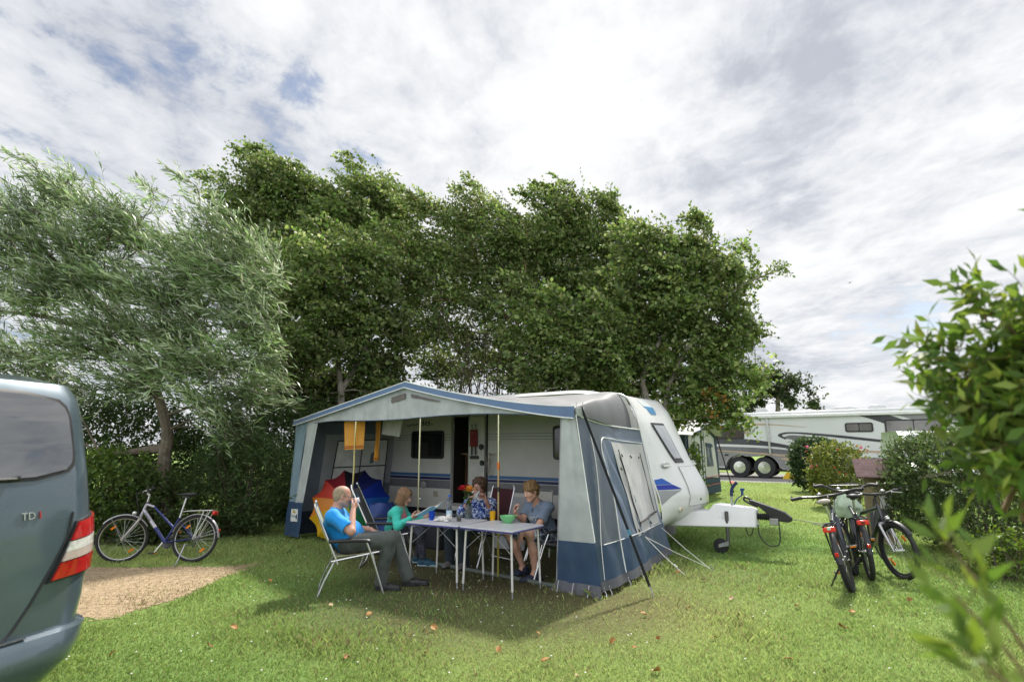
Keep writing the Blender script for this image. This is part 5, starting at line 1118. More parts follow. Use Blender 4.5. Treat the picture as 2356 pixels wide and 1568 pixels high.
for sy in (-1,1):
    mb = MB(); mb.ball((-.10,sy*.68,.80),(.10,.15,.12),14,10); h_ = mb.build('headlight', mat('headlight', (.45,.46,.47), .08, metal=.4, coat=1.), wv)
    mb = MB(); mb.ball((-.03,sy*.72,.80),(.05,.07,.07),10,8); mb.build('lens', mat('lens_amber', (.45,.33,.18), .15, spec=.7), h_)
    mb = MB(); mb.box((-1.2,sy*1.1,1.28),(.10,.22,.2)); mb.build('mirror', BLACKP, wv, bevel=.03)
    mb = MB(); mb.sheet([[(x,sy*(.962 if z < 1.4 else .90),z) for z in (1.22,1.5,1.8)] for x in (-1.45,-1.9,-2.5)], .01); mb.build('side_window', GLASSD, wv)
    mb = MB(); mb.tube(arc((-.85,sy*.82,.33),.23,0,2*np.pi*23/24,24), .1, 8, closed=True); mb.build('wheel', RUBBER, wv)
mb = MB(); mb.box((.05,0,.66),(.04,1.2,.14)); mb.build('grille', BLACKP, wv, bevel=.01)
# pitch post with sloping roof
pb = on(2003,1255); 
po = thing('pitch_post', 'wooden pitch post with sloping purple brown roof and number seven', 'post', (6.2,10.0,0), R(-26), scale=.82)
WOOD = mat('grey_wood', (.22,.175,.10), .85, var=.35, vs=9, bump=.6, bs=50, dirt=.4, dirtcol=(.12,.14,.07))
mb = MB(); mb.prism([(-.24,0),(.24,0),(.22,1.36),(-.22,1.30)], (0,.22,0), (0,-.11,0)); mb.build('post', WOOD, po, bevel=.01)
mb = MB(); mb.prism([(-.30,.0),(-.33,.03),(.30,.52-.35),(.33,.14)], (0,.5,0), (0,0,0)) if False else mb.sheet([[(x,-.30+.52*q,1.32+.36*q) for q in (0,.5,1)] for x in (-.36,0,.36)], .035); mb.build('roof', mat('post_roof', (.13,.085,.085), .9, spec=.15, var=.35, vs=7, dirt=.5, dirtcol=(.30,.26,.25)), po, bevel=.006)
mb = MB(); mb.box((.13,-.118,.83),(.20,.014,.26)); pl_ = mb.build('number_plate', mat('plate_grey', (.50,.50,.50), .5), po, bevel=.003)
lettering('lettering', '7', .20, (.10,-.1265,.76), (1,0,0), (0,0,1), BLACKP, pl_)
mb = MB(); mb.box((.0,-.125,.45),(.34,.03,.46)); mb.build('meter_box', mat('meter_dark', (.06,.065,.075), .5), po, bevel=.01)
# cut bushes and right hedge
GD = [(.032,.06,.022),(.045,.08,.028),(.06,.095,.035)]
GR = [(.13,.17,.035),(.18,.21,.05),(.09,.13,.03),(.22,.23,.07)]
shrub('dark clipped evergreen bush, behind the yellower rose bush', (10.85,20.9,0), (.82,.85), 2.0, 900, GD, 'broad', (.09,.3), .36, 9, 51, updir=.35, slen=(.2,.4), cat='bush', name='bush', inner=.85, box=True, group='bushes on the lawn')
rb_ = shrub('yellow green rose bush with red hips, in front of the dark clipped bush', (8.68,15.6,0), (.70,.7), 1.76, 620, GR, 'broad', (.075,.3), .36, 9, 52, updir=.5, slen=(.2,.4), cat='bush', name='rose_bush', inner=.8, box=True, group='bushes on the lawn')
r = np.random.default_rng(5)
for nm, n_, c_, sz in (('rose_hip', 22, (.5,.04,.02), .022), ('rose', 5, (.75,.12,.35), .04)):
    mb = MB()
    for _ in range(n_):
        a = r.uniform(0, 6.28); z = r.uniform(.9, 1.62); q = np.array([math.cos(a)*.72, math.sin(a)*.72-.05, z]); mb.ball(q, sz, 8, 6)
    o = mb.build(nm, mat(nm, c_, .4), rb_); o['kind'] = 'stuff'
GHH = [(.05,.085,.028),(.065,.11,.034),(.09,.135,.048),(.115,.155,.065)]
shrub('tall dense green hedge along the right edge, behind the three bicycles', (7.5,9.0,0), (1.65,1.45), 1.98, 4200, GHH, 'broad', (.05,.3), .34, 10, 53, updir=.3, slen=(.18,.36), cat='hedge', name='hedge', inner=.88, box=True, stems=26)
shrub('low light green sprouting growth at the foot of the right hedge', (6.0,7.3,0), (.5,.35), .62, 150, [(.09,.15,.025),(.12,.19,.035)], 'broad', (.05,.3), .42, 8, 54, updir=.4, slen=(.2,.4), stems=6, inner=.5)
# ---------------------------------------------------------------- bicycles
TYRE = mat('tyre', (.02,.02,.021), .75, var=.3, vs=25, bump=.4, bs=120); RIMS = mat('rim_silver', (.50,.50,.49), .35, metal=.8, var=.15); SPK = mat('spoke', (.6,.6,.6), .3, metal=1.)
CHAINM = mat('drive_metal', (.10,.10,.10), .4, metal=.7, var=.3); ORANGE = mat('reflector_orange', (.75,.20,.01), .2, spec=.7); REDL = mat('reflector_red', (.60,.02,.015), .2, spec=.7)
CHROME = mat('bike_silver', (.60,.60,.60), .28, metal=.85, var=.1)
RW = .34
def rotx(M, p): return xf(M, p)
def bike(label, loc, heading, lean, frame_m, second_m=None, style='step', steer=0., wide=.62, rack_m=BLACKP, guard_m=BLACKP, lamp='flat', basket=None, saddle_m=BLACKP, fork_m=None, text=None, stand='left', group='bicycles', tyre_r=.021, bar_rise=.0, knob=False, front_light=True, name='bicycle'):
    root = thing(name, label, 'bicycle', loc, (lean, 0, heading), group); fork_m = fork_m or frame_m; second_m = second_m or frame_m
    rh = np.array([0, 0, RW]); fh = np.array([1.06, 0, RW]); bb = np.array([.435, 0, .285]); hb = np.array([.865, 0, .66]); ht = np.array([.80, 0, .87])
    st = np.array([.275, 0, .64 if style == 'step' else .76]); sp = np.array([.225, 0, .93])
    axd = Vector(ht-hb).normalized(); M = Matrix.Translation(hb) @ Matrix.Rotation(steer, 4, axd) @ Matrix.Translation(-Vector(hb))
    def F(p): return xf(M, p)
    # frame
    if style == 'step':
        mb = MB(); mb.tube([ht-(ht-hb)*.55, (ht-(ht-hb)*.55)*.45+bb*.55], .026, 10); mb.tube([ht+(hb-ht)*.1, hb], .020, 10); mb.tube([ht+(hb-ht)*.15, ht*.78+st*.22+np.array([0,0,-.02])], .018, 10); f = mb.build('frame', frame_m, root)
        mb = MB(); mb.tube([(ht-(ht-hb)*.55)*.45+bb*.55, bb], .026, 10); mb.tube([bb, st], .017, 10); mb.tube([ht*.78+st*.22+np.array([0,0,-.02]), bb+(st-bb)*.58], .0175, 10)
        for sy in (-1, 1): mb.tube([st*.9+bb*.1, rh+np.array([0,sy*.055,0])], .008, 6); mb.tube([bb+np.array([0,sy*.02,0]), rh+np.array([0,sy*.055,0])], .009, 6)
        mb.build('frame', second_m, root, label='dark blue rear part of the frame' if text else None)
    else:
        mb = MB(); mb.tube([ht+(hb-ht)*.75, bb], .043 if style == 'ebike' else .030, 10); mb.tube([ht, hb], .022, 10); mb.tube([ht+(hb-ht)*.2, st*.85+bb*.15], .022, 10); mb.tube([bb, st], .018, 10)
        for sy in (-1, 1): mb.tube([st*.85+bb*.15, rh+np.array([0,sy*.06,0])], .010, 6); mb.tube([bb+np.array([0,sy*.025,0]), rh+np.array([0,sy*.06,0])], .011, 6)
        f = mb.build('frame', frame_m, root)
    if text:
        d = bb-(ht-(ht-hb)*.55); d = d/np.linalg.norm(d); up = np.array([-d[2], 0, d[0]]); up = up if up[2] > 0 else -up
        s0 = (ht-(ht-hb)*.55)+d*.05; lettering('lettering', text, .042, s0+np.array([0,.0275,0])-up*.014, d, up, BLACKP, f, .0015)
    # wheels
    def wheel(c, T, nm='wheel'):
        mb = MB(); mb.tube(T(arc(c, RW-tyre_r, 0, 2*np.pi*47/48, 48)), tyre_r, 8, closed=True)
        if knob:
            for k in range(64):
                a = 2*np.pi*k/64
                for sy in (-.6,.6): mb.box(T([np.array(c)+(RW-.004)*np.array([math.cos(a),0,math.sin(a)])+np.array([0,sy*tyre_r,0])])[0], (.016,.014,.016))
        w = mb.build('wheel', TYRE, root)
        mb = MB(); mb.tube(T(arc(c, RW-2*tyre_r-.006, 0, 2*np.pi*47/48, 48)), .010, 6, closed=True, flat=.8); mb.build('rim', RIMS if style == 'step' else mat('rim_black', (.05,.05,.052), .35, metal=.5), w)
        mb = MB()
        for k in range(28):
            a = 2*np.pi*k/28; sy = .025 if k % 2 else -.025; b_ = a+(.9 if (k//2) % 2 else -.9)
            p0 = np.array(c)+np.array([.022*math.cos(b_), sy, .022*math.sin(b_)]); p1 = np.array(c)+(RW-2*tyre_r-.01)*np.array([math.cos(a), 0, math.sin(a)])
            mb.tube(T([p0, p1]), .0017, 3, caps=False)
        sp_ = mb.build('spokes', SPK, w, smooth=False)
        mb = MB(); mb.tube(T([np.array(c)+np.array([0,-.045,0]), np.array(c)+np.array([0,.045,0])]), .020, 10); mb.tube(T([np.array(c)+np.array([0,-.075,0]), np.array(c)+np.array([0,.075,0])]), .009, 8); mb.build('hub', CHROME, w)
        for a in (.9, .9+math.pi):
            mb = MB(); mb.box((0,0,0),(.075,.012,.028),rot=(0,-a+math.pi/2,0)); V = mb.v[0]+np.array(c)+(RW*.62)*np.array([math.cos(a),0,math.sin(a)]); mb.v[0] = T(V); mb.build('spoke_reflector', ORANGE, w)
        return w
    I_ = lambda p: np.asarray(p, float)
    wheel(rh, I_); wheel(fh, F)
    # fork, mudguards
    mb = MB()
    for sy in (-1, 1): mb.tube(F(smoothpath([hb+np.array([0,sy*.055,-.03]), hb*.5+fh*.5+np.array([-.012,sy*.06,0]), fh+np.array([0,sy*.06,0])],8)), np.linspace(.019,.011,8), 8)
    mb.tube(F([hb+np.array([0,-.055,-.02]), hb+np.array([0,.055,-.02])]), .02, 8); fk = mb.build('fork', fork_m, root)
    for c, T, a0, a1 in ((rh, I_, R(10), R(165)), (fh, F, R(40), R(150))):
        if c is rh: a0, a1 = R(15), R(178)
        mb = MB(); G = []
        for a in np.linspace(a0, a1, 18):
            o_ = np.array(c)+(RW+.018)*np.array([math.cos(a),0,math.sin(a)]); r_ = []
            for q in np.linspace(-1, 1, 5): r_.append(o_+np.array([0,q*.03,0])-np.array([math.cos(a),0,math.sin(a)])*.014*q*q)
            G.append(T(np.array(r_)))
        mb.sheet(np.array(G), .003)
        for sy in (-1,1): mb.tube(T([np.array(c)+np.array([0,sy*.06,0]), np.array(c)+(RW+.012)*np.array([math.cos(R(165)),0,math.sin(R(165))])+np.array([0,sy*.03,0])]) if c is rh else T([np.array(c)+np.array([0,sy*.06,0]), np.array(c)+(RW+.012)*np.array([math.cos(R(60)),0,math.sin(R(60))])+np.array([0,sy*.03,0])]), .003, 4)
        mb.build('mudguard', guard_m, root)
    mb = MB(); mb.box(np.array([-(RW+.028)*math.cos(R(18)),0,RW+(RW+.028)*math.sin(R(18))]),(.012,.04,.045),rot=(0,R(-20),0)); mb.build('rear_reflector', REDL, root, bevel=.005)
    # handlebar, stem, grips
    hbz = ht+np.array([-.015,0,.10]); mb = MB(); mb.tube(F([ht, hbz]), .015, 8); mb.tube(F([hbz, hbz+np.array([.05,0,.03])]), .015, 8); mb.build('stem', CHROME if style == 'step' else BLACKP, root)
    hc = hbz+np.array([.05,0,.03]); w2 = wide/2
    bar = smoothpath([hc+np.array([-.09,-w2,.02+bar_rise]), hc+np.array([-.045,-w2*.72,.025+bar_rise]), hc+np.array([0,-w2*.3,.0]), hc, hc+np.array([0,w2*.3,.0]), hc+np.array([-.045,w2*.72,.025+bar_rise]), hc+np.array([-.09,w2,.02+bar_rise])], 24)
    mb = MB(); mb.tube(F(bar), .0125 if style == 'step' else .016, 8); hd = mb.build('handlebar', BLACKP, root)
    for sl in (slice(0, 5), slice(19, 24)):
        mb = MB(); mb.tube(F(bar[sl]), .018 if style == 'step' else .022, 8); e = bar[sl][0 if sl.start == 0 else -1]
        mb.build('grip', RUBBER, hd)
        mb = MB(); mb.tube(F([e, e+np.array([.07,0,.035])]), .013, 7); mb.build('bar_end', BLACKP, hd)
    for sy in (-1, 1):
        mb = MB(); q = hc+np.array([-.03,sy*w2*.6,.02+bar_rise]); mb.tube(F(smoothpath([q, q+np.array([.05,0,-.005]), q+np.array([.04,sy*.12,-.02])],6)), .006, 5); mb.build('brake_lever', CHROME, hd)
    mb = MB()
    for sy in (-1, 1): mb.tube(F(smoothpath([hc+np.array([-.0,sy*w2*.55,.02]), hc+np.array([.13,sy*.10,.0]), hc+np.array([.10,sy*.02,-.14]), hb+np.array([.03,sy*.02,.02])],12)), .004, 4)
    mb.build('cables', BLACKP, root)
    mb = MB(); mb.ball(F([hc+np.array([-.02,.09,.035])])[0], (.028,.03,.02), 10, 6); mb.build('bell', CHROME, hd)
    # saddle
    mb = MB(); mb.tube([st, sp], .0135, 8); mb.build('seat_post', CHROME, root)
    mb = MB(); sx = sp[0]; G = []
    for x, w_, z0, z1 in ((-.135,.035,.012,.0),(-.12,.075,.03,-.025),(-.06,.085,.035,-.035),(0,.065,.025,-.02),(.06,.035,.018,-.01),(.12,.024,.012,-.008),(.15,.012,.0,-.004)):
        G.append([(sx+x, w_*math.cos(t), sp[2]+.05+(z0 if math.sin(t) > 0 else -z1*-1)*abs(math.sin(t))) for t in np.linspace(0, 2*np.pi, 13)[:-1]])
    mb.grid(G, wv=True); mb.f += [[k+mb.n-12 for k in range(12)], [k for k in range(12)][::-1]]; mb.mi += [0, 0]
    sd_ = mb.build('saddle', saddle_m, root, sub=1)
    mb = MB(); mb.box((sx,0,sp[2]+.015),(.12,.05,.025)); mb.build('saddle_clamp', BLACKP, sd_, bevel=.005)
    # cranks and chain
    mb = MB(); mb.lathe([(.0,0),(.085,0),(.085,.006),(0,.006)], bb+np.array([0,-.045,0]), 26, Matrix.Rotation(R(90),4,'X')); mb.lathe([(0,0),(.045,0),(.045,.02),(0,.02)], rh+np.array([0,-.03,0]), 20, Matrix.Rotation(R(90),4,'X')); 
    mb.tube([bb+np.array([0,-.048,.085]), rh+np.array([0,-.04,.045])], .006, 5); mb.tube([bb+np.array([0,-.048,-.085]), rh+np.array([.03,-.04,-.09])], .006, 5); mb.tube([rh+np.array([0,-.045,-.03]), rh+np.array([.035,-.045,-.13])], .012, 6); mb.build('chainset', CHAINM, root)
    if style == 'ebike':
        mb = MB(); mb.tube([bb+np.array([0,-.05,.02]), bb+np.array([0,.05,.02])], .075, 16); mb.build('motor', BLACKP, root)
    ca = np.array([.17*math.cos(R(-58)), 0, .17*math.sin(R(-58))])
    for sy, sg in ((1, 1), (-1, -1)):
        mb = MB(); e = bb+ca*sg+np.array([0,sy*.075,0]); mb.tube([bb+np.array([0,sy*.06,0]), e], .011, 7); cr = mb.build('crank', CHROME if style == 'step' else BLACKP, root)
        mb = MB(); mb.box(e+np.array([0,sy*.055,0]),(.085,.09,.024)); pdl = mb.build('pedal', BLACKP, cr, bevel=.006)
        for fx in (-1, 1):
            mb = MB(); mb.box(e+np.array([fx*.044,sy*.055,0]),(.006,.06,.016)); mb.build('reflector', ORANGE, pdl)
    # rack
    zr = 2*RW+.055; mb = MB()
    for sy in (-1, 1):
        mb.tube(smoothpath([(.16,sy*.05,zr),(0,sy*.06,zr+.005),(-.22,sy*.06,zr+.01)],8), .007, 6)
        mb.tube([(-.10,sy*.06,zr+.005),(0,sy*.068,RW+.0)], .006, 6); mb.tube([(-.20,sy*.06,zr+.008),(-.015,sy*.068,RW+.02)], .006, 6)
    mb.tube([(-.22,-.06,zr+.01),(-.22,.06,zr+.01)], .007, 6); mb.tube([(.16,-.05,zr),(.16,.05,zr)], .007, 6)
    for x in (-.14,-.05,.05): mb.tube([(x,-.06,zr+.004),(x,.06,zr+.004)], .005, 5)
    mb.tube([(.16,0,zr),(.26,0,zr-.01)], .006, 5); mb.tube([(-.2,0,zr+.012),(.15,0,zr+.006)], .012, 5, flat=.4)
    mb.build('rack', rack_m, root)
    tz = zr-.03
    mb = MB(); mb.box((-.245,0,tz),(.04,.13 if lamp != 'small' else .10,.055)); tlm = mb.build('tail_light', REDL, root, bevel=.012)
    mb = MB(); mb.box((-.268,0,tz+(.012 if lamp == 'bulb' else 0)),(.01,.04,.03)); mb.build('lens', CHROME if lamp == 'bulb' else mat('lamp_dark', (.15,.01,.01), .2), tlm, bevel=.004)
    if front_light:
        mb = MB(); c = F([hb+np.array([.085,0,.05])])[0]; mb.ball(c, (.035,.032,.032), 12, 8); fl = mb.build('headlight', CHROME, root)
        mb = MB(); mb.tube([F([hb+np.array([.0,0,.03])])[0], c], .006, 5); mb.build('bracket', BLACKP, fl)
    mb = MB(); sy = 1 if stand == 'left' else -1; s0 = np.array([.10,sy*.06,.26]); g0 = np.array([.06+.05,sy*.22,.0])
    # kickstand foot reaches the ground allowing for the lean
    g0[2] = -g0[1]*math.tan(lean)+.005 if abs(lean) > 1e-4 else .005
    mb.tube([s0, s0+(g0-s0)*.62], .011, 7); mb.tube([s0+(g0-s0)*.55, g0], .008, 7); mb.tube([g0, g0+np.array([.03,0,0])], .011, 6); mb.build('kickstand', BLACKP if style != 'step' else GALV, root)
    return root, F, hc
bg_ = 'bicycles parked on the grass'
h1 = math.atan2(.02, -1.)
bl_, _, _ = bike('silver and blue step through bicycle, standing alone in front of the hedge at left', (-4.50, 8.42, 0), math.pi+.03, R(8), mat('frame_lilac', (.42,.40,.46), .35, metal=.35, var=.08), mat('frame_darkblue', (.02,.03,.13), .35, metal=.3), 'step', steer=R(24), wide=.56, rack_m=CHROME, guard_m=mat('guard_silver', (.48,.46,.50), .35, metal=.4), text='STAIGER', stand='left', group=bg_, fork_m=mat('fork_grey', (.40,.38,.38), .4, metal=.5), bar_rise=.03, lamp='flat')
bl_.scale = (.94,.94,.94)
BK = mat('frame_black', (.022,.024,.032), .3, var=.15, coat=.6); BKB = mat('frame_bluegrey', (.03,.038,.06), .3, metal=.3, coat=.6)
bike('dark bicycle with a worn white topped saddle, leftmost of the three by the right hedge', (3.80, 6.75, 0), math.atan2(.845,.535), R(-13), BKB, None, 'ebike', steer=R(-4), wide=.84, group=bg_, lamp='bulb', saddle_m=mat('saddle_worn', (.38,.34,.31), .6, var=.3, dirt=.6, dirtcol=(.05,.05,.05)), tyre_r=.034, knob=True, stand='left')
b2, F2, hc2 = bike('black bicycle with wire basket and plastic bag, middle of the three by the right hedge', (4.36, 7.32, 0), math.atan2(.92,.392), R(-5), BK, None, 'ebike', steer=R(-6), wide=.76, group=bg_, lamp='flat', tyre_r=.030, stand='left', bar_rise=.05)
mb = MB()
bc = hc2+np.array([.20,0,.02])
def ring_(z, sx, sy, r):
    pts = roundrect(-sx, -sy, sx, sy, .04, 4); mb.tube(F2([bc+np.array([x,y,z]) for x, y in pts]), r, 5, closed=True)
ring_(.05,.13,.19,.007); ring_(-.02,.125,.18,.003); ring_(-.09,.115,.17,.003); ring_(-.18,.105,.155,.005)
for x, y in roundrect(-1,-1,1,1,.3,3)+[(q,-1) for q in (-.6,-.2,.2,.6)]+[(q,1) for q in (-.6,-.2,.2,.6)]+[(-1,q) for q in (-.6,-.2,.2,.6)]+[(1,q) for q in (-.6,-.2,.2,.6)]:
    mb.tube(F2([bc+np.array([x*.13,y*.19,.05]), bc+np.array([x*.105,y*.155,-.18])]), .0028, 4)
for q in np.linspace(-.9,.9,7): mb.tube(F2([bc+np.array([q*.105,-.155,-.18]), bc+np.array([q*.105,.155,-.18])]), .0025, 4)
mb.build('basket', mat('basket_wire', (.05,.05,.05), .35, metal=.6), b2)
b3, F3, hc3 = bike('silver forked bicycle facing the camera, nearest to the right hedge', (4.84, 8.42, 0), math.atan2(-.992,-.06), R(5), BK, None, 'diamond', steer=R(6), wide=.70, group=bg_, tyre_r=.031, stand='right', fork_m=mat('fork_silver', (.55,.54,.56), .35, metal=.4))
mb = MB(); mb.tube(arc((-.05,0,2*RW+.16),.17,0,2*np.pi*23/24,24,(1,0,0),(0,.75,0)), .005, 5, closed=True); mb.tube(arc((-.05,0,2*RW+.07),.15,0,2*np.pi*23/24,24,(1,0,0),(0,.75,0)), .004, 5, closed=True)
for k in range(14):
    a = 2*np.pi*k/14; mb.tube([(-.05+.17*math.cos(a),.1275*math.sin(a),2*RW+.16),(-.05+.15*math.cos(a),.1125*math.sin(a),2*RW+.07)], .003, 4)
mb.build('basket', CHROME, b3)
mb = MB(); mb.ball((0,0,.07),(.10,.085,.085),14,10); o = mb.build('helmet', mat('helmet_blue', (.03,.22,.55), .3, coat=.5), None)
th_ = b3.matrix_basis
bpy.context.view_layer.update(); p_ = b3.matrix_world @ Vector((-.05,0,2*RW+.06)); o.location = p_; tag(o, 'blue object lying in the wire basket of the bicycle facing the camera', 'bundle')
# thin plastic bag hanging from the middle bicycle's handlebar
bagw = b2.matrix_world @ Vector(F2([hc2+np.array([-.05,.02,-.0])])[0])
G = []; r = np.random.default_rng(3)
for k, z in enumerate(np.linspace(0,-.34,16)):
    q = k/15.; w = .015+.13*math.sin(min(1,q*1.35)*math.pi*.62)**1.3; w *= 1-.25*max(0,q-.85)/.15; row = []
    for a in np.linspace(0, 2*np.pi, 25)[:-1]:
        f = 1+.14*math.sin(3*a+q*4)+.10*math.sin(7*a-q*6)*(1-q*.5)+.05*math.sin(13*a+q*9); row.append((w*1.15*f*math.cos(a), w*.75*f*math.sin(a), z+.012*math.sin(5*a)))
    G.append(row)
mb = MB(); mb.grid(G, wv=True); mb.f.append([mb.n-24+k for k in range(24)]); mb.mi.append(0)
bagm = mat('plastic_bag', (.55,.66,.52), .35, var=.2, vs=12, transl=.35, bump=.5, bs=30)
bag = mb.build('plastic_bag', bagm); bag.location = bagw; bag.rotation_euler = (0,0,R(-25)); tag(bag, 'thin pale green plastic bag hanging from the handlebar of the middle bicycle', 'bag')
W_, f_ = text_mb('WIR MEER', .05, (0,0,0), (1,0,0), (0,0,1), .001); V = []
for x, y, z in (W_ if False else np.stack([W_[:,0], W_[:,1]*0, W_[:,2]], 1)):
    a = -1.25+x/.15; q = (.24-z)/.34; V.append((.155*math.cos(a)*1.10, .108*math.sin(a)*1.15-.006, -.24+z))
mb = MB(); mb.add(V, f_); 
mb.build('lettering', mat('ink_green', (.02,.10,.05), .5), bag, smooth=False)
# cables on the grass
CAB = mat('cable_grey', (.30,.31,.32), .5)
mb = MB(); P = [on(1806,1194)+np.array([0,0,.012]), on(1850,1199)+np.array([0,0,.012]), on(1880,1204)+np.array([0,0,.012]), on(1925,1203)+np.array([0,0,.012]), on(1990,1196)+np.array([0,0,.012]), on(2010,1200)+np.array([0,0,.012])]
mb.tube(smoothpath(P, 40), .010, 6); o = mb.build('cable', CAB); tag(o, 'grey cable lying on the grass from the coupling towards the bicycles', 'cable')
mb = MB(); P = [on(1870,1205)+np.array([0,0,.012]), on(1915,1213)+np.array([0,0,.012]), on(1960,1222)+np.array([0,0,.012]), on(2010,1219)+np.array([0,0,.012])]
mb.tube(smoothpath(P, 30), .010, 6); o = mb.build('cable', CAB); tag(o, 'second grey cable nearer the camera, running to the pitch post', 'cable')
mb = MB(); mb.tube(smoothpath([(5.95,9.7,.75),(5.75,9.4,.55),(5.55,9.2,.2),(5.3,9.0,.02),(5.2,8.8,.02)],24), .012, 6); o = mb.build('power_lead', RUBBER); tag(o, 'black power lead drooping from the pitch post to the grass', 'cable')
# ---------------------------------------------------------------- tables, chairs and what stands on them
TW_ = mat('table_top', (.55,.55,.57), .35, var=.08, vs=5, dirt=.12, dirtcol=(.4,.4,.38)); TE = mat('table_edge', (.06,.06,.22), .4); TLEG = mat('table_leg', (.60,.59,.56), .35, var=.1)
def table(label, A, B, C, D, z=.70):
    A, B, C, D = [np.array([*q[:2], 0]) for q in (A, B, C, D)]; O = (A+B+C+D)/4; ex = (B-A+C-D); ex /= np.linalg.norm(ex); ey = np.array([-ex[1], ex[0], 0])
    w = (np.linalg.norm(B-A)+np.linalg.norm(C-D))/2; d = (np.linalg.norm(D-A)+np.linalg.norm(C-B))/2
    t = thing('camping_table', label, 'table', O, math.atan2(ex[1], ex[0]), 'camping tables')
    mb = MB(); mb.prism(roundrect(-w/2,-d/2,w/2,d/2,.02), (0,0,.022), (0,0,z-.022), (1,0,0), (0,1,0)); mb.build('tabletop', TW_, t, bevel=.004)
    mb = MB(); mb.prism(roundrect(-w/2-.004,-d/2-.004,w/2+.004,d/2+.004,.02), (0,0,.016), (0,0,z-.030), (1,0,0), (0,1,0)); mb.build('edge_band', TE, t, smooth=False)
    for sx in (-1, 1):
        for sy in (-1, 1):
            x, y = sx*(w/2-.05), sy*(d/2-.06)
            mb = MB(); mb.tube(smoothpath([(x-sx*.05,y*.8,z-.04),(x-sx*.01,y*.97,z-.05),(x,y,z-.10),(x+sx*.02,y+sy*.01,.07)],12), .0125, 8); lg = mb.build('leg', TLEG, t)
            mb = MB(); mb.tube([(x+sx*.02,y+sy*.01,.08),(x+sx*.021,y+sy*.01,.0)], .009, 8); mb.build('foot', GREYP, lg)
        mb = MB(); mb.tube([(sx*(w/2-.09),-d*.4,z-.045),(sx*(w/2-.09),d*.4,z-.045)], .011, 8); mb.build('crossbar', TLEG, t)
    for sx in (-1, 1):
        for sy in (-1, 1):
            mb = MB(); mb.tube([(sx*.05,sy*(d/2-.06),z-.04),(sx*(w/2-.045),sy*(d/2-.055),z-.26)], .0045, 5); mb.build('brace', GALV, t)
    return t
A, B, C, D = [on(u/1.7386, v/1.7386, .7) for u, v in ((1837,2102),(2043,2123),(2167,2096),(1930,2072))]
ex = (B-A)/np.linalg.norm(B-A); ey = np.array([-ex[1], ex[0], 0]); A2 = A; B2 = A+ex*.74; C2 = B2+ey*.66; D2 = A+ey*.66
table('right hand white camping table with yellow cup and green bowl on it', A2, B2, C2, D2)
A1 = on(933,1199,.7); e_ = (A-np.array([.01,0,0])-A1); w1 = np.linalg.norm(e_); e_ /= w1; n1 = np.array([-e_[1], e_[0], 0])
table('left hand white camping table with roses, bottle and blue cup on it', A1, A1+e_*(w1-.012), A1+e_*(w1-.012)+n1*.66, A1+n1*.66)
FRM = mat('chair_alu', (.62,.62,.63), .28, metal=.9, var=.1)
def chair(label, loc, heading, fabric, recl=24, armc=BLACKP, high=.62, frame_m=None, group='folding camping chairs', arms=True):
    fm = frame_m or FRM
    t = thing('folding_chair', label, 'chair', loc, heading, group)
    b0 = np.array([-.20, 0, .40]); bd = np.array([-math.sin(R(recl)), 0, math.cos(R(recl))]); bt = b0+bd*high
    mb = MB(); G = [[b0+bd*(high-.01)*v+np.array([-.035*math.sin(math.pi*v)*(1-(2*u-1)**2), .45*(u-.5), 0]) for v in np.linspace(.02,1,14)] for u in np.linspace(0,1,9)]; mb.sheet(G, .006); mb.build('backrest', fabric, t)
    mb = MB(); G = [[np.array([-.20+.46*v, .45*(u-.5), .405+.035*v-.035*math.sin(math.pi*v)*(1-(2*u-1)**2)]) for v in np.linspace(0,1,12)] for u in np.linspace(0,1,9)]; mb.sheet(G, .006); mb.build('seat', fabric, t)
    for sy in (-1, 1):
        y = sy*.24
        mb = MB(); mb.tube([b0+np.array([.03,y,-.07]), b0+np.array([0,y,0]), bt+np.array([0,y,0]), bt+np.array([-.01,y*.9,.045]), bt+np.array([-.012,y*.7,.05])], .0115, 8); mb.build('back_frame', fm, t)
        mb = MB(); mb.tube([(-.24,y,.36),(.27,y,.44)], .0115, 8); mb.tube([(.27,y,.44),(.29,y*.9,.445)], .0115, 8); mb.build('seat_frame', fm, t)
        mb = MB(); mb.tube([(.13,sy*.265,.55),(.02+.0,sy*.262,.41) if False else (.20,sy*.262,.38),(.33,sy*.26,.0)], .0115, 8); mb.build('leg', fm, t)
        mb = MB(); mb.tube([(-.20,y,.36),(-.30,sy*.25,.16),(-.36,sy*.25,.0)], .0115, 8); mb.build('leg', fm, t)
        mb = MB(); mb.tube([(.18,y*.95,.42),(.02,y*.97,.2),(-.1,y*.97,.012)] if False else [(.20,y*.92,.42),(.27,y*.92,.16)], .009, 6); mb.build('brace', fm, t)
        if arms:
            q = b0+bd*.19; mb = MB(); mb.tube(smoothpath([(q[0],sy*.262,q[2]),(-.1,sy*.268,.575),(.05,sy*.268,.572),(.15,sy*.268,.56),(.175,sy*.268,.53)],12), .017, 8, flat=1.2); mb.build('armrest', armc, t)
    mb = MB(); mb.tube([(-.355,-.25,.012),(-.355,.25,.012)], .0115, 8); mb.build('foot_bar', fm, t)
    mb = MB(); mb.tube([(.262,-.24,.437),(.262,.24,.437)], .0115, 8); mb.build('front_bar', fm, t)
    return t
FB = lambda k, c: mat(k, c, .85, var=.12, vs=6, bump=.35, bs=260, sheen=.1)
chM = chair('beige folding chair that the man in the blue shirt sits on', (-1.82, 6.87, 0), R(17), FB('fabric_beige', (.36,.34,.20)), recl=24, high=.57)
chG = chair('black folding recliner with blue emblem, behind the girl in turquoise', (-1.70, 8.30, 0), R(4), FB('fabric_black', (.018,.02,.02)), recl=26, high=.70)
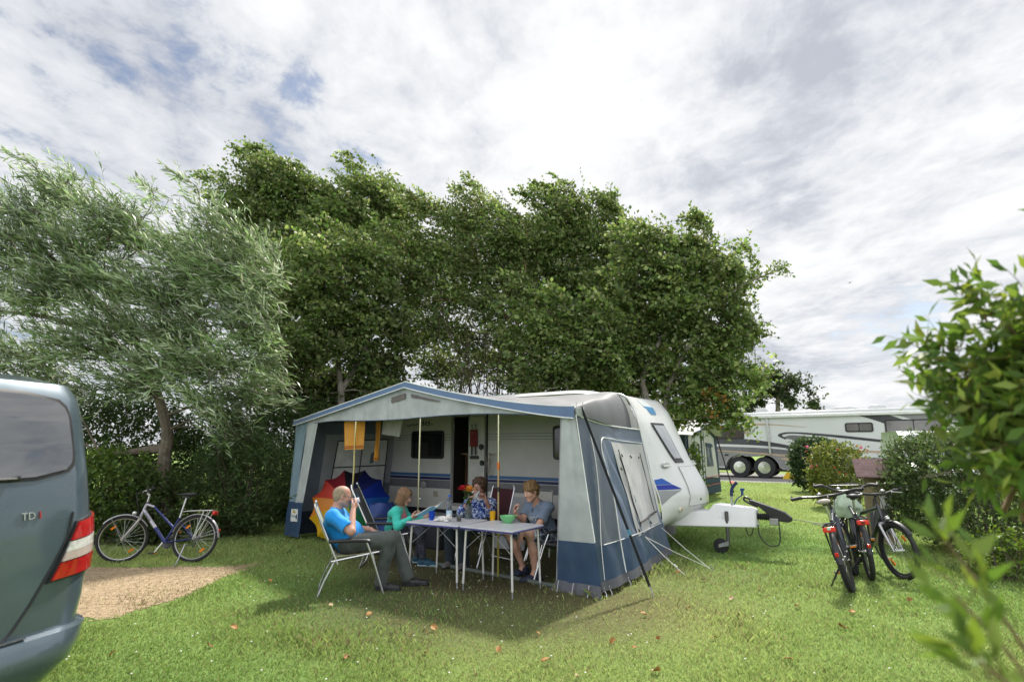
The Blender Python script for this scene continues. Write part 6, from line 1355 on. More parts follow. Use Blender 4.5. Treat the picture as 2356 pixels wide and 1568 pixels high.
chW = chair('maroon folding chair that the woman in the patterned blouse sits on', (-.40, 8.46, 0), R(-138), FB('fabric_maroon', (.055,.008,.014)), recl=16)
chB = chair('grey folding chair that the boy sits on, beside the right awning wall', (.50, 7.58, 0), R(196), FB('fabric_grey', (.20,.185,.20)), recl=12)
# emblems on two backrests
mb = MB(); 
for a in range(6): mb.prism([(0,.008*0),(.045*math.cos(a*1.05),.045*math.sin(a*1.05)),(.045*math.cos(a*1.05+.35),.045*math.sin(a*1.05+.35))], (0,0,.002), (0,0,0), (1,0,0), (0,1,0))
o = mb.build('emblem', mat('emblem_blue', (.02,.25,.5), .5), chG, smooth=False); bd = np.array([-math.sin(R(26)),0,math.cos(R(26))]); o.location = np.array([-.20,0,.40])+bd*.58+np.array([.012,-.12,.0]); o.rotation_euler = (0,R(64),0)
mb = MB(); mb.tube(arc((0,0,0),.03,0,6.1,12,(0,1,0),(0,0,1)), .004, 5); o = mb.build('emblem', mat('emblem_dark', (.06,.06,.06), .5), chB, smooth=False); o.location = (-.20-.12+.012, .0, .40+.52)
# ---- table things
def top(u, v, z=.70): return on(u, v, z)
c1 = lambda x, y: ((1100+x*.5868)/1.7386, (1480+y*.5868)/1.7386)
def cup(label, pos, r0, r1, h, m, name='cup', cat='cup'):
    mb = MB(); mb.lathe([(0,0),(r0,0),(r1,h),(r1-.003,h),(r0-.003,.004),(0,.004)], (0,0,0), 24); o = mb.build(name, m); o.location = pos; return tag(o, label, cat)
cup('blue plastic cup in front of the open book', top(*c1(1069,1020)), .032, .039, .105, mat('cup_blue', (.005,.055,.42), .3, transl=.15))
cup('yellow plastic cup at the back of the right table', top(*c1(1483,1020)), .032, .039, .105, mat('cup_yellow', (.72,.40,.01), .3, transl=.2))
mb = MB(); mb.lathe([(0,0),(.045,0),(.05,.006),(.085,.05),(.098,.085),(.094,.085),(.08,.05),(.04,.008),(0,.008)], (0,0,0), 28); mb.box((.098,0,.083),(.05,.05,.005)); o = mb.build('bowl', mat('bowl_green', (.20,.56,.24), .35, transl=.2), bevel=0); o.location = top(*c1(1586,1040)); o.rotation_euler = (0,0,R(20)); tag(o, 'light green plastic bowl with a lip, in front of the boy', 'bowl')
# bottle
GLS = mat('clear_plastic', (.80,.86,.90), .05, trans=.92, ior=1.2, spec=.5); GLS2 = mat('clear_glass', (.82,.86,.84), .03, trans=.95, ior=1.3)
bt_ = thing('water_bottle', 'clear water bottle with blue cap, standing behind the white toy seal', 'bottle', top(*c1(1187,1008)))
mb = MB(); mb.lathe([(0,0),(.034,0),(.038,.01),(.037,.03),(.038,.10),(.036,.12),(.030,.145),(.034,.17),(.038,.19),(.034,.22),(.018,.25),(.014,.255),(.014,.275),(0,.275)], (0,0,0), 22); mb.build('bottle', GLS, bt_)
mb = MB(); mb.lathe([(0,.266),(.0165,.266),(.0165,.29),(0,.29)], (0,0,0), 16); mb.build('cap', mat('cap_blue', (.01,.09,.5), .4), bt_)
mb = MB(); mb.lathe([(.0388,.03),(.0392,.03),(.0392,.10),(.0388,.10)], (0,0,0), 22); mb.build('label', mat('bottle_label', (.45,.60,.72), .5, var=.3, vs=60), bt_)
# candle glass
cg_ = thing('candle_glass', 'small glass with a cream candle, beside the vase of roses', 'candle', top(*c1(1253,1030)))
mb = MB(); mb.lathe([(0,0),(.028,0),(.034,.075),(.031,.075),(.026,.006),(0,.006)], (0,0,0), 22); mb.build('glass', GLS2, cg_)
mb = MB(); mb.lathe([(0,.007),(.025,.007),(.029,.045),(0,.045)], (0,0,0), 20); mb.build('candle', mat('wax', (.70,.66,.50), .6, transl=.3), cg_)
# toy seal
sl_ = thing('toy_seal', 'small white fluffy toy seal lying on the table', 'toy', top(*c1(1157,1030)), R(-12))
FUR = mat('white_fur', (.72,.70,.67), .95, var=.15, vs=40, bump=.9, bs=220, sheen=.4)
mb = MB(); mb.ball((-.02,0,.032),(.075,.045,.035),16,10); mb.ball((.055,-.005,.058),(.036,.034,.036),14,10); mb.ball((.082,-.008,.05),(.016,.018,.014),10,8)
mb.build('body', FUR, sl_)
for p_, s_ in (((-.105,.02,.018),(.035,.02,.012)),((-.105,-.02,.018),(.035,.02,.012)),((.04,-.055,.014),(.035,.02,.012)),((.04,.05,.014),(.035,.02,.012))):
    mb = MB(); mb.ball(p_, s_, 10, 8); mb.build('flipper', FUR, sl_)
for sy in (-.018,.012):
    mb = MB(); mb.ball((.084,sy-.004,.066), .006, 8, 6); mb.build('eye', BLACKP, sl_)
mb = MB(); mb.ball((.097,-.008,.055), .005, 8, 6); mb.build('nose', BLACKP, sl_)
# vase with roses
vs_ = thing('vase', 'glass jar vase with water holding red and orange roses', 'vase', top(*c1(1317,1012)))
mb = MB(); mb.lathe([(0,0),(.042,0),(.045,.01),(.045,.14),(.038,.165),(.036,.19),(.040,.195),(.037,.195),(.033,.165),(.042,.14),(.042,.012),(0,.010)], (0,0,0), 26); mb.build('glass', GLS2, vs_)
mb = MB(); mb.lathe([(0,.012),(.041,.013),(.041,.11),(0,.11)], (0,0,0), 22); mb.build('water', mat('water', (.70,.78,.62), .02, trans=.95, ior=1.2), vs_)
def rose(c, s, m, label, seed):
    r = np.random.default_rng(seed); root = thing('rose', label, 'flower', vs_.location+Vector(c), 0, 'cut roses in the vase')
    mb = MB()
    for ring, (n, rad, tilt, sz) in enumerate(((3,.012,.15,.030),(5,.024,.45,.040),(6,.036,.85,.046),(6,.044,1.25,.050))):
        for k in range(n):
            a = 2*np.pi*k/n+ring*.6+r.normal()*.12; d = np.array([math.cos(a), math.sin(a), 0]); tdir = np.array([-d[1], d[0], 0]); up = d*math.sin(tilt)+np.array([0,0,math.cos(tilt)])
            G = [[d*rad*.55*s/.06+tdir*(u-.5)*sz*1.25*s/.06*math.sin(math.pi*(.25+.6*v))+up*v*sz*1.15*s/.06+d*(.10*(2*u-1)**2*-.12+.012*v*v)*s/.06+np.array([0,0,-.012*ring*s/.06]) for v in np.linspace(0,1,6)] for u in np.linspace(0,1,6)]
            mb.sheet(np.array(G), .0016)
    mb.build('petals', m, root)
    base = Vector((0.0+r.normal()*.012, r.normal()*.012, .03))-Vector(c)
    mb = MB(); mb.tube(smoothpath([(0,0,.0),tuple(np.array(base)*.5+np.array([.01,.01,0])),tuple(base)],10), .0035, 5); mb.build('stem', mat('rose_stem', (.05,.10,.03), .6), root)
    LV = [];
    for k in range(7):
        q = np.array(base)*r.uniform(.12,.62)+r.normal(size=3)*.01; d = r.normal(size=3)*np.array([1,1,.35])+np.array([0,0,-.15]); LV.append((q, d))
    P = np.array([q for q, d in LV]); Dd = np.array([d for q, d in LV])
    v_, F_ = leafgeo(P, Dd, r.normal(size=P.shape)+np.array([0,0,1.2]), np.full(len(P), .085), np.full(len(P), .028), 'broad')
    foliage('leaves', [(v_, F_, palette(len(P), [(.025,.065,.02),(.04,.09,.025)], r), None, None)], LEAF, root)
rose((.012,-.02,.375), .062, mat('rose_orange', (.80,.36,.06), .6, var=.25, vs=30, transl=.2), 'open orange yellow rose, largest flower in the vase', 1)
rose((-.075,.0,.385), .05, mat('rose_red', (.50,.015,.03), .6, var=.3, vs=30, transl=.1), 'bright red rose at the left of the vase', 2)
rose((-.02,.05,.395), .045, mat('rose_dark', (.20,.006,.015), .6, var=.3, vs=30), 'dark red rose behind the orange one', 3)
# ---- hanging cloths
ORT = mat('towel_orange', (.62,.28,.025), .95, var=.12, vs=8, bump=.8, bs=260, sheen=.3); TST = mat('towel_stripe', (.26,.04,.015), .95, bump=.6, bs=260)
def cloth(name, label, cat, P, Wd, H, yaw, m, stripe=None, tilt=0., fold=.012, rot=0.):
    o = thing(name, label, cat, P, (rot, tilt, yaw), 'cloths hung up under the awning roof')
    def pt(u, v, off=0.): return (Wd*(u-.5)*(1-.03*v), fold*math.sin(u*9+v*2)*(.3+v)+.5*fold*math.sin(u*21)+off, -H*v)
    mb = MB(); mb.sheet([[pt(u,v) for v in np.linspace(0,1,16)] for u in np.linspace(0,1,20)], .006); mb.build('cloth', m, o)
    if stripe:
        for (v0, v1, sm) in stripe:
            for sg in (-1, 1):
                mb = MB(); mb.sheet([[pt(u,v,sg*.0045) for v in np.linspace(v0,v1,4)] for u in np.linspace(.0,1,20)], .002); mb.build('stripe', sm, o)
    return o
TP_ = at(816,962,9.75)
cloth('towel', 'wide orange towel with brown hem stripes, behind the left awning pole', 'towel', (TP_[0], TP_[1], 2.05), .46, .50, R(-28), ORT, [(.88,.905,TST),(.925,.96,TST)], tilt=R(-2))
q = at(869,985,9.9); cloth('towel', 'narrow bunched orange towel hanging in front of the awning window', 'towel', (q[0], q[1], q[2]+.12), .10, .66, R(-30), ORT, [(.93,.98,TST)], fold=.03)
q = at(905,966,9.8); cloth('tea_towel', 'white tea towel with teal borders, hanging askew under the roof', 'towel', (q[0], q[1], q[2]+.06), .38, .32, R(-20), mat('teatowel', (.42,.43,.40), .9, var=.1, bump=.5, bs=220), [(.0,.02,TST)] and None, tilt=R(8))
# red pouch hanging on the caravan door
cvM = cv.matrix_basis.copy(); bpy.context.view_layer.update(); CVW = cv.matrix_world
q = CVW @ Vector((2.325, -.11, 1.94)); fp = thing('fire_blanket', 'dark red fire blanket pouch with two black straps on the open door', 'fire blanket', q, -.6265)
mb = MB(); mb.box((0,0,-.19),(.17,.03,.31)); mb.build('pouch', MAROON, fp, bevel=.012)
for x in (-.045,.045):
    mb = MB(); mb.box((x,-.002,-.42),(.03,.012,.15)); mb.build('strap', BLACKP, fp, bevel=.003)
    mb = MB(); mb.tube([(x,0,.05),(x*.9,0,-.04)], .007, 6); mb.ball((x,-.0,.055),.014,8,6); mb.build('hook', BLACKP, fp)
lettering('lettering', 'FIRE', .032, (-.055,-.0165,-.10), (1,0,0), (0,0,1), mat('pouch_print', (.50,.36,.34), .6), fp, .001)
# rainbow umbrella lying open
ub = thing('umbrella', 'large open rainbow umbrella lying on its side behind the man', 'umbrella', (*on(798,1243)[:2], 0))
UC = [(.012,.012,.02),(.01,.015,.10),(.006,.03,.30),(.006,.10,.42),(.01,.16,.14),(.01,.20,.06),(.30,.34,.02),(.72,.48,.01),(.72,.42,.01),(.65,.22,.02),(.50,.05,.03),(.20,.01,.02)]
uax = np.array([.10,-.92,.38]); uax /= np.linalg.norm(uax); ua = np.cross(uax,[0,0,1]); ua /= np.linalg.norm(ua); ub_ = np.cross(ua,uax); uc = np.array([0,.12,.545])
ur = .70; 
if ub_[2] < 0: ub_ = -ub_
if ua[0] < 0: ua = -ua
for k in range(12):
    a0 = math.pi/2-2*np.pi*(k-.5)/12; a1 = a0-2*np.pi/12; G = []
    for i in range(7):
        row = []
        for j in range(10):
            rr = ur*j/9; a = a0+(a1-a0)*i/6; sag = 1-.10*math.sin(math.pi*i/6)*(j/9)**1.5
            h = .30*(1-(rr/ur)**1.8); row.append(uc+(ua*math.cos(a)+ub_*math.sin(a))*rr*sag+uax*(h-.03*math.sin(math.pi*i/6)*(j/9)))
        G.append(row)
    mb = MB(); mb.sheet(G, .003); mb.build('panel', mat('umbrella%d' % k, tuple(.75*q for q in UC[k]), .5, var=.1, transl=.12, bump=.05), ub)
mb = MB(); mb.tube([uc+uax*.36, uc-uax*.55], .008, 8); mb.build('shaft', STEEL, ub)
# things standing at the back of the awning
mb = MB(); mb.prism(roundrect(-.27,0,.27,.80,.03), (0,.03,0), (0,0,0)); mb.prism(roundrect(-.25,.02,.25,.78,.03), (0,.004,0), (0,-.004,0)); o = mb.build('folded_table', mat('board_grey', (.33,.34,.35), .5, var=.08), bevel=.006); q = at(1171,1180,9.35); o.location = (q[0], q[1], .02); o.rotation_euler = (R(-10),0,R(-30)); tag(o, 'folded grey table board leaning behind the woman and the boy', 'folded table')
mb = MB(); mb.tube([(-.17,0,0),(-.17,.12,.95),(.17,.12,.95),(.17,0,0)], .014, 8); mb.sheet([[(x,.06+.07*v,.5+.42*v) for v in np.linspace(0,1,4)] for x in (-.16,0,.16)], .005); o = mb.build('folded_chair', mat('chair_cream', (.50,.49,.44), .5)); q = at(1240,1180,8.9); o.location = (q[0], q[1], 0); o.rotation_euler = (0,0,R(-35)); tag(o, 'folded cream camping chair standing behind the boy', 'chair')
r = np.random.default_rng(8); mb = MB(); G = []
for i, z in enumerate(np.linspace(0,.5,12)):
    w = .26*(1-.35*(z/.5)**2); G.append([((w+.02*math.sin(5*a+z*9))*math.cos(a), (w*.7+.02*math.sin(4*a-z*12))*math.sin(a), z+.02*math.sin(3*a)) for a in np.linspace(0,2*np.pi,21)[:-1]])
mb.grid(G, wv=True); mb.f.append([mb.n-20+k for k in range(20)]); mb.mi.append(0); o = mb.build('blue_bag', mat('bag_blue', (.01,.035,.16), .55, var=.3, vs=8, bump=.5, bs=20)); q = at(878,1200,9.3); o.location = (q[0], q[1], .22); tag(o, 'bulging dark blue bag on a crate behind the girl', 'bag')
mb = MB(); mb.box((0,0,.11),(.62,.45,.22)); o = mb.build('crate', mat('crate_dark', (.02,.022,.03), .6), bevel=.02); o.location = (q[0], q[1], 0); o.rotation_euler = (0,0,CAMPRZ); tag(o, 'dark plastic crate under the blue bag', 'crate')
mb = MB(); mb.box((0,0,.23),(1.1,.5,.46)); bx = mb.build('storage_box', mat('box_dark', (.025,.028,.035), .55), bevel=.02); q = at(985,1180,9.9); bx.location = (q[0], q[1], 0); bx.rotation_euler = (0,0,CAMPRZ); tag(bx, 'long dark storage box under the caravan window', 'box')
mb = MB(); mb.box((-.40,-.253,.36),(.09,.006,.07)); mb.build('sticker', mat('sticker_yellow', (.6,.36,.02), .5), bx)
mb = MB(); mb.box((.2,0,.485),(.62,.40,.04),rot=(0,0,.06)); o = mb.build('folded_tarp', mat('tarp_grey', (.17,.17,.18), .6, bump=.4, bs=20), bevel=.012); o.location = (q[0], q[1], 0); o.rotation_euler = (0,0,CAMPRZ); tag(o, 'folded grey tarpaulin on the dark storage box', 'tarpaulin')
r = np.random.default_rng(4); tw = thing('dried_stems', 'dried pale grass stems hanging beside the caravan door', 'dried flowers', CVW @ Vector((2.66,-.09,1.05)), -.6265)
mb = MB()
for _ in range(9): e = np.array([r.uniform(-.10,.16), r.uniform(-.04,.02), r.uniform(.2,.42)]); mb.tube(smoothpath([(0,0,0), e*.5+r.normal(size=3)*.02, e],6), .0035, 4); mb.ball(e, (.010,.010,.022), 6, 5)
mb.build('stems', mat('straw_pale', (.42,.38,.29), .8), tw)
# ---- leaves and daisies on the lawn
LMS = [mat('fallen_ochre', (.36,.18,.05), .7, var=.3, vs=30), mat('fallen_tan', (.42,.31,.18), .7, var=.3, vs=30), mat('fallen_brown', (.26,.11,.03), .7, var=.3, vs=30)]
r = np.random.default_rng(77); proto = []
for k in range(3):
    mb = MB(); mb.sheet([[(.03*(2*v-1)*1.0, .018*(2*u-1)*math.sin(math.pi*(.08+.84*v))*1.3, .008+.010*math.sin(2*u+3*v+k)+.008*(2*u-1)**2) for v in np.linspace(0,1,7)] for u in np.linspace(0,1,5)], .001)
    o = mb.build('fallen_leaf', LMS[k]); tag(o, ['orange', 'pale tan', 'brown'][k]+' fallen birch leaf lying loose on the mown grass', 'leaf', 'fallen leaves on the lawn'); proto.append(o)
spots = [(1413,1478),(1510,1478),(1590,1405),(1690,1384),(1700,1420),(1960,1414),(2092,1386),(1940,1450),(1235,1460),(900,1475),(800,1517),(720,1330),(255,1512),(540,1450),(1090,1550),(1260,1530),(1515,1555),(1330,1560),(1460,1495),(1640,1475),(1840,1400),(1750,1356),(620,1345),(850,1420),(1000,1452),(690,1475),(480,1490),(1820,1530),(1150,1500),(1560,1320),(980,1505),(760,1395),(1620,1338),(1480,1420)]
for i, (u, v) in enumerate(spots):
    k = int(r.integers(0,3)); o = proto[k] if i in (0,) and k == 0 else proto[k].copy()
    if o.name not in COL.objects: COL.objects.link(o)
    p_ = on(u+r.normal()*3, v+r.normal()*2); o.location = (p_[0], p_[1], .022); o.rotation_euler = (r.normal()*.35, r.normal()*.35, r.uniform(0,6.28)); s_ = r.uniform(.7,1.25); o.scale = (s_,s_,s_)
for o in proto:
    if o.location.length < .01: bpy.data.objects.remove(o)
n = 260; P = np.stack([r.uniform(-3.5,5.5,n), r.uniform(3.6,9.5,n), np.full(n,.030)], 1); P = P[~inpoly(P[:,0],P[:,1],PATCH)]
mb = MB()
for p_ in P[:170]: mb.ball(p_, (.008,.008,.004), 6, 4)
o = mb.build('daisies', mat('daisy_white', (.75,.75,.70), .7)); tag(o, 'scattered tiny white daisies in the lawn', 'flowers', kind='stuff')
# a bird far up in the sky
bd_ = at(1955,650,60.); mb = MB(); mb.ball((0,0,0),(.22,.05,.05),10,6)
for sy in (-1,1): mb.sheet([[(.06-.14*u-.10*w, sy*(.03+.34*w), .02+.16*w-.10*w*w) for u in (0,.5,1)] for w in np.linspace(0,1,6)], .008)
o = mb.build('bird', mat('bird_dark', (.05,.05,.055), .8)); o.location = bd_; o.rotation_euler = (0,R(-15),R(35)); tag(o, 'small dark bird flying in the cloudy sky above the motorhome', 'bird')
# foreground shrub at the right edge: big leaves close to the camera
FG = [(.10,.17,.035),(.14,.215,.045),(.07,.125,.028),(.22,.28,.06)]
fgr = thing('foreground_shrub', 'out of focus leafy shrub close to the camera at the right edge', 'shrub', (1.75, 1.35, 0))
r = np.random.default_rng(61); tb = MB(); parts = []; O_ = np.array([1.75,1.35,0])
ends = [(2180,665,1.55),(2240,690,1.5),(2330,700,1.4),(2075,815,1.6),(2120,800,1.55),(2130,905,1.5),(2080,930,1.55),(2200,840,1.5),(2280,800,1.45),(2340,830,1.4),(2180,940,1.45),(2260,920,1.4),(2340,950,1.35),(2210,1010,1.4),(2300,1040,1.3),(2350,1100,1.3),(2240,1080,1.35),(2390,520,1.3),(2420,900,1.25),(2420,700,1.3),(2200,890,1.6),(2330,880,1.6),(2260,1000,1.6),(2350,760,1.6),(2290,740,1.6)]+[(float(a),float(b),float(c)) for a,b,c in zip(np.linspace(2270,2440,15)+r.normal(size=15)*20, 740+r.uniform(0,330,15), r.uniform(1.3,1.9,15))]
for (u, v, Y) in ends:
    e = at(u+58, v, Y); b = at(2430, 1180, 1.45)+r.normal(size=3)*.05; m_ = (e+b)/2+np.array([.03,.0,.05]); Q = smoothpath([b-O_, m_-O_, e-O_], 12); tb.tube(Q, np.linspace(.008,.002,12), 6, caps=False)
    st = Q[3:]; d = np.gradient(Q, axis=0)[3:]; d /= np.linalg.norm(d,axis=1)[:,None]
    st = np.repeat(st, 3, 0)+r.normal(size=(len(st)*3,3))*.02; d = np.repeat(d, 3, 0)+r.normal(size=(len(st),3))*.65
    v_, F_, ring = sprays(st, d, r.uniform(.05,.12,len(st)), 4, r, L=(.055,.25), W=.19, kind='broad', spread=.75, droop=.1, twig=.0016)
    parts.append((v_, F_, palette(len(v_), FG, r), ring, (.16,.12,.05)))
for (u, v, Y, u2, v2) in [(2175,1240,.85,2310,1420),(2200,1370,.80,2350,1540),(2255,1520,.72,2380,1640)]:
    a = at(u, v, Y); b = at(u2, v2, Y*.97); far = at(2480, v2+250, Y); Q = smoothpath([(.1,.0,.25), (far-O_)*.9+np.array([.05,0,.02]), far-O_, b-O_, a-O_], 14); tb.tube(Q, np.linspace(.006,.0015,14), 6, caps=False)
    st = Q[10:]; d = np.gradient(Q, axis=0)[10:]; d /= np.linalg.norm(d,axis=1)[:,None]; st = np.repeat(st,4,0)+r.normal(size=(len(st)*4,3))*.012; d = np.repeat(d,4,0)+r.normal(size=(len(st),3))*.45
    v_, F_, ring = sprays(st, d, r.uniform(.03,.06,len(st)), 1, r, L=(.050,.22), W=.17, kind='broad', spread=.4, twig=.0012)
    parts.append((v_, F_, palette(len(v_), [(.12,.19,.035),(.17,.24,.05),(.09,.15,.03)], r), ring, (.16,.14,.05)))
tb.tube(smoothpath([(.0,0,0),(.05,.0,.6),np.array(at(2430,1180,1.45))-O_],10), np.linspace(.022,.012,10), 8); tb.build('stem', mat('fg_stem', (.17,.115,.06), .8, var=.3), fgr)
foliage('foliage', parts, LEAF, fgr)
# ---------------------------------------------------------------- people: each body one smooth surface grown from a signed distance field
class SDF:
    def __init__(s, lo, hi, h):
        s.lo = np.array(lo, float); s.h = h; s.n = np.ceil((np.array(hi)-s.lo)/h).astype(int)+1
        s.d = np.full(s.n, 1., np.float32)
    def _sub(s, lo, hi):
        a = np.clip(np.floor((np.asarray(lo)-s.lo)/s.h).astype(int), 0, s.n-1); b = np.clip(np.ceil((np.asarray(hi)-s.lo)/s.h).astype(int)+1, 1, s.n)
        sl = tuple(slice(x, y) for x, y in zip(a, b))
        ax = [s.lo[i]+s.h*np.arange(a[i], b[i]) for i in range(3)]
        return sl, np.stack(np.meshgrid(*ax, indexing='ij'), -1)
    def _mix(s, sl, d, k, sub=False):
        D = s.d[sl]
        if sub:
            q = np.clip(.5-.5*(D+d)/k, 0, 1); s.d[sl] = D*(1-q)-d*q+k*q*(1-q)
        else:
            q = np.clip(.5+.5*(D-d)/k, 0, 1); s.d[sl] = D*(1-q)+d*q-k*q*(1-q)
    def cone(s, a, b, ra, rb, k=.02, sub=False, flat=None):
        a = np.asarray(a, float); b = np.asarray(b, float); m = max(ra, rb)+k*2+.02
        sl, P = s._sub(np.minimum(a, b)-m, np.maximum(a, b)+m)
        ab = b-a; t = np.clip(((P-a)@ab)/(ab@ab+1e-9), 0, 1)
        d = np.linalg.norm(P-a-t[..., None]*ab, axis=-1)-(ra+(rb-ra)*t); s._mix(sl, d, k, sub); return s
    def ell(s, c, r, M=None, k=.02, sub=False):
        c = np.asarray(c, float); r = np.asarray(r, float); m = r.max()+k*2+.02
        sl, P = s._sub(c-m, c+m); q = P-c
        if M is not None: q = q@M                 # columns of M: local axes in world
        k0 = np.linalg.norm(q/r, axis=-1); k1 = np.linalg.norm(q/(r*r), axis=-1)+1e-9
        s._mix(sl, k0*(k0-1)/k1, k, sub); return s
    def cut(s, p, n, k=.006):                      # remove everything on the side n points to
        n = np.asarray(n, float); n = n/np.linalg.norm(n); ax = [s.lo[i]+s.h*np.arange(s.n[i]) for i in range(3)]
        d = (ax[0][:, None, None]-p[0])*n[0]+(ax[1][None, :, None]-p[1])*n[1]+(ax[2][None, None, :]-p[2])*n[2]
        s.d = np.maximum(s.d, d.astype(np.float32)); return s
    def mesh(s):
        d = s.d; ins = d < 0; n = d.shape
        c8 = [ins[i:n[0]-1+i, j:n[1]-1+j, k:n[2]-1+k] for i in (0, 1) for j in (0, 1) for k in (0, 1)]
        cnt = sum(c.astype(np.int8) for c in c8); act = (cnt > 0) & (cnt < 8); idx = -np.ones(act.shape, np.int64); C = np.argwhere(act); idx[act] = np.arange(len(C))
        acc = np.zeros((len(C), 3)); w = np.zeros(len(C))
        off = np.array([(i, j, k) for i in (0, 1) for j in (0, 1) for k in (0, 1)])
        for a in range(8):
            for b in range(a+1, 8):
                if np.abs(off[a]-off[b]).sum() != 1: continue
                da = d[tuple((C+off[a]).T)]; db = d[tuple((C+off[b]).T)]; m = (da < 0) != (db < 0); t = np.where(m, da/(da-db+1e-12), 0)
                acc += np.where(m[:, None], off[a]+(off[b]-off[a])*t[:, None], 0); w += m
        V = s.lo+s.h*(C+acc/np.maximum(w, 1)[:, None]); F = []
        for ax in range(3):
            o = [0, 0, 0]; o[ax] = 1; A = ins[:n[0]-o[0], :n[1]-o[1], :n[2]-o[2]]; B = ins[o[0]:, o[1]:, o[2]:]
            E = np.argwhere(A != B); u, v = [(1, 2), (2, 0), (0, 1)][ax]
            ok = (E[:, u] > 0) & (E[:, v] > 0) & (E[:, u] < n[u]-1) & (E[:, v] < n[v]-1); E = E[ok]; fl = A[tuple(E.T)]
            q = []
            for du, dv in ((-1, -1), (0, -1), (0, 0), (-1, 0)):
                e = E.copy(); e[:, u] += du; e[:, v] += dv; q.append(idx[tuple(e.T)])
            q = np.stack(q, 1); q[~fl] = q[~fl][:, ::-1]; F.append(q)
        F = np.concatenate(F); return V, F[(F >= 0).all(1)]
def smoothmesh(V, F, it=1):
    for _ in range(it):
        s = np.zeros_like(V); c = np.zeros(len(V))
        for a, b in ((0, 1), (1, 2), (2, 3), (3, 0)):
            np.add.at(s, F[:, a], V[F[:, b]]); np.add.at(s, F[:, b], V[F[:, a]]); np.add.at(c, F[:, a], 1); np.add.at(c, F[:, b], 1)
        V = .45*V+.55*s/np.maximum(c, 1)[:, None]
    return V
def wrinkle(V, F, amp, freq, seed=0, stretch=(1, 1, 1)):
    N = np.zeros_like(V); fn = np.cross(V[F[:, 2]]-V[F[:, 0]], V[F[:, 3]]-V[F[:, 1]])
    for k in range(4): np.add.at(N, F[:, k], fn)
    N /= np.linalg.norm(N, axis=1)[:, None]+1e-12; r = np.random.default_rng(seed); o = 0
    for _ in range(7):
        q = r.normal(size=3)*np.array(stretch); q *= freq/np.linalg.norm(q)*r.uniform(.5, 1.7); p = r.uniform(0, 6.28)
        w = np.sin(V@q+p+1.6*np.sin(V@(r.normal(size=3)*freq*.30)+p)+.8*np.sin(V@(r.normal(size=3)*freq*.7)))
        gate = np.clip(.25+np.sin(V@(r.normal(size=3)*freq*.28)+r.uniform(0, 6.28)), 0, 1)
        o = o+(np.exp(-((1-w)/.45)**2)-.28)*gate
    return V+N*(o/2.6*amp)[:, None]
def sdfobj(name, sdf, m, parent, base, wr=None, cols=None, it=1):
    V, F = sdf.mesh(); V = smoothmesh(V, F, it)
    if wr: V = wrinkle(V, F, *wr)
    c = cols(V) if cols else None
    return fastmesh(name, V-base, F, 4, m, parent, cols=c, smooth=True)
def basis(f, up=(0, 0, 1), roll=0.):
    f = np.asarray(f, float); f = f/np.linalg.norm(f); l = np.cross(up, f); l /= np.linalg.norm(l); u = np.cross(f, l); return np.stack([f, l, u], 1)
def head(S_, c, M, s=1., jaw=1., k=.012):
    L = lambda f, l, u: np.asarray(c)+M@(np.array([f, l, u])*s); E = lambda p, r, kk=.02, sub=False: S_.ell(L(*p), np.array(r)*s, M, kk, sub)
    E((-.012,0,.03),(.098,.076,.088)); E((.030,0,-.03),(.060,.060,.082),.02)
    for sg in (-1, 1):
        S_.cone(L(-.002,sg*.048,-.052), L(.064,sg*.014,-.096), .024*s*jaw, .019*s*jaw, .025)
        E((.056,sg*.036,-.028),(.026,.024,.026),.02); E((.094,sg*.031,.002),(.012,.017,.011),.012,True)
        E((-.004,sg*.078,-.006),(.020,.009,.030),.006); E((.006,sg*.086,-.002),(.009,.006,.014),.005,True)
        S_.cone(L(.076,sg*.012,.020), L(.064,sg*.046,.018), .013*s, .011*s, .010)
        E((.098,sg*.011,-.031),(.011,.009,.009),.006)
    E((.072,0,-.098),(.020,.022,.016),.02)
    S_.cone(L(.086,0,.006), L(.108,0,-.028), .0085*s, .0125*s, .012)
    E((.086,0,-.058),(.012,.024,.008),.006); E((.083,0,-.071),(.012,.020,.008),.006); E((.099,0,-.0645),(.010,.022,.0022),.003,True)
    return L
def hand(S_, w, d, nrm, thumb, curl=.5, s=1., tc=.5, spread=.06):
    """wrist w, direction d, palm normal nrm (towards what is held), thumb: unit-ish vector to the thumb side"""
    d = np.asarray(d, float); d /= np.linalg.norm(d); nrm = np.asarray(nrm, float); nrm = nrm-d*(nrm@d); nrm /= np.linalg.norm(nrm); a = np.cross(d, nrm); a = a if a@np.asarray(thumb) > 0 else -a
    w = np.asarray(w, float)
    for i, o in enumerate((.030, .010, -.010, -.028)):
        kn = w+(d*(.088-.004*abs(i-1))+a*o*1.0)*s; S_.cone(w+a*o*.55*s+d*.012*s, kn, .0135*s, .0105*s, .012)
        p = kn; ln = (.042, .047, .044, .034)[i]*s; c = 0.
        fd = d+a*(1.2-i*.8)*spread
        for ph in range(3):
            c += curl*(.9 if ph == 0 else 1.15); q = p+(fd*math.cos(c)+nrm*math.sin(c))*ln*(1, .68, .55)[ph]
            S_.cone(p, q, (.0092, .0085, .0078)[ph]*s, (.0085, .0078, .0066)[ph]*s, .0035); p = q
    t0 = w+(d*.022+a*.024+nrm*.006)*s; t1 = t0+(d*.030+a*.022+nrm*.014*tc*2)*s; t2 = t1+(d*.030+a*(.010-.02*tc)+nrm*.022*tc*2)*s; t3 = t2+(d*.022-a*.010*tc+nrm*.014*tc*2)*s
    S_.cone(t0, t1, .0145*s, .0115*s, .010); S_.cone(t1, t2, .011*s, .0098*s, .004); S_.cone(t2, t3, .0098*s, .0078*s, .003)
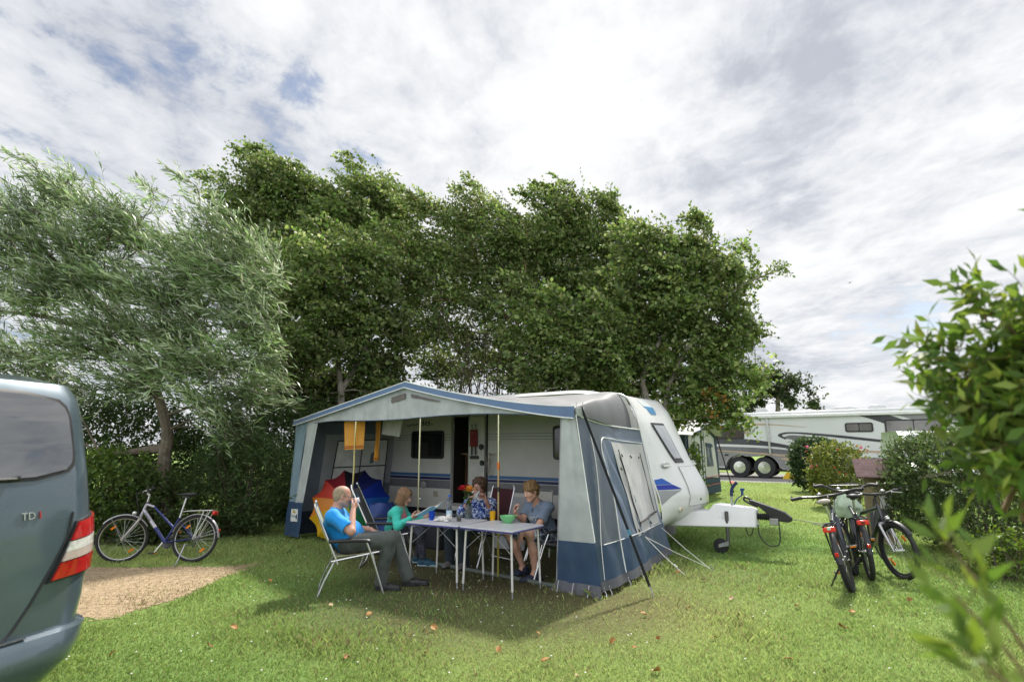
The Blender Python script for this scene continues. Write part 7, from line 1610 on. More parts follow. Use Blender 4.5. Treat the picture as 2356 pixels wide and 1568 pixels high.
SKIN = mat('skin', rough=.5, attr=True, var=.06, vs=14, spec=.35, transl=.0); HAIRM = mat('hair', rough=.55, attr=True, var=.25, vs=45, spec=.4, bump=.7, bs=180)
EYEW = mat('eye_white', (.60,.58,.55), .2); EYED = mat('eye_dark', (.03,.025,.02), .15); GLF = mat('glasses_frame', (.04,.035,.035), .35, metal=.5); GLL = mat('glasses_lens', (.9,.9,.9), .03, trans=.97, ior=1.05)
def face_cols(c, M, s, skin, lips=(.30,.10,.085), brow=(.10,.07,.045), beard=None, blush=.10, smile=False):
    skin = np.array(skin); lips = np.array(lips); brow = np.array(brow)
    def f(V):
        q = ((V-np.asarray(c))@M)/s; x, y, z = q.T; C = np.tile(skin, (len(V), 1)); inh = (np.abs(x) < .16) & (np.abs(y) < .11) & (z > -.14) & (z < .15)
        g = lambda a: np.clip(a, 0, 1)[:, None]
        bl = np.exp(-(((x-.06)/.05)**2+((np.abs(y)-.04)/.022)**2+((z+.03)/.025)**2))*inh*blush; C = C*(1-g(bl)*.6)+np.array([.45,.13,.10])*g(bl)*.6
        ns = np.exp(-(((x-.11)/.025)**2+(y/.018)**2+((z+.025)/.02)**2))*inh*.25; C = C*(1-g(ns))+np.array([.42,.14,.10])*g(ns)
        if beard is not None:
            b = np.clip((-.030-z-.25*np.clip(.03-x, 0, 1))/.02, 0, 1)*(x > -.01)*inh*(z > -.125)*.55; b *= 1-.6*np.exp(-((z+.0645)/.008)**2-(y/.022)**2); C = C*(1-g(b))+np.array(beard)*g(b)
        lp = np.exp(-((z+.0645)/.0105)**4-(y/.026)**4)*(x > .07)*inh; C = C*(1-g(lp))+lips*g(lp)
        mt = np.exp(-((z+.0645)/.0028)**2-(y/.022)**4)*(x > .07)*inh; C = C*(1-g(mt)*.8)+np.array([.05,.015,.015])*g(mt)*.8
        if smile:
            te = np.exp(-((z+.0625)/.0050)**4-(y/.021)**4)*(x > .07)*inh; C = C*(1-g(te))+np.array([.72,.68,.62])*g(te)
        bw = np.exp(-((z-.023-.05*np.clip(.03-np.abs(np.abs(y)-.032), -1, .0)*0)/.0050)**4-((np.abs(y)-.033)/.019)**4)*(x > .05)*inh; C = C*(1-g(bw)*.85)+brow*g(bw)*.85
        return np.clip(C, .005, 1)
    return f
def eyes(L, M, parent, base, s, closed=False):
    for sg in (-1, 1):
        mb = MB(); c = L(.0755, sg*.031, .001)-base; mb.ball(c, .0125*s, 12, 8); e = mb.build('eye', EYEW if not closed else MATS['skin'], parent)
        if closed: continue
        mb = MB(); c2 = L(.0862, sg*.031, -.0015)-base; mb.ball(c2, .0052*s, 8, 6); mb.build('iris', EYED, e)
def glasses(L, parent, base, s, rim=True):
    mb = MB(); 
    for sg in (-1, 1):
        pts = [L(.107-.004*abs(y)/.02, sg*(.033+y), -.002+z)-base for y, z in ((-.021,.010),(0,.013),(.022,.011),(.024,-.004),(.012,-.017),(-.012,-.017),(-.021,-.006))]
        mb.tube(smoothpath(pts+[pts[0]], 20), .0016*s, 5); mb.tube([L(.103,sg*.057,.006)-base, L(.06,sg*.080,.008)-base, L(-.005,sg*.084,.006)-base], .0018*s, 5)
    mb.tube([L(.108,-.012,.004)-base, L(.112,0,.007)-base, L(.108,.012,.004)-base], .0016*s, 5)
    g_ = mb.build('glasses', GLF, parent); return g_
def shoe(parent, base, heel, toe, m, h=.07, w=.045, name='shoe', sole=None):
    heel = np.asarray(heel, float); toe = np.asarray(toe, float); s_ = SDF(np.minimum(heel, toe)-.12, np.maximum(heel, toe)+np.array([.12,.12,.18]), .006)
    d = (toe-heel); 
    s_.cone(heel+np.array([0,0,.035]), heel+d*.55+np.array([0,0,.030]), .040, .046, .02); s_.cone(heel+d*.55+np.array([0,0,.03]), heel+d*.92+np.array([0,0,.024]), .046, .034, .02); s_.cone(heel+d*.08+np.array([0,0,.05]), heel+d*.15+np.array([0,0,h+.01]), .040, .042, .03)
    lo = min(heel[2], toe[2]); s_.cut((0,0,lo+.002), (0,0,-1))
    o = sdfobj(name, s_, m, parent, base)
    if sole:
        q = SDF(np.minimum(heel, toe)-.1, np.maximum(heel, toe)+.1, .006); q.cone(heel+np.array([0,0,.012]), heel+d*.9+np.array([0,0,.012]), .046, .047, .02); q.cut((0,0,lo), (0,0,-1)); q.cut((0,0,lo+.022), (0,0,1)); sdfobj('sole', q, sole, o, base)
    return o
def P1(x, y, Y): return at((1100+x*.5868)/1.7386, (1480+y*.5868)/1.7386, Y)      # photo crop point at depth Y
UP = np.array([0, 0, 1.])
# ======================= the man
def man():
    hc = P1(462, 858, 6.92); Mh = basis((.94,.25,-.12)); base = np.array([-1.80, 6.90, 0]); s = 1.0
    sR, sL = P1(392, 995, 6.72), P1(440, 985, 7.12); neck = P1(418, 955, 6.93)
    eR, wR = P1(520, 1098, 6.60), P1(533, 950, 6.78)
    eL, wL = P1(540, 1075, 7.22), P1(655, 1085, 7.18)
    hR, hL = P1(492, 1225, 6.84), P1(505, 1215, 7.08); kR, kL = P1(778, 1150, 6.82), P1(808, 1140, 7.07); aR, aL = P1(722, 1436, 6.88), P1(905, 1400, 7.08)
    hR[2] = hL[2] = .50
    root = thing('person', 'man in a bright blue T-shirt drinking from a cup in the beige chair', 'person', base)
    S_ = SDF((-2.35,6.3,-.02), (-.95,7.6,1.42), .0062); L = head(S_, hc, Mh, s, 1.15)
    S_.cone(hc+Mh@np.array([-.03,0,-.07]), neck+np.array([0,0,-.02]), .058, .068, .03)
    ch = (sR+sL)/2+np.array([.0,0,-.12]); pv = (hR+hL)/2
    S_.cone(ch, pv, .14, .125, .06); S_.cone(sR, sL, .075, .075, .05)
    for a, b, c, sg in ((sR, eR, wR, 1), (sL, eL, wL, -1)): S_.cone(a, b, .058, .047, .04); S_.cone(b, c, .046, .030, .02)
    for a, b, c in ((hR, kR, aR), (hL, kL, aL)): S_.cone(a, b, .085, .062, .05); S_.cone(b, c, .058, .04, .03)
    hand(S_, wR, (.02,.06,.06), (-.6,.3,.2), (-.3,.1,.9), .62, 1., .5)
    hand(S_, wL, (.9,-.1,-.28), (0,0,-1), (0,-1,.2), .22, 1., .3)
    sdfobj('body', S_, SKIN, root, base, cols=face_cols(hc, Mh, s, (.50,.275,.205), beard=(.40,.31,.25), brow=(.28,.20,.14), blush=.35))
    eyes(L, Mh, root, base, s); g_ = glasses(L, root, base, s)
    # short grey hair at the back and sides
    q = SDF(hc-.16, hc+.18, .005); q.ell(L(-.020,0,.026), (.098,.081,.089), Mh, .01); q.ell(L(-.045,0,-.02), (.06,.070,.07), Mh, .02)
    q.cut(L(.030,0,.05), Mh@np.array([1,0,.55])); q.cut(L(0,0,-.075), Mh@np.array([.35,0,-1])); q.ell(L(.03,0,-.05), (.085,.10,.072), Mh, .01, True); q.ell(L(.055,0,.075), (.07,.06,.05), Mh, .03, True)
    r = np.random.default_rng(1); sdfobj('hair', q, HAIRM, root, base, wr=(.003, 260, 2), cols=lambda V: np.array([.33,.255,.17])*r.uniform(.75,1.2,(len(V),1)))
    # T-shirt
    t = SDF((-2.35,6.3,.3), (-1.0,7.6,1.3), .0065)
    t.cone(ch+np.array([.01,0,.02]), pv*.55+ch*.45+np.array([.05,0,0]), .158, .175, .06); t.cone(pv*.55+ch*.45+np.array([.05,0,0]), pv+np.array([.02,0,.03]), .172, .168, .05); t.cone(sR+np.array([0,0,-.005]), sL+np.array([0,0,-.005]), .088, .088, .05); t.cone((sR+sL)/2, neck, .08, .074, .05)
    for a, b in ((sR, eR), (sL, eL)): t.cone(a, a+(b-a)*.80, .078, .076, .03)
    d = (eR-sR)/np.linalg.norm(eR-sR)
    for a, b in ((sR, eR), (sL, eL)):
        d = (b-a)/np.linalg.norm(b-a); e = a+(b-a)*.80; t.ell(e+d*.055, (.075,.095,.095), basis(d), .008, True)
    t.ell(neck+np.array([.035,0,.085]), (.080,.075,.075), None, .01, True); t.cut(pv+np.array([.12,0,-.02]), (.5,0,-1))
    sdfobj('t_shirt', t, mat('shirt_blue', (.008,.29,.78), .8, var=.10, vs=5, bump=.35, bs=50, sheen=.15), root, base, wr=(.014, 26, 5, (1,1,.5)), it=1)
    # trousers
    t = SDF((-2.3,6.3,0), (-.9,7.6,.9), .0068)
    t.cone(pv+np.array([-.01,0,-.0]), pv+np.array([.06,0,.03]), .140, .140, .05)
    for a, b, c in ((hR, kR, aR), (hL, kL, aL)):
        t.cone(a, b, .104, .080, .04); t.cone(b, b*.4+c*.6, .078, .070, .03); t.cone(b*.4+c*.6, c+np.array([0,0,-.01]), .070, .072, .02)
        dd = (c-b)/np.linalg.norm(c-b); t.ell(c+dd*.10, (.07,.07,.09), None, .006, True)
    sdfobj('trousers', t, mat('trousers_green', (.070,.082,.076), .8, var=.12, vs=6, bump=.4, bs=60, sheen=.15), root, base, wr=(.016, 24, 7, (1,1,.6)))
    SB = mat('shoe_black', (.018,.018,.02), .5, var=.2)
    f1, f2 = on(*c1(725,1500)), on(*c1(818,1503)); shoe(root, base, np.array([aR[0]-.02, aR[1]-.02, 0]), np.array([aR[0]+.22, aR[1]-.03, 0]), SB, sole=RUBBER)
    shoe(root, base, np.array([aL[0]-.03, aL[1]-.0, 0]), np.array([aL[0]+.23, aL[1]+.03, 0]), SB, sole=RUBBER)
    # cup in the raised hand
    mc = L(.118,.0,-.055); d = Mh@np.array([.93,0,.42])
    mb = MB(); Mx = frame_from(d); Rm = Matrix(((Mx[1][0],Mx[2][0],d[0]),(Mx[1][1],Mx[2][1],d[1]),(Mx[1][2],Mx[2][2],d[2]))).to_4x4()
    mb.lathe([(0,.085),(.030,.085),(.036,0),(.033,0),(.028,.08),(0,.08)], (0,0,0), 20, Rm); o = mb.build('cup', mat('cup_white', (.68,.67,.70), .3)); o.location = mc; tag(o, 'white cup held to the mouth of the man in blue', 'cup')
man()
# ======================= the girl
def girl():
    s = .93; hc = P1(884, 858, 8.22); Mh = basis((.92,-.18,-.38)); base = np.array([-1.55, 8.30, 0])
    sR, sL = P1(822, 962, 8.10), P1(872, 955, 8.42); neck = P1(862, 935, 8.27)
    eR, wR = P1(835, 1066, 8.02), P1(930, 1005, 7.98); eL, wL = P1(940, 1050, 8.42), P1(1015, 1000, 8.25)
    pv = P1(830, 1110, 8.32); pv[2] = .50; hR, hL = pv+np.array([0,-.08,0]), pv+np.array([.02,.09,0]); kR, kL = P1(985, 1100, 8.16), P1(1000, 1108, 8.36); aR, aL = P1(1012, 1285, 8.20), P1(975, 1270, 8.42)
    root = thing('person', 'girl in a turquoise hooded jacket and pink top, reading a blue book at the table', 'person', base)
    S_ = SDF((-2.1,7.75,-.02), (-.85,8.75,1.32), .006); L = head(S_, hc, Mh, s, .85)
    S_.cone(hc+Mh@np.array([-.03,0,-.06]), neck+np.array([0,0,-.03]), .044, .050, .03); ch = (sR+sL)/2+np.array([.0,0,-.09])
    S_.cone(ch, pv, .10, .105, .05); S_.cone(sR, sL, .052, .052, .04)
    for a, b, c in ((sR, eR, wR), (sL, eL, wL)): S_.cone(a, b, .040, .034, .03); S_.cone(b, c, .032, .023, .02)
    for a, b, c in ((hR, kR, aR), (hL, kL, aL)): S_.cone(a, b, .065, .048, .04); S_.cone(b, c, .045, .030, .03)
    hand(S_, wR, (.85,-.05,.35), (.2,.5,.5), (.1,.1,1), .55, .88, .5); hand(S_, wL, (.8,-.25,.3), (.2,-.5,.5), (.1,.1,1), .5, .88, .5)
    sdfobj('body', S_, SKIN, root, base, cols=face_cols(hc, Mh, s, (.52,.31,.235), lips=(.40,.16,.14), brow=(.24,.15,.09), blush=.3)); eyes(L, Mh, root, base, s)
    q = SDF(hc-.2, hc+.2, .0052)
    q.ell(L(-.018,0,.036), np.array([.108,.090,.092])*s, Mh, .01)
    for a in np.linspace(-2.35, 2.35, 15):
        p0 = L(-.012-.075*math.cos(a*.0+0)*0+(-.085)*math.cos(a) if False else -.015-.085*math.cos(a)*1.0, .082*math.sin(a), .03); p1 = L(-.015-.080*math.cos(a), .088*math.sin(a), -.112-.012*math.cos(a)); q.cone(p0, p1, .020*s, .016*s, .016)
    q.cone(L(.062,-.03,.085), L(.074,-.066,-.01), .016*s, .012*s, .02); q.cone(L(.062,.03,.085), L(.074,.066,-.01), .016*s, .012*s, .02)
    q.cone(L(.075,-.03,.075), L(.088,.02,.052), .014*s, .010*s, .015); q.ell(L(.085,0,-.035), np.array([.052,.060,.085])*s, Mh, .008, True)
    r = np.random.default_rng(2)
    def hcol(V):
        z = ((V-hc)@Mh); st = .5+.5*np.sin(np.arctan2(z[:,1], z[:,0])*34+z[:,2]*9); return (np.array([.13,.072,.036])*(1-st[:,None])+np.array([.27,.16,.082])*st[:,None])*r.uniform(.85,1.12,(len(V),1))
    sdfobj('hair', q, HAIRM, root, base, wr=(.008, 170, 3, (1,1,.10)), cols=hcol)
    # pink top under the open jacket
    t = SDF((-2.0,7.8,.35), (-1.1,8.8,1.15), .0065); t.cone(ch, pv+np.array([.03,0,.02]), .112, .118, .05); t.cone(sR, sL, .058, .058, .04); t.ell(neck+np.array([.03,0,.06]), (.06,.055,.06), None, .01, True); t.cut(pv+np.array([0,0,-.02]), (0,0,-1))
    for sd in (sR, sL): t.ell(sd, (.05,.05,.05), None, .01, True)
    sdfobj('top', t, mat('top_pink', (.46,.17,.20), .85, var=.25, vs=18, bump=.3, bs=60), root, base, wr=(.005, 30, 4))
    t = SDF((-2.1,7.75,.3), (-.85,8.8,1.2), .0065)
    t.cone(ch+np.array([-.025,0,0]), pv+np.array([-.02,0,-.03]), .128, .150, .05); t.cone(sR, sL, .070, .070, .04)
    for a, b, c in ((sR, eR, wR), (sL, eL, wL)): t.cone(a, b, .060, .056, .03); t.cone(b, c+(b-c)*.12, .054, .042, .03)
    t.cone(sR+np.array([-.05,.02,-.03]), sL+np.array([-.05,-.04,-.02]), .055, .055, .03); t.cone(P1(795,985,8.15), P1(830,955,8.2), .045, .04, .03)
    t.ell(neck+np.array([.03,0,.075]), (.075,.075,.075), None, .012, True)
    fr = ch+np.array([.13,-.02,-.05]); t.ell(fr, (.085,.062,.22), basis((.95,-.15,0)), .02, True); t.ell(fr+np.array([.02,-.01,-.2]), (.09,.075,.16), None, .02, True)
    t.cut(pv+np.array([0,0,-.10]), (0,0,-1))
    sdfobj('jacket', t, mat('jacket_turquoise', (.04,.50,.40), .75, var=.10, vs=6, bump=.35, bs=50, sheen=.2), root, base, wr=(.015, 30, 6))
    t = SDF((-2.1,7.8,.05), (-.8,8.8,.75), .0068); t.cone(pv+np.array([-.03,0,-.02]), pv+np.array([.05,0,.0]), .135, .12, .05)
    for a, b, c in ((hR, kR, aR), (hL, kL, aL)): t.cone(a, b, .085, .068, .04); t.cone(b, c, .066, .046, .03); dd = (c-b)/np.linalg.norm(c-b); t.ell(c+dd*.05, (.06,.06,.08), None, .006, True)
    pm = mat('leggings', (.055,.06,.085), .85, var=.9, vs=26, bump=.3, bs=80)
    sdfobj('leggings', t, pm, root, base, wr=(.010, 28, 8))
    bl = mat('clog_blue', (.012,.06,.10), .6); wh = mat('sole_light', (.30,.42,.48), .6)
    shoe(root, base, np.array([aR[0]-.04,aR[1],0]), np.array([aR[0]+.18,aR[1]-.03,0]), bl, .06, sole=wh); shoe(root, base, np.array([aL[0]-.04,aL[1],0]), np.array([aL[0]+.17,aL[1]-.02,0]), bl, .06, sole=wh)
    # the open book
    bk = thing('book', 'open book with light blue cover, held up by the girl in turquoise', 'book', P1(1010, 975, 8.0))
    o0 = np.zeros(3); a_ = P1(958, 990, 7.97)-P1(1010,975,8.0); 
    sp0 = P1(1000,995,8.0); X = (P1(1045,940,8.12)-P1(958,995,7.94)); 
    c00, c01, c10, c11 = P1(957,993,7.93), P1(1005,935,8.08), P1(1000,998,8.02), P1(1050,940,8.17); bb_ = np.array(bk.location)
    up_ = np.array([-.55,.1,.85])*.20
    A0 = P1(955,992,7.93); S0 = P1(1003,997,8.0); B0 = P1(1048,975,8.22); tv = np.array([.20,.12,.11]); tv2 = np.array([.17,.10,.12])
    mb = MB(); mb.sheet([[A0+(S0-A0)*u+tv*v-bb_ for v in (0,.5,1)] for u in np.linspace(0,1,5)], .005); mb.sheet([[S0+(B0-S0)*u+tv*v+np.array([0,0,.03*math.sin(u*2)])-bb_ for v in (0,.5,1)] for u in np.linspace(0,1,5)], .005); mb.build('cover', mat('book_blue', (.20,.45,.62), .5, var=.15, vs=25), bk)
    nn = np.cross(S0-A0, tv); nn /= np.linalg.norm(nn); nn = nn if nn[2] > 0 else -nn
    mb = MB()
    for X0_, X1_ in ((A0,S0),(S0,B0)): mb.sheet([[X0_+(X1_-X0_)*(.04+.94*u)+tv*(.03+.94*v)+nn*(.010+.012*math.sin(math.pi*u))+(np.array([0,0,.03*math.sin(u*2)]) if X1_ is B0 else 0)-bb_ for v in np.linspace(0,1,4)] for u in np.linspace(0,1,7)], .012)
    mb.build('pages', mat('paper', (.66,.62,.50), .8, var=.1, vs=80), bk)
girl()
# ======================= the woman
def woman():
    s = .97; hc = P1(1392, 790, 8.42); Mh = basis((-.42,-.88,-.10)); base = np.array([-.42, 8.45, 0])
    neck = P1(1412, 868, 8.50); sR, sL = P1(1318, 915, 8.40), P1(1482, 905, 8.52)
    eR, wR = P1(1270, 965, 8.24), P1(1335, 880, 8.16); eL, wL = P1(1470, 962, 8.30), P1(1440, 890, 8.20)
    pv = P1(1405, 1120, 8.45); pv[2] = .50; hR, hL = pv+np.array([-.10,.04,0]), pv+np.array([.08,-.06,0]); kR, kL = P1(1195, 1085, 8.02), P1(1290, 1095, 7.92); aR, aL = P1(1190, 1290, 8.16), P1(1290, 1300, 8.06)
    kR[2] = kL[2] = .53
    root = thing('person', 'woman with glasses in a patterned blouse drinking from a mug behind the table', 'person', base)
    S_ = SDF((-1.2,7.75,-.02), (.15,8.9,1.42), .006); L = head(S_, hc, Mh, s, .95)
    S_.cone(hc+Mh@np.array([-.03,0,-.06]), neck+np.array([0,0,-.03]), .048, .056, .03); ch = (sR+sL)/2+np.array([0,0,-.12])
    S_.cone(ch, pv, .115, .13, .05); S_.cone(sR, sL, .06, .06, .04)
    for a, b, c in ((sR, eR, wR), (sL, eL, wL)): S_.cone(a, b, .048, .040, .03); S_.cone(b, c, .038, .026, .02)
    for a, b, c in ((hR, kR, aR), (hL, kL, aL)): S_.cone(a, b, .08, .058, .04); S_.cone(b, c, .055, .036, .03)
    hand(S_, wR, (.25,-.1,.85), (.8,-.2,.2), (.1,-.3,.8), .5, .93, .5); hand(S_, wL, (-.25,-.05,.9), (-.8,-.3,.2), (-.2,.5,.8), .72, .93, .6)
    sdfobj('body', S_, SKIN, root, base, cols=face_cols(hc, Mh, s, (.42,.225,.165), lips=(.33,.10,.09), brow=(.10,.06,.04), blush=.3)); eyes(L, Mh, root, base, s); glasses(L, root, base, s)
    q = SDF(hc-.22, hc+.2, .0055); q.ell(L(-.020,0,.040), np.array([.112,.095,.098])*s, Mh, .01); q.ell(L(-.05,0,-.03), np.array([.075,.092,.085])*s, Mh, .02)
    r = np.random.default_rng(3)
    for _ in range(75):
        a = r.uniform(-2.6, 2.6); e = r.uniform(-.75, 1.3); p = np.array([-.02-.104*math.cos(a)*math.cos(e), .096*math.sin(a)*math.cos(e), .03+.098*math.sin(e)]); q.ell(L(*p), np.full(3, r.uniform(.014,.024))*s, None, .006)
    for y in np.linspace(-.05,.05,6): q.ell(L(.072,y,.082+.01*math.sin(y*90)), np.full(3,.020)*s, None, .01)
    q.ell(L(.092,0,-.04), np.array([.062,.066,.092])*s, Mh, .008, True)
    sdfobj('hair', q, HAIRM, root, base, wr=(.009, 120, 5), cols=lambda V: np.array([.075,.042,.026])*r.uniform(.6,1.5,(len(V),1)))
    t = SDF((-1.2,7.75,.3), (.2,8.95,1.3), .0065)
    t.cone(ch, pv, .145, .17, .05); t.cone(sR, sL, .075, .075, .04); t.ell(ch+np.array([-.05,-.09,-.03]), (.14,.08,.09), None, .04)
    for a, b, c in ((sR, eR, wR), (sL, eL, wL)): t.cone(a, b, .064, .068, .03); t.cone(b, b+(c-b)*.38, .064, .062, .02); dd = (c-b)/np.linalg.norm(c-b); t.ell(b+(c-b)*.38+dd*.05, (.055,.075,.075), basis(dd), .006, True)
    t.ell(neck+np.array([-.035,-.06,.05]), (.065,.065,.085), None, .01, True); t.cut(pv+np.array([0,0,-.07]), (0,0,-1))
    bm = mat('blouse', (.6,.6,.6), .8, bump=.3, bs=50); nt_ = bm.node_tree; tcn = nt_.nodes.new('ShaderNodeTexCoord'); nz = nt_.nodes.new('ShaderNodeTexNoise'); nz.inputs['Scale'].default_value = 19; nz.inputs['Detail'].default_value = 4; nz.inputs['Roughness'].default_value = .65; nz.inputs['Distortion'].default_value = 1.4
    cr = nt_.nodes.new('ShaderNodeValToRGB'); cr.color_ramp.interpolation = 'LINEAR'; e = cr.color_ramp.elements; e[0].position = .46; e[0].color = (.010,.03,.16,1); e[1].position = .56; e[1].color = (.60,.64,.72,1); q2 = e.new(.51); q2.color = (.06,.14,.45,1)
    nt_.links.new(tcn.outputs['Object'], nz.inputs['Vector']); nt_.links.new(nz.outputs[0], cr.inputs[0]); nt_.links.new(cr.outputs[0], nt_.nodes['Principled BSDF'].inputs['Base Color'])
    sdfobj('blouse', t, bm, root, base, wr=(.014, 28, 9))
    t = SDF(neck-.16, neck+.12, .006); t.ell(neck+np.array([-.02,-.035,-.05]), (.07,.06,.06), None, .01); t.cut(neck+np.array([0,0,-.005]), (0,0,1)); sdfobj('undershirt', t, mat('undershirt', (.62,.62,.64), .8), root, base)
    t = SDF((-1.3,7.7,.03), (.2,8.9,.78), .007); t.cone(hR, hL, .14, .14, .04)
    for a, b, c in ((hR, kR, aR), (hL, kL, aL)): t.cone(a, b, .10, .082, .04); t.cone(b, c+np.array([0,0,-.02]), .080, .070, .03); dd = (c-b)/np.linalg.norm(c-b); t.ell(c+dd*.10, (.07,.07,.09), None, .006, True)
    sdfobj('trousers', t, mat('trousers_slate', (.028,.042,.055), .8, var=.12, bump=.3, bs=60), root, base, wr=(.010, 24, 10))
    gy = mat('shoe_grey', (.13,.12,.12), .6, var=.2)
    for a in (aR, aL): shoe(root, base, np.array([a[0]+.03,a[1]+.05,0]), np.array([a[0]-.06,a[1]-.17,0]), gy, .07, sole=RUBBER)
    mg = thing('mug', 'white mug with small dark print, held at the mouth of the woman', 'mug', L(.125,.030,-.135), 0)
    mb = MB(); mb.lathe([(0,0),(.036,0),(.040,.005),(.041,.09),(.038,.09),(.036,.008),(0,.008)], (0,0,0), 24); mb.build('cup', mat('mug_white', (.66,.66,.66), .25), mg)
    mb = MB(); mb.tube(smoothpath([(-.040,.0,.075),(-.066,0,.07),(-.068,0,.03),(-.040,0,.018)],10), .006, 6); mb.build('handle', mat('mug_white', (.66,.66,.66), .25), mg)
    mb = MB(); mb.tube([np.array([-.018+.01*math.cos(a), -.0395, .060+.01*math.sin(a)]) for a in np.linspace(0,6.28,10)], .002, 4); mb.box((.018,-.037,.035),(.01,.004,.03)); o = mb.build('print', mat('mug_print', (.05,.06,.12), .5), mg); o['kind'] = 'stuff'
    mb = MB(); mb.tube([(.0,.0,.05),(-.022,-.01,.125)], .003, 5); mb.build('spoon', STEEL, mg)
woman()
# ======================= the boy
def boy():
    s = .98; hc = P1(1745, 825, 7.48); Mh = basis((-.74,-.58,-.30)); base = np.array([.48, 7.58, 0])
    neck = P1(1790, 905, 7.58); sR, sL = P1(1735, 930, 7.72), P1(1862, 935, 7.46)
    eR, wR = P1(1690, 1015, 7.60), P1(1640, 985, 7.46); eL, wL = P1(1795, 1062, 7.30), P1(1680, 1120, 7.30)
    pv = P1(1850, 1110, 7.58); pv[2] = .50; hR, hL = pv+np.array([-.02,.09,0]), pv+np.array([.0,-.09,0]); kR, kL = P1(1588, 1098, 7.62), P1(1738, 1122, 7.30); aR, aL = P1(1690, 1338, 7.62), P1(1772, 1368, 7.32)
    root = thing('person', 'boy in a grey blue T-shirt and plaid shorts with one hand raised', 'person', base)
    S_ = SDF((-.35,6.95,-.02), (.95,8.0,1.36), .006); L = head(S_, hc, Mh, s, .95)
    S_.cone(hc+Mh@np.array([-.03,0,-.06]), neck+np.array([0,0,-.03]), .050, .058, .03); ch = (sR+sL)/2+np.array([.02,0,-.12])
    S_.cone(ch, pv, .115, .125, .05); S_.cone(sR, sL, .06, .06, .04)
    for a, b, c in ((sR, eR, wR), (sL, eL, wL)): S_.cone(a, b, .050, .041, .03); S_.cone(b, c, .039, .027, .02)
    for a, b, c in ((hR, kR, aR), (hL, kL, aL)): S_.cone(a, b, .085, .060, .04); S_.cone(b, b*.55+c*.45+np.array([.012,.0,0]), .052, .056, .03); S_.cone(b*.55+c*.45+np.array([.012,0,0]), c, .056, .034, .03); S_.cone(c, c+np.array([-.03,-.02,-.05]), .036, .036, .02)
    hand(S_, wR, (-.12,-.05,.9), (.75,-.35,.1), (.25,-.75,.2), .62, .95, .7); hand(S_, wL, (-.35,.05,-.8), (.7,.3,.1), (-.2,-.8,.1), .2, .95, .3)
    sdfobj('body', S_, SKIN, root, base, cols=face_cols(hc, Mh, s, (.53,.30,.22), lips=(.42,.15,.13), brow=(.22,.13,.07), blush=.5, smile=True)); eyes(L, Mh, root, base, s)
    q = SDF(hc-.2, hc+.2, .0052); q.ell(L(-.018,0,.040), np.array([.106,.088,.094])*s, Mh, .01); q.ell(L(-.05,0,-.02), np.array([.065,.078,.075])*s, Mh, .02)
    r = np.random.default_rng(4)
    for y in np.linspace(-.06,.06,9): q.cone(L(.035,y*.7,.118), L(.090-abs(y)*.4,y+.012,.050+r.normal()*.006), .017*s, .011*s, .010)
    for a in np.linspace(-2.2,2.2,16): q.cone(L(-.02-.05*math.cos(a),.05*math.sin(a),.115), L(-.025-.105*math.cos(a),.092*math.sin(a),.03+r.normal()*.01), .016*s, .013*s, .012)
    for sg in (-1,1): q.cone(L(.035,sg*.078,.05), L(.03,sg*.079,.0), .014*s, .008*s, .012)
    q.ell(L(.095,0,-.045), np.array([.060,.070,.088])*s, Mh, .008, True); q.ell(L(.0,.085,-.01), np.array([.024,.02,.032])*s, Mh, .006, True); q.ell(L(.0,-.085,-.01), np.array([.024,.02,.032])*s, Mh, .006, True)
    def hcol(V):
        z = ((V-hc)@Mh); st = .5+.5*np.sin(np.arctan2(z[:,1], z[:,0]+.03)*26+z[:,2]*12); return (np.array([.09,.05,.022])*(1-st[:,None])+np.array([.27,.16,.065])*st[:,None])*r.uniform(.8,1.15,(len(V),1))
    sdfobj('hair', q, HAIRM, root, base, wr=(.008, 140, 6, (1,1,.3)), cols=hcol)
    t = SDF((-.3,7.0,.3), (.95,8.05,1.25), .0065); t.cone(ch, pv, .142, .158, .05); t.cone(sR, sL, .076, .076, .04); t.cone((sR+sL)/2, neck, .07, .062, .04)
    for a, b in ((sR, eR), (sL, eL)): t.cone(a, a+(b-a)*.72, .070, .070, .03); dd = (b-a)/np.linalg.norm(b-a); t.ell(a+(b-a)*.72+dd*.055, (.065,.09,.09), basis(dd), .008, True)
    t.ell(neck+np.array([-.03,-.02,.075]), (.068,.066,.07), None, .01, True); t.cut(pv+np.array([0,0,-.03]), (0,0,-1))
    V, F = t.mesh(); V = smoothmesh(V, F); V = wrinkle(V, F, .014, 27, 12)
    sh = fastmesh('t_shirt', V-base, F, 4, mat('shirt_greyblue', (.135,.18,.25), .85, var=.12, vs=10, bump=.35, bs=60, sheen=.2), root, smooth=True)
    # lettering across the chest, laid on the cloth
    fdir = np.array([-.88,-.42,.05]); fdir /= np.linalg.norm(fdir); X = np.cross(fdir*-1, UP); X = np.cross(UP, fdir); X /= np.linalg.norm(X)
    def printed(txt, size, c0, m, shear=.2, name='lettering'):
        W_, f_ = text_mb(txt, size, (0,0,0), (1,0,0), (0,1,0), .0008, shear); w = W_[:,0].max(); out = []
        for x, y, z in W_:
            p = c0+X*(x-w/2)+UP*y; rel = V-p; lat = rel-np.outer(rel@fdir, fdir); dd = (lat**2).sum(1); j = np.argsort(dd)[:14]; k = (rel[j]@fdir).max(); out.append(p+fdir*(k+.004+z))
        mb = MB(); mb.add(np.array(out)-base, f_); return mb.build(name, m, sh, smooth=False)
    cc = ch+fdir*.1
    printed('Superic', .10, cc+np.array([0,0,-.035]), mat('print_pale', (.55,.58,.60), .8)); printed('6', .075, cc+np.array([0,0,.06]), mat('print_dark', (.05,.05,.07), .8), 0)
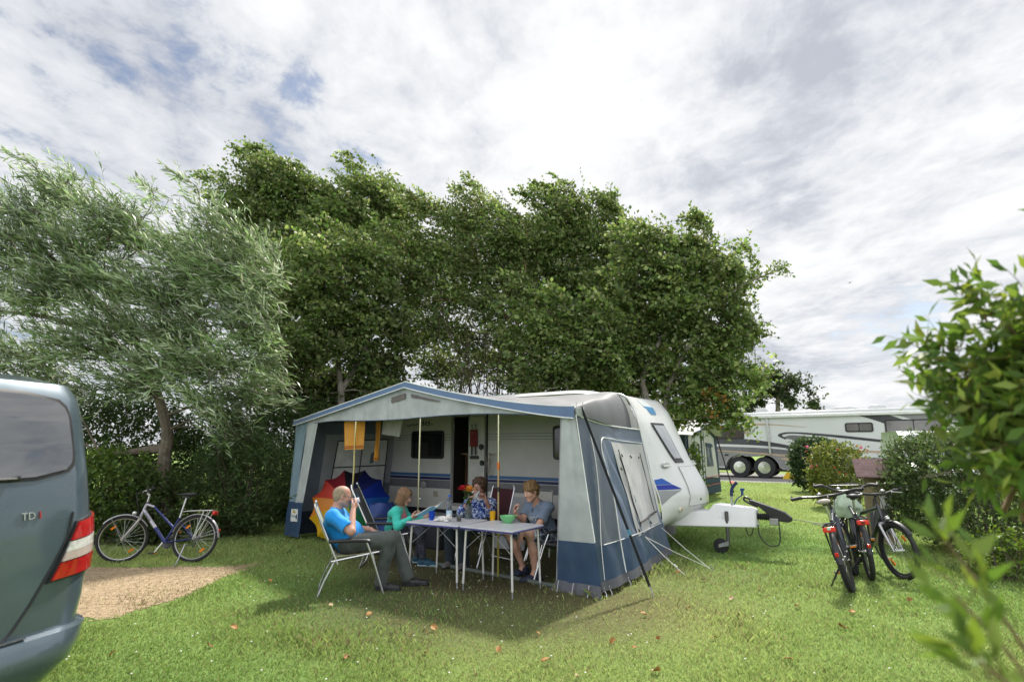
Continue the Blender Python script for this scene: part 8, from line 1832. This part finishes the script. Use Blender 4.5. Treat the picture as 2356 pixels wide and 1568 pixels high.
    t = SDF((-.3,7.0,.2), (.9,8.0,.78), .0068); t.cone(pv+np.array([.03,0,-.02]), pv+np.array([-.04,0,0]), .148, .14, .05)
    for a, b in ((hR, kR), (hL, kL)): t.cone(a, a+(b-a)*.86, .104, .094, .04); dd = (b-a)/np.linalg.norm(b-a); t.ell(a+(b-a)*.86+dd*.085, (.07,.12,.12), basis(dd), .006, True)
    sm = mat('shorts_plaid', (.06,.07,.10), .85, bump=.3, bs=60); nt_ = sm.node_tree; tcn = nt_.nodes.new('ShaderNodeTexCoord'); col_ = None
    mp = nt_.nodes.new('ShaderNodeMapping'); mp.inputs['Rotation'].default_value = (.3,.25,.6); nt_.links.new(tcn.outputs['Object'], mp.inputs['Vector']); src = None
    for dr, sc in (('X',7.),('Y',7.),('Z',7.)):
        wv = nt_.nodes.new('ShaderNodeTexWave'); wv.bands_direction = dr; wv.inputs['Scale'].default_value = sc*.55; wv.inputs['Distortion'].default_value = .3; nt_.links.new(mp.outputs[0], wv.inputs['Vector'])
        cr = nt_.nodes.new('ShaderNodeValToRGB'); e = cr.color_ramp.elements; e[0].position = .82; e[0].color = (.012,.016,.03,1); e[1].position = .95; e[1].color = (.22,.24,.26,1); nt_.links.new(wv.outputs[0], cr.inputs[0])
        if src is None: src = cr.outputs[0]
        else:
            mx = nt_.nodes.new('ShaderNodeMix'); mx.data_type = 'RGBA'; mx.blend_type = 'ADD'; mx.inputs[0].default_value = 1; nt_.links.new(src, mx.inputs[6]); nt_.links.new(cr.outputs[0], mx.inputs[7]); src = mx.outputs[2]
    nt_.links.new(src, nt_.nodes['Principled BSDF'].inputs['Base Color'])
    sdfobj('shorts', t, sm, root, base, wr=(.010, 26, 13))
    nv = mat('sock_navy', (.012,.015,.05), .8); cl = mat('clog_navy', (.018,.024,.05), .6, var=.2)
    for a in (aR, aL):
        t = SDF(a-.12, a+.1, .006); t.cone(a+np.array([.0,0,.0]), a+np.array([-.01,-.01,-.07]), .040, .042, .01); sdfobj('sock', t, nv, root, base)
        shoe(root, base, np.array([a[0]+.06,a[1]+.02,0]), np.array([a[0]-.17,a[1]-.09,0]), cl, .075, sole=RUBBER)
boy()
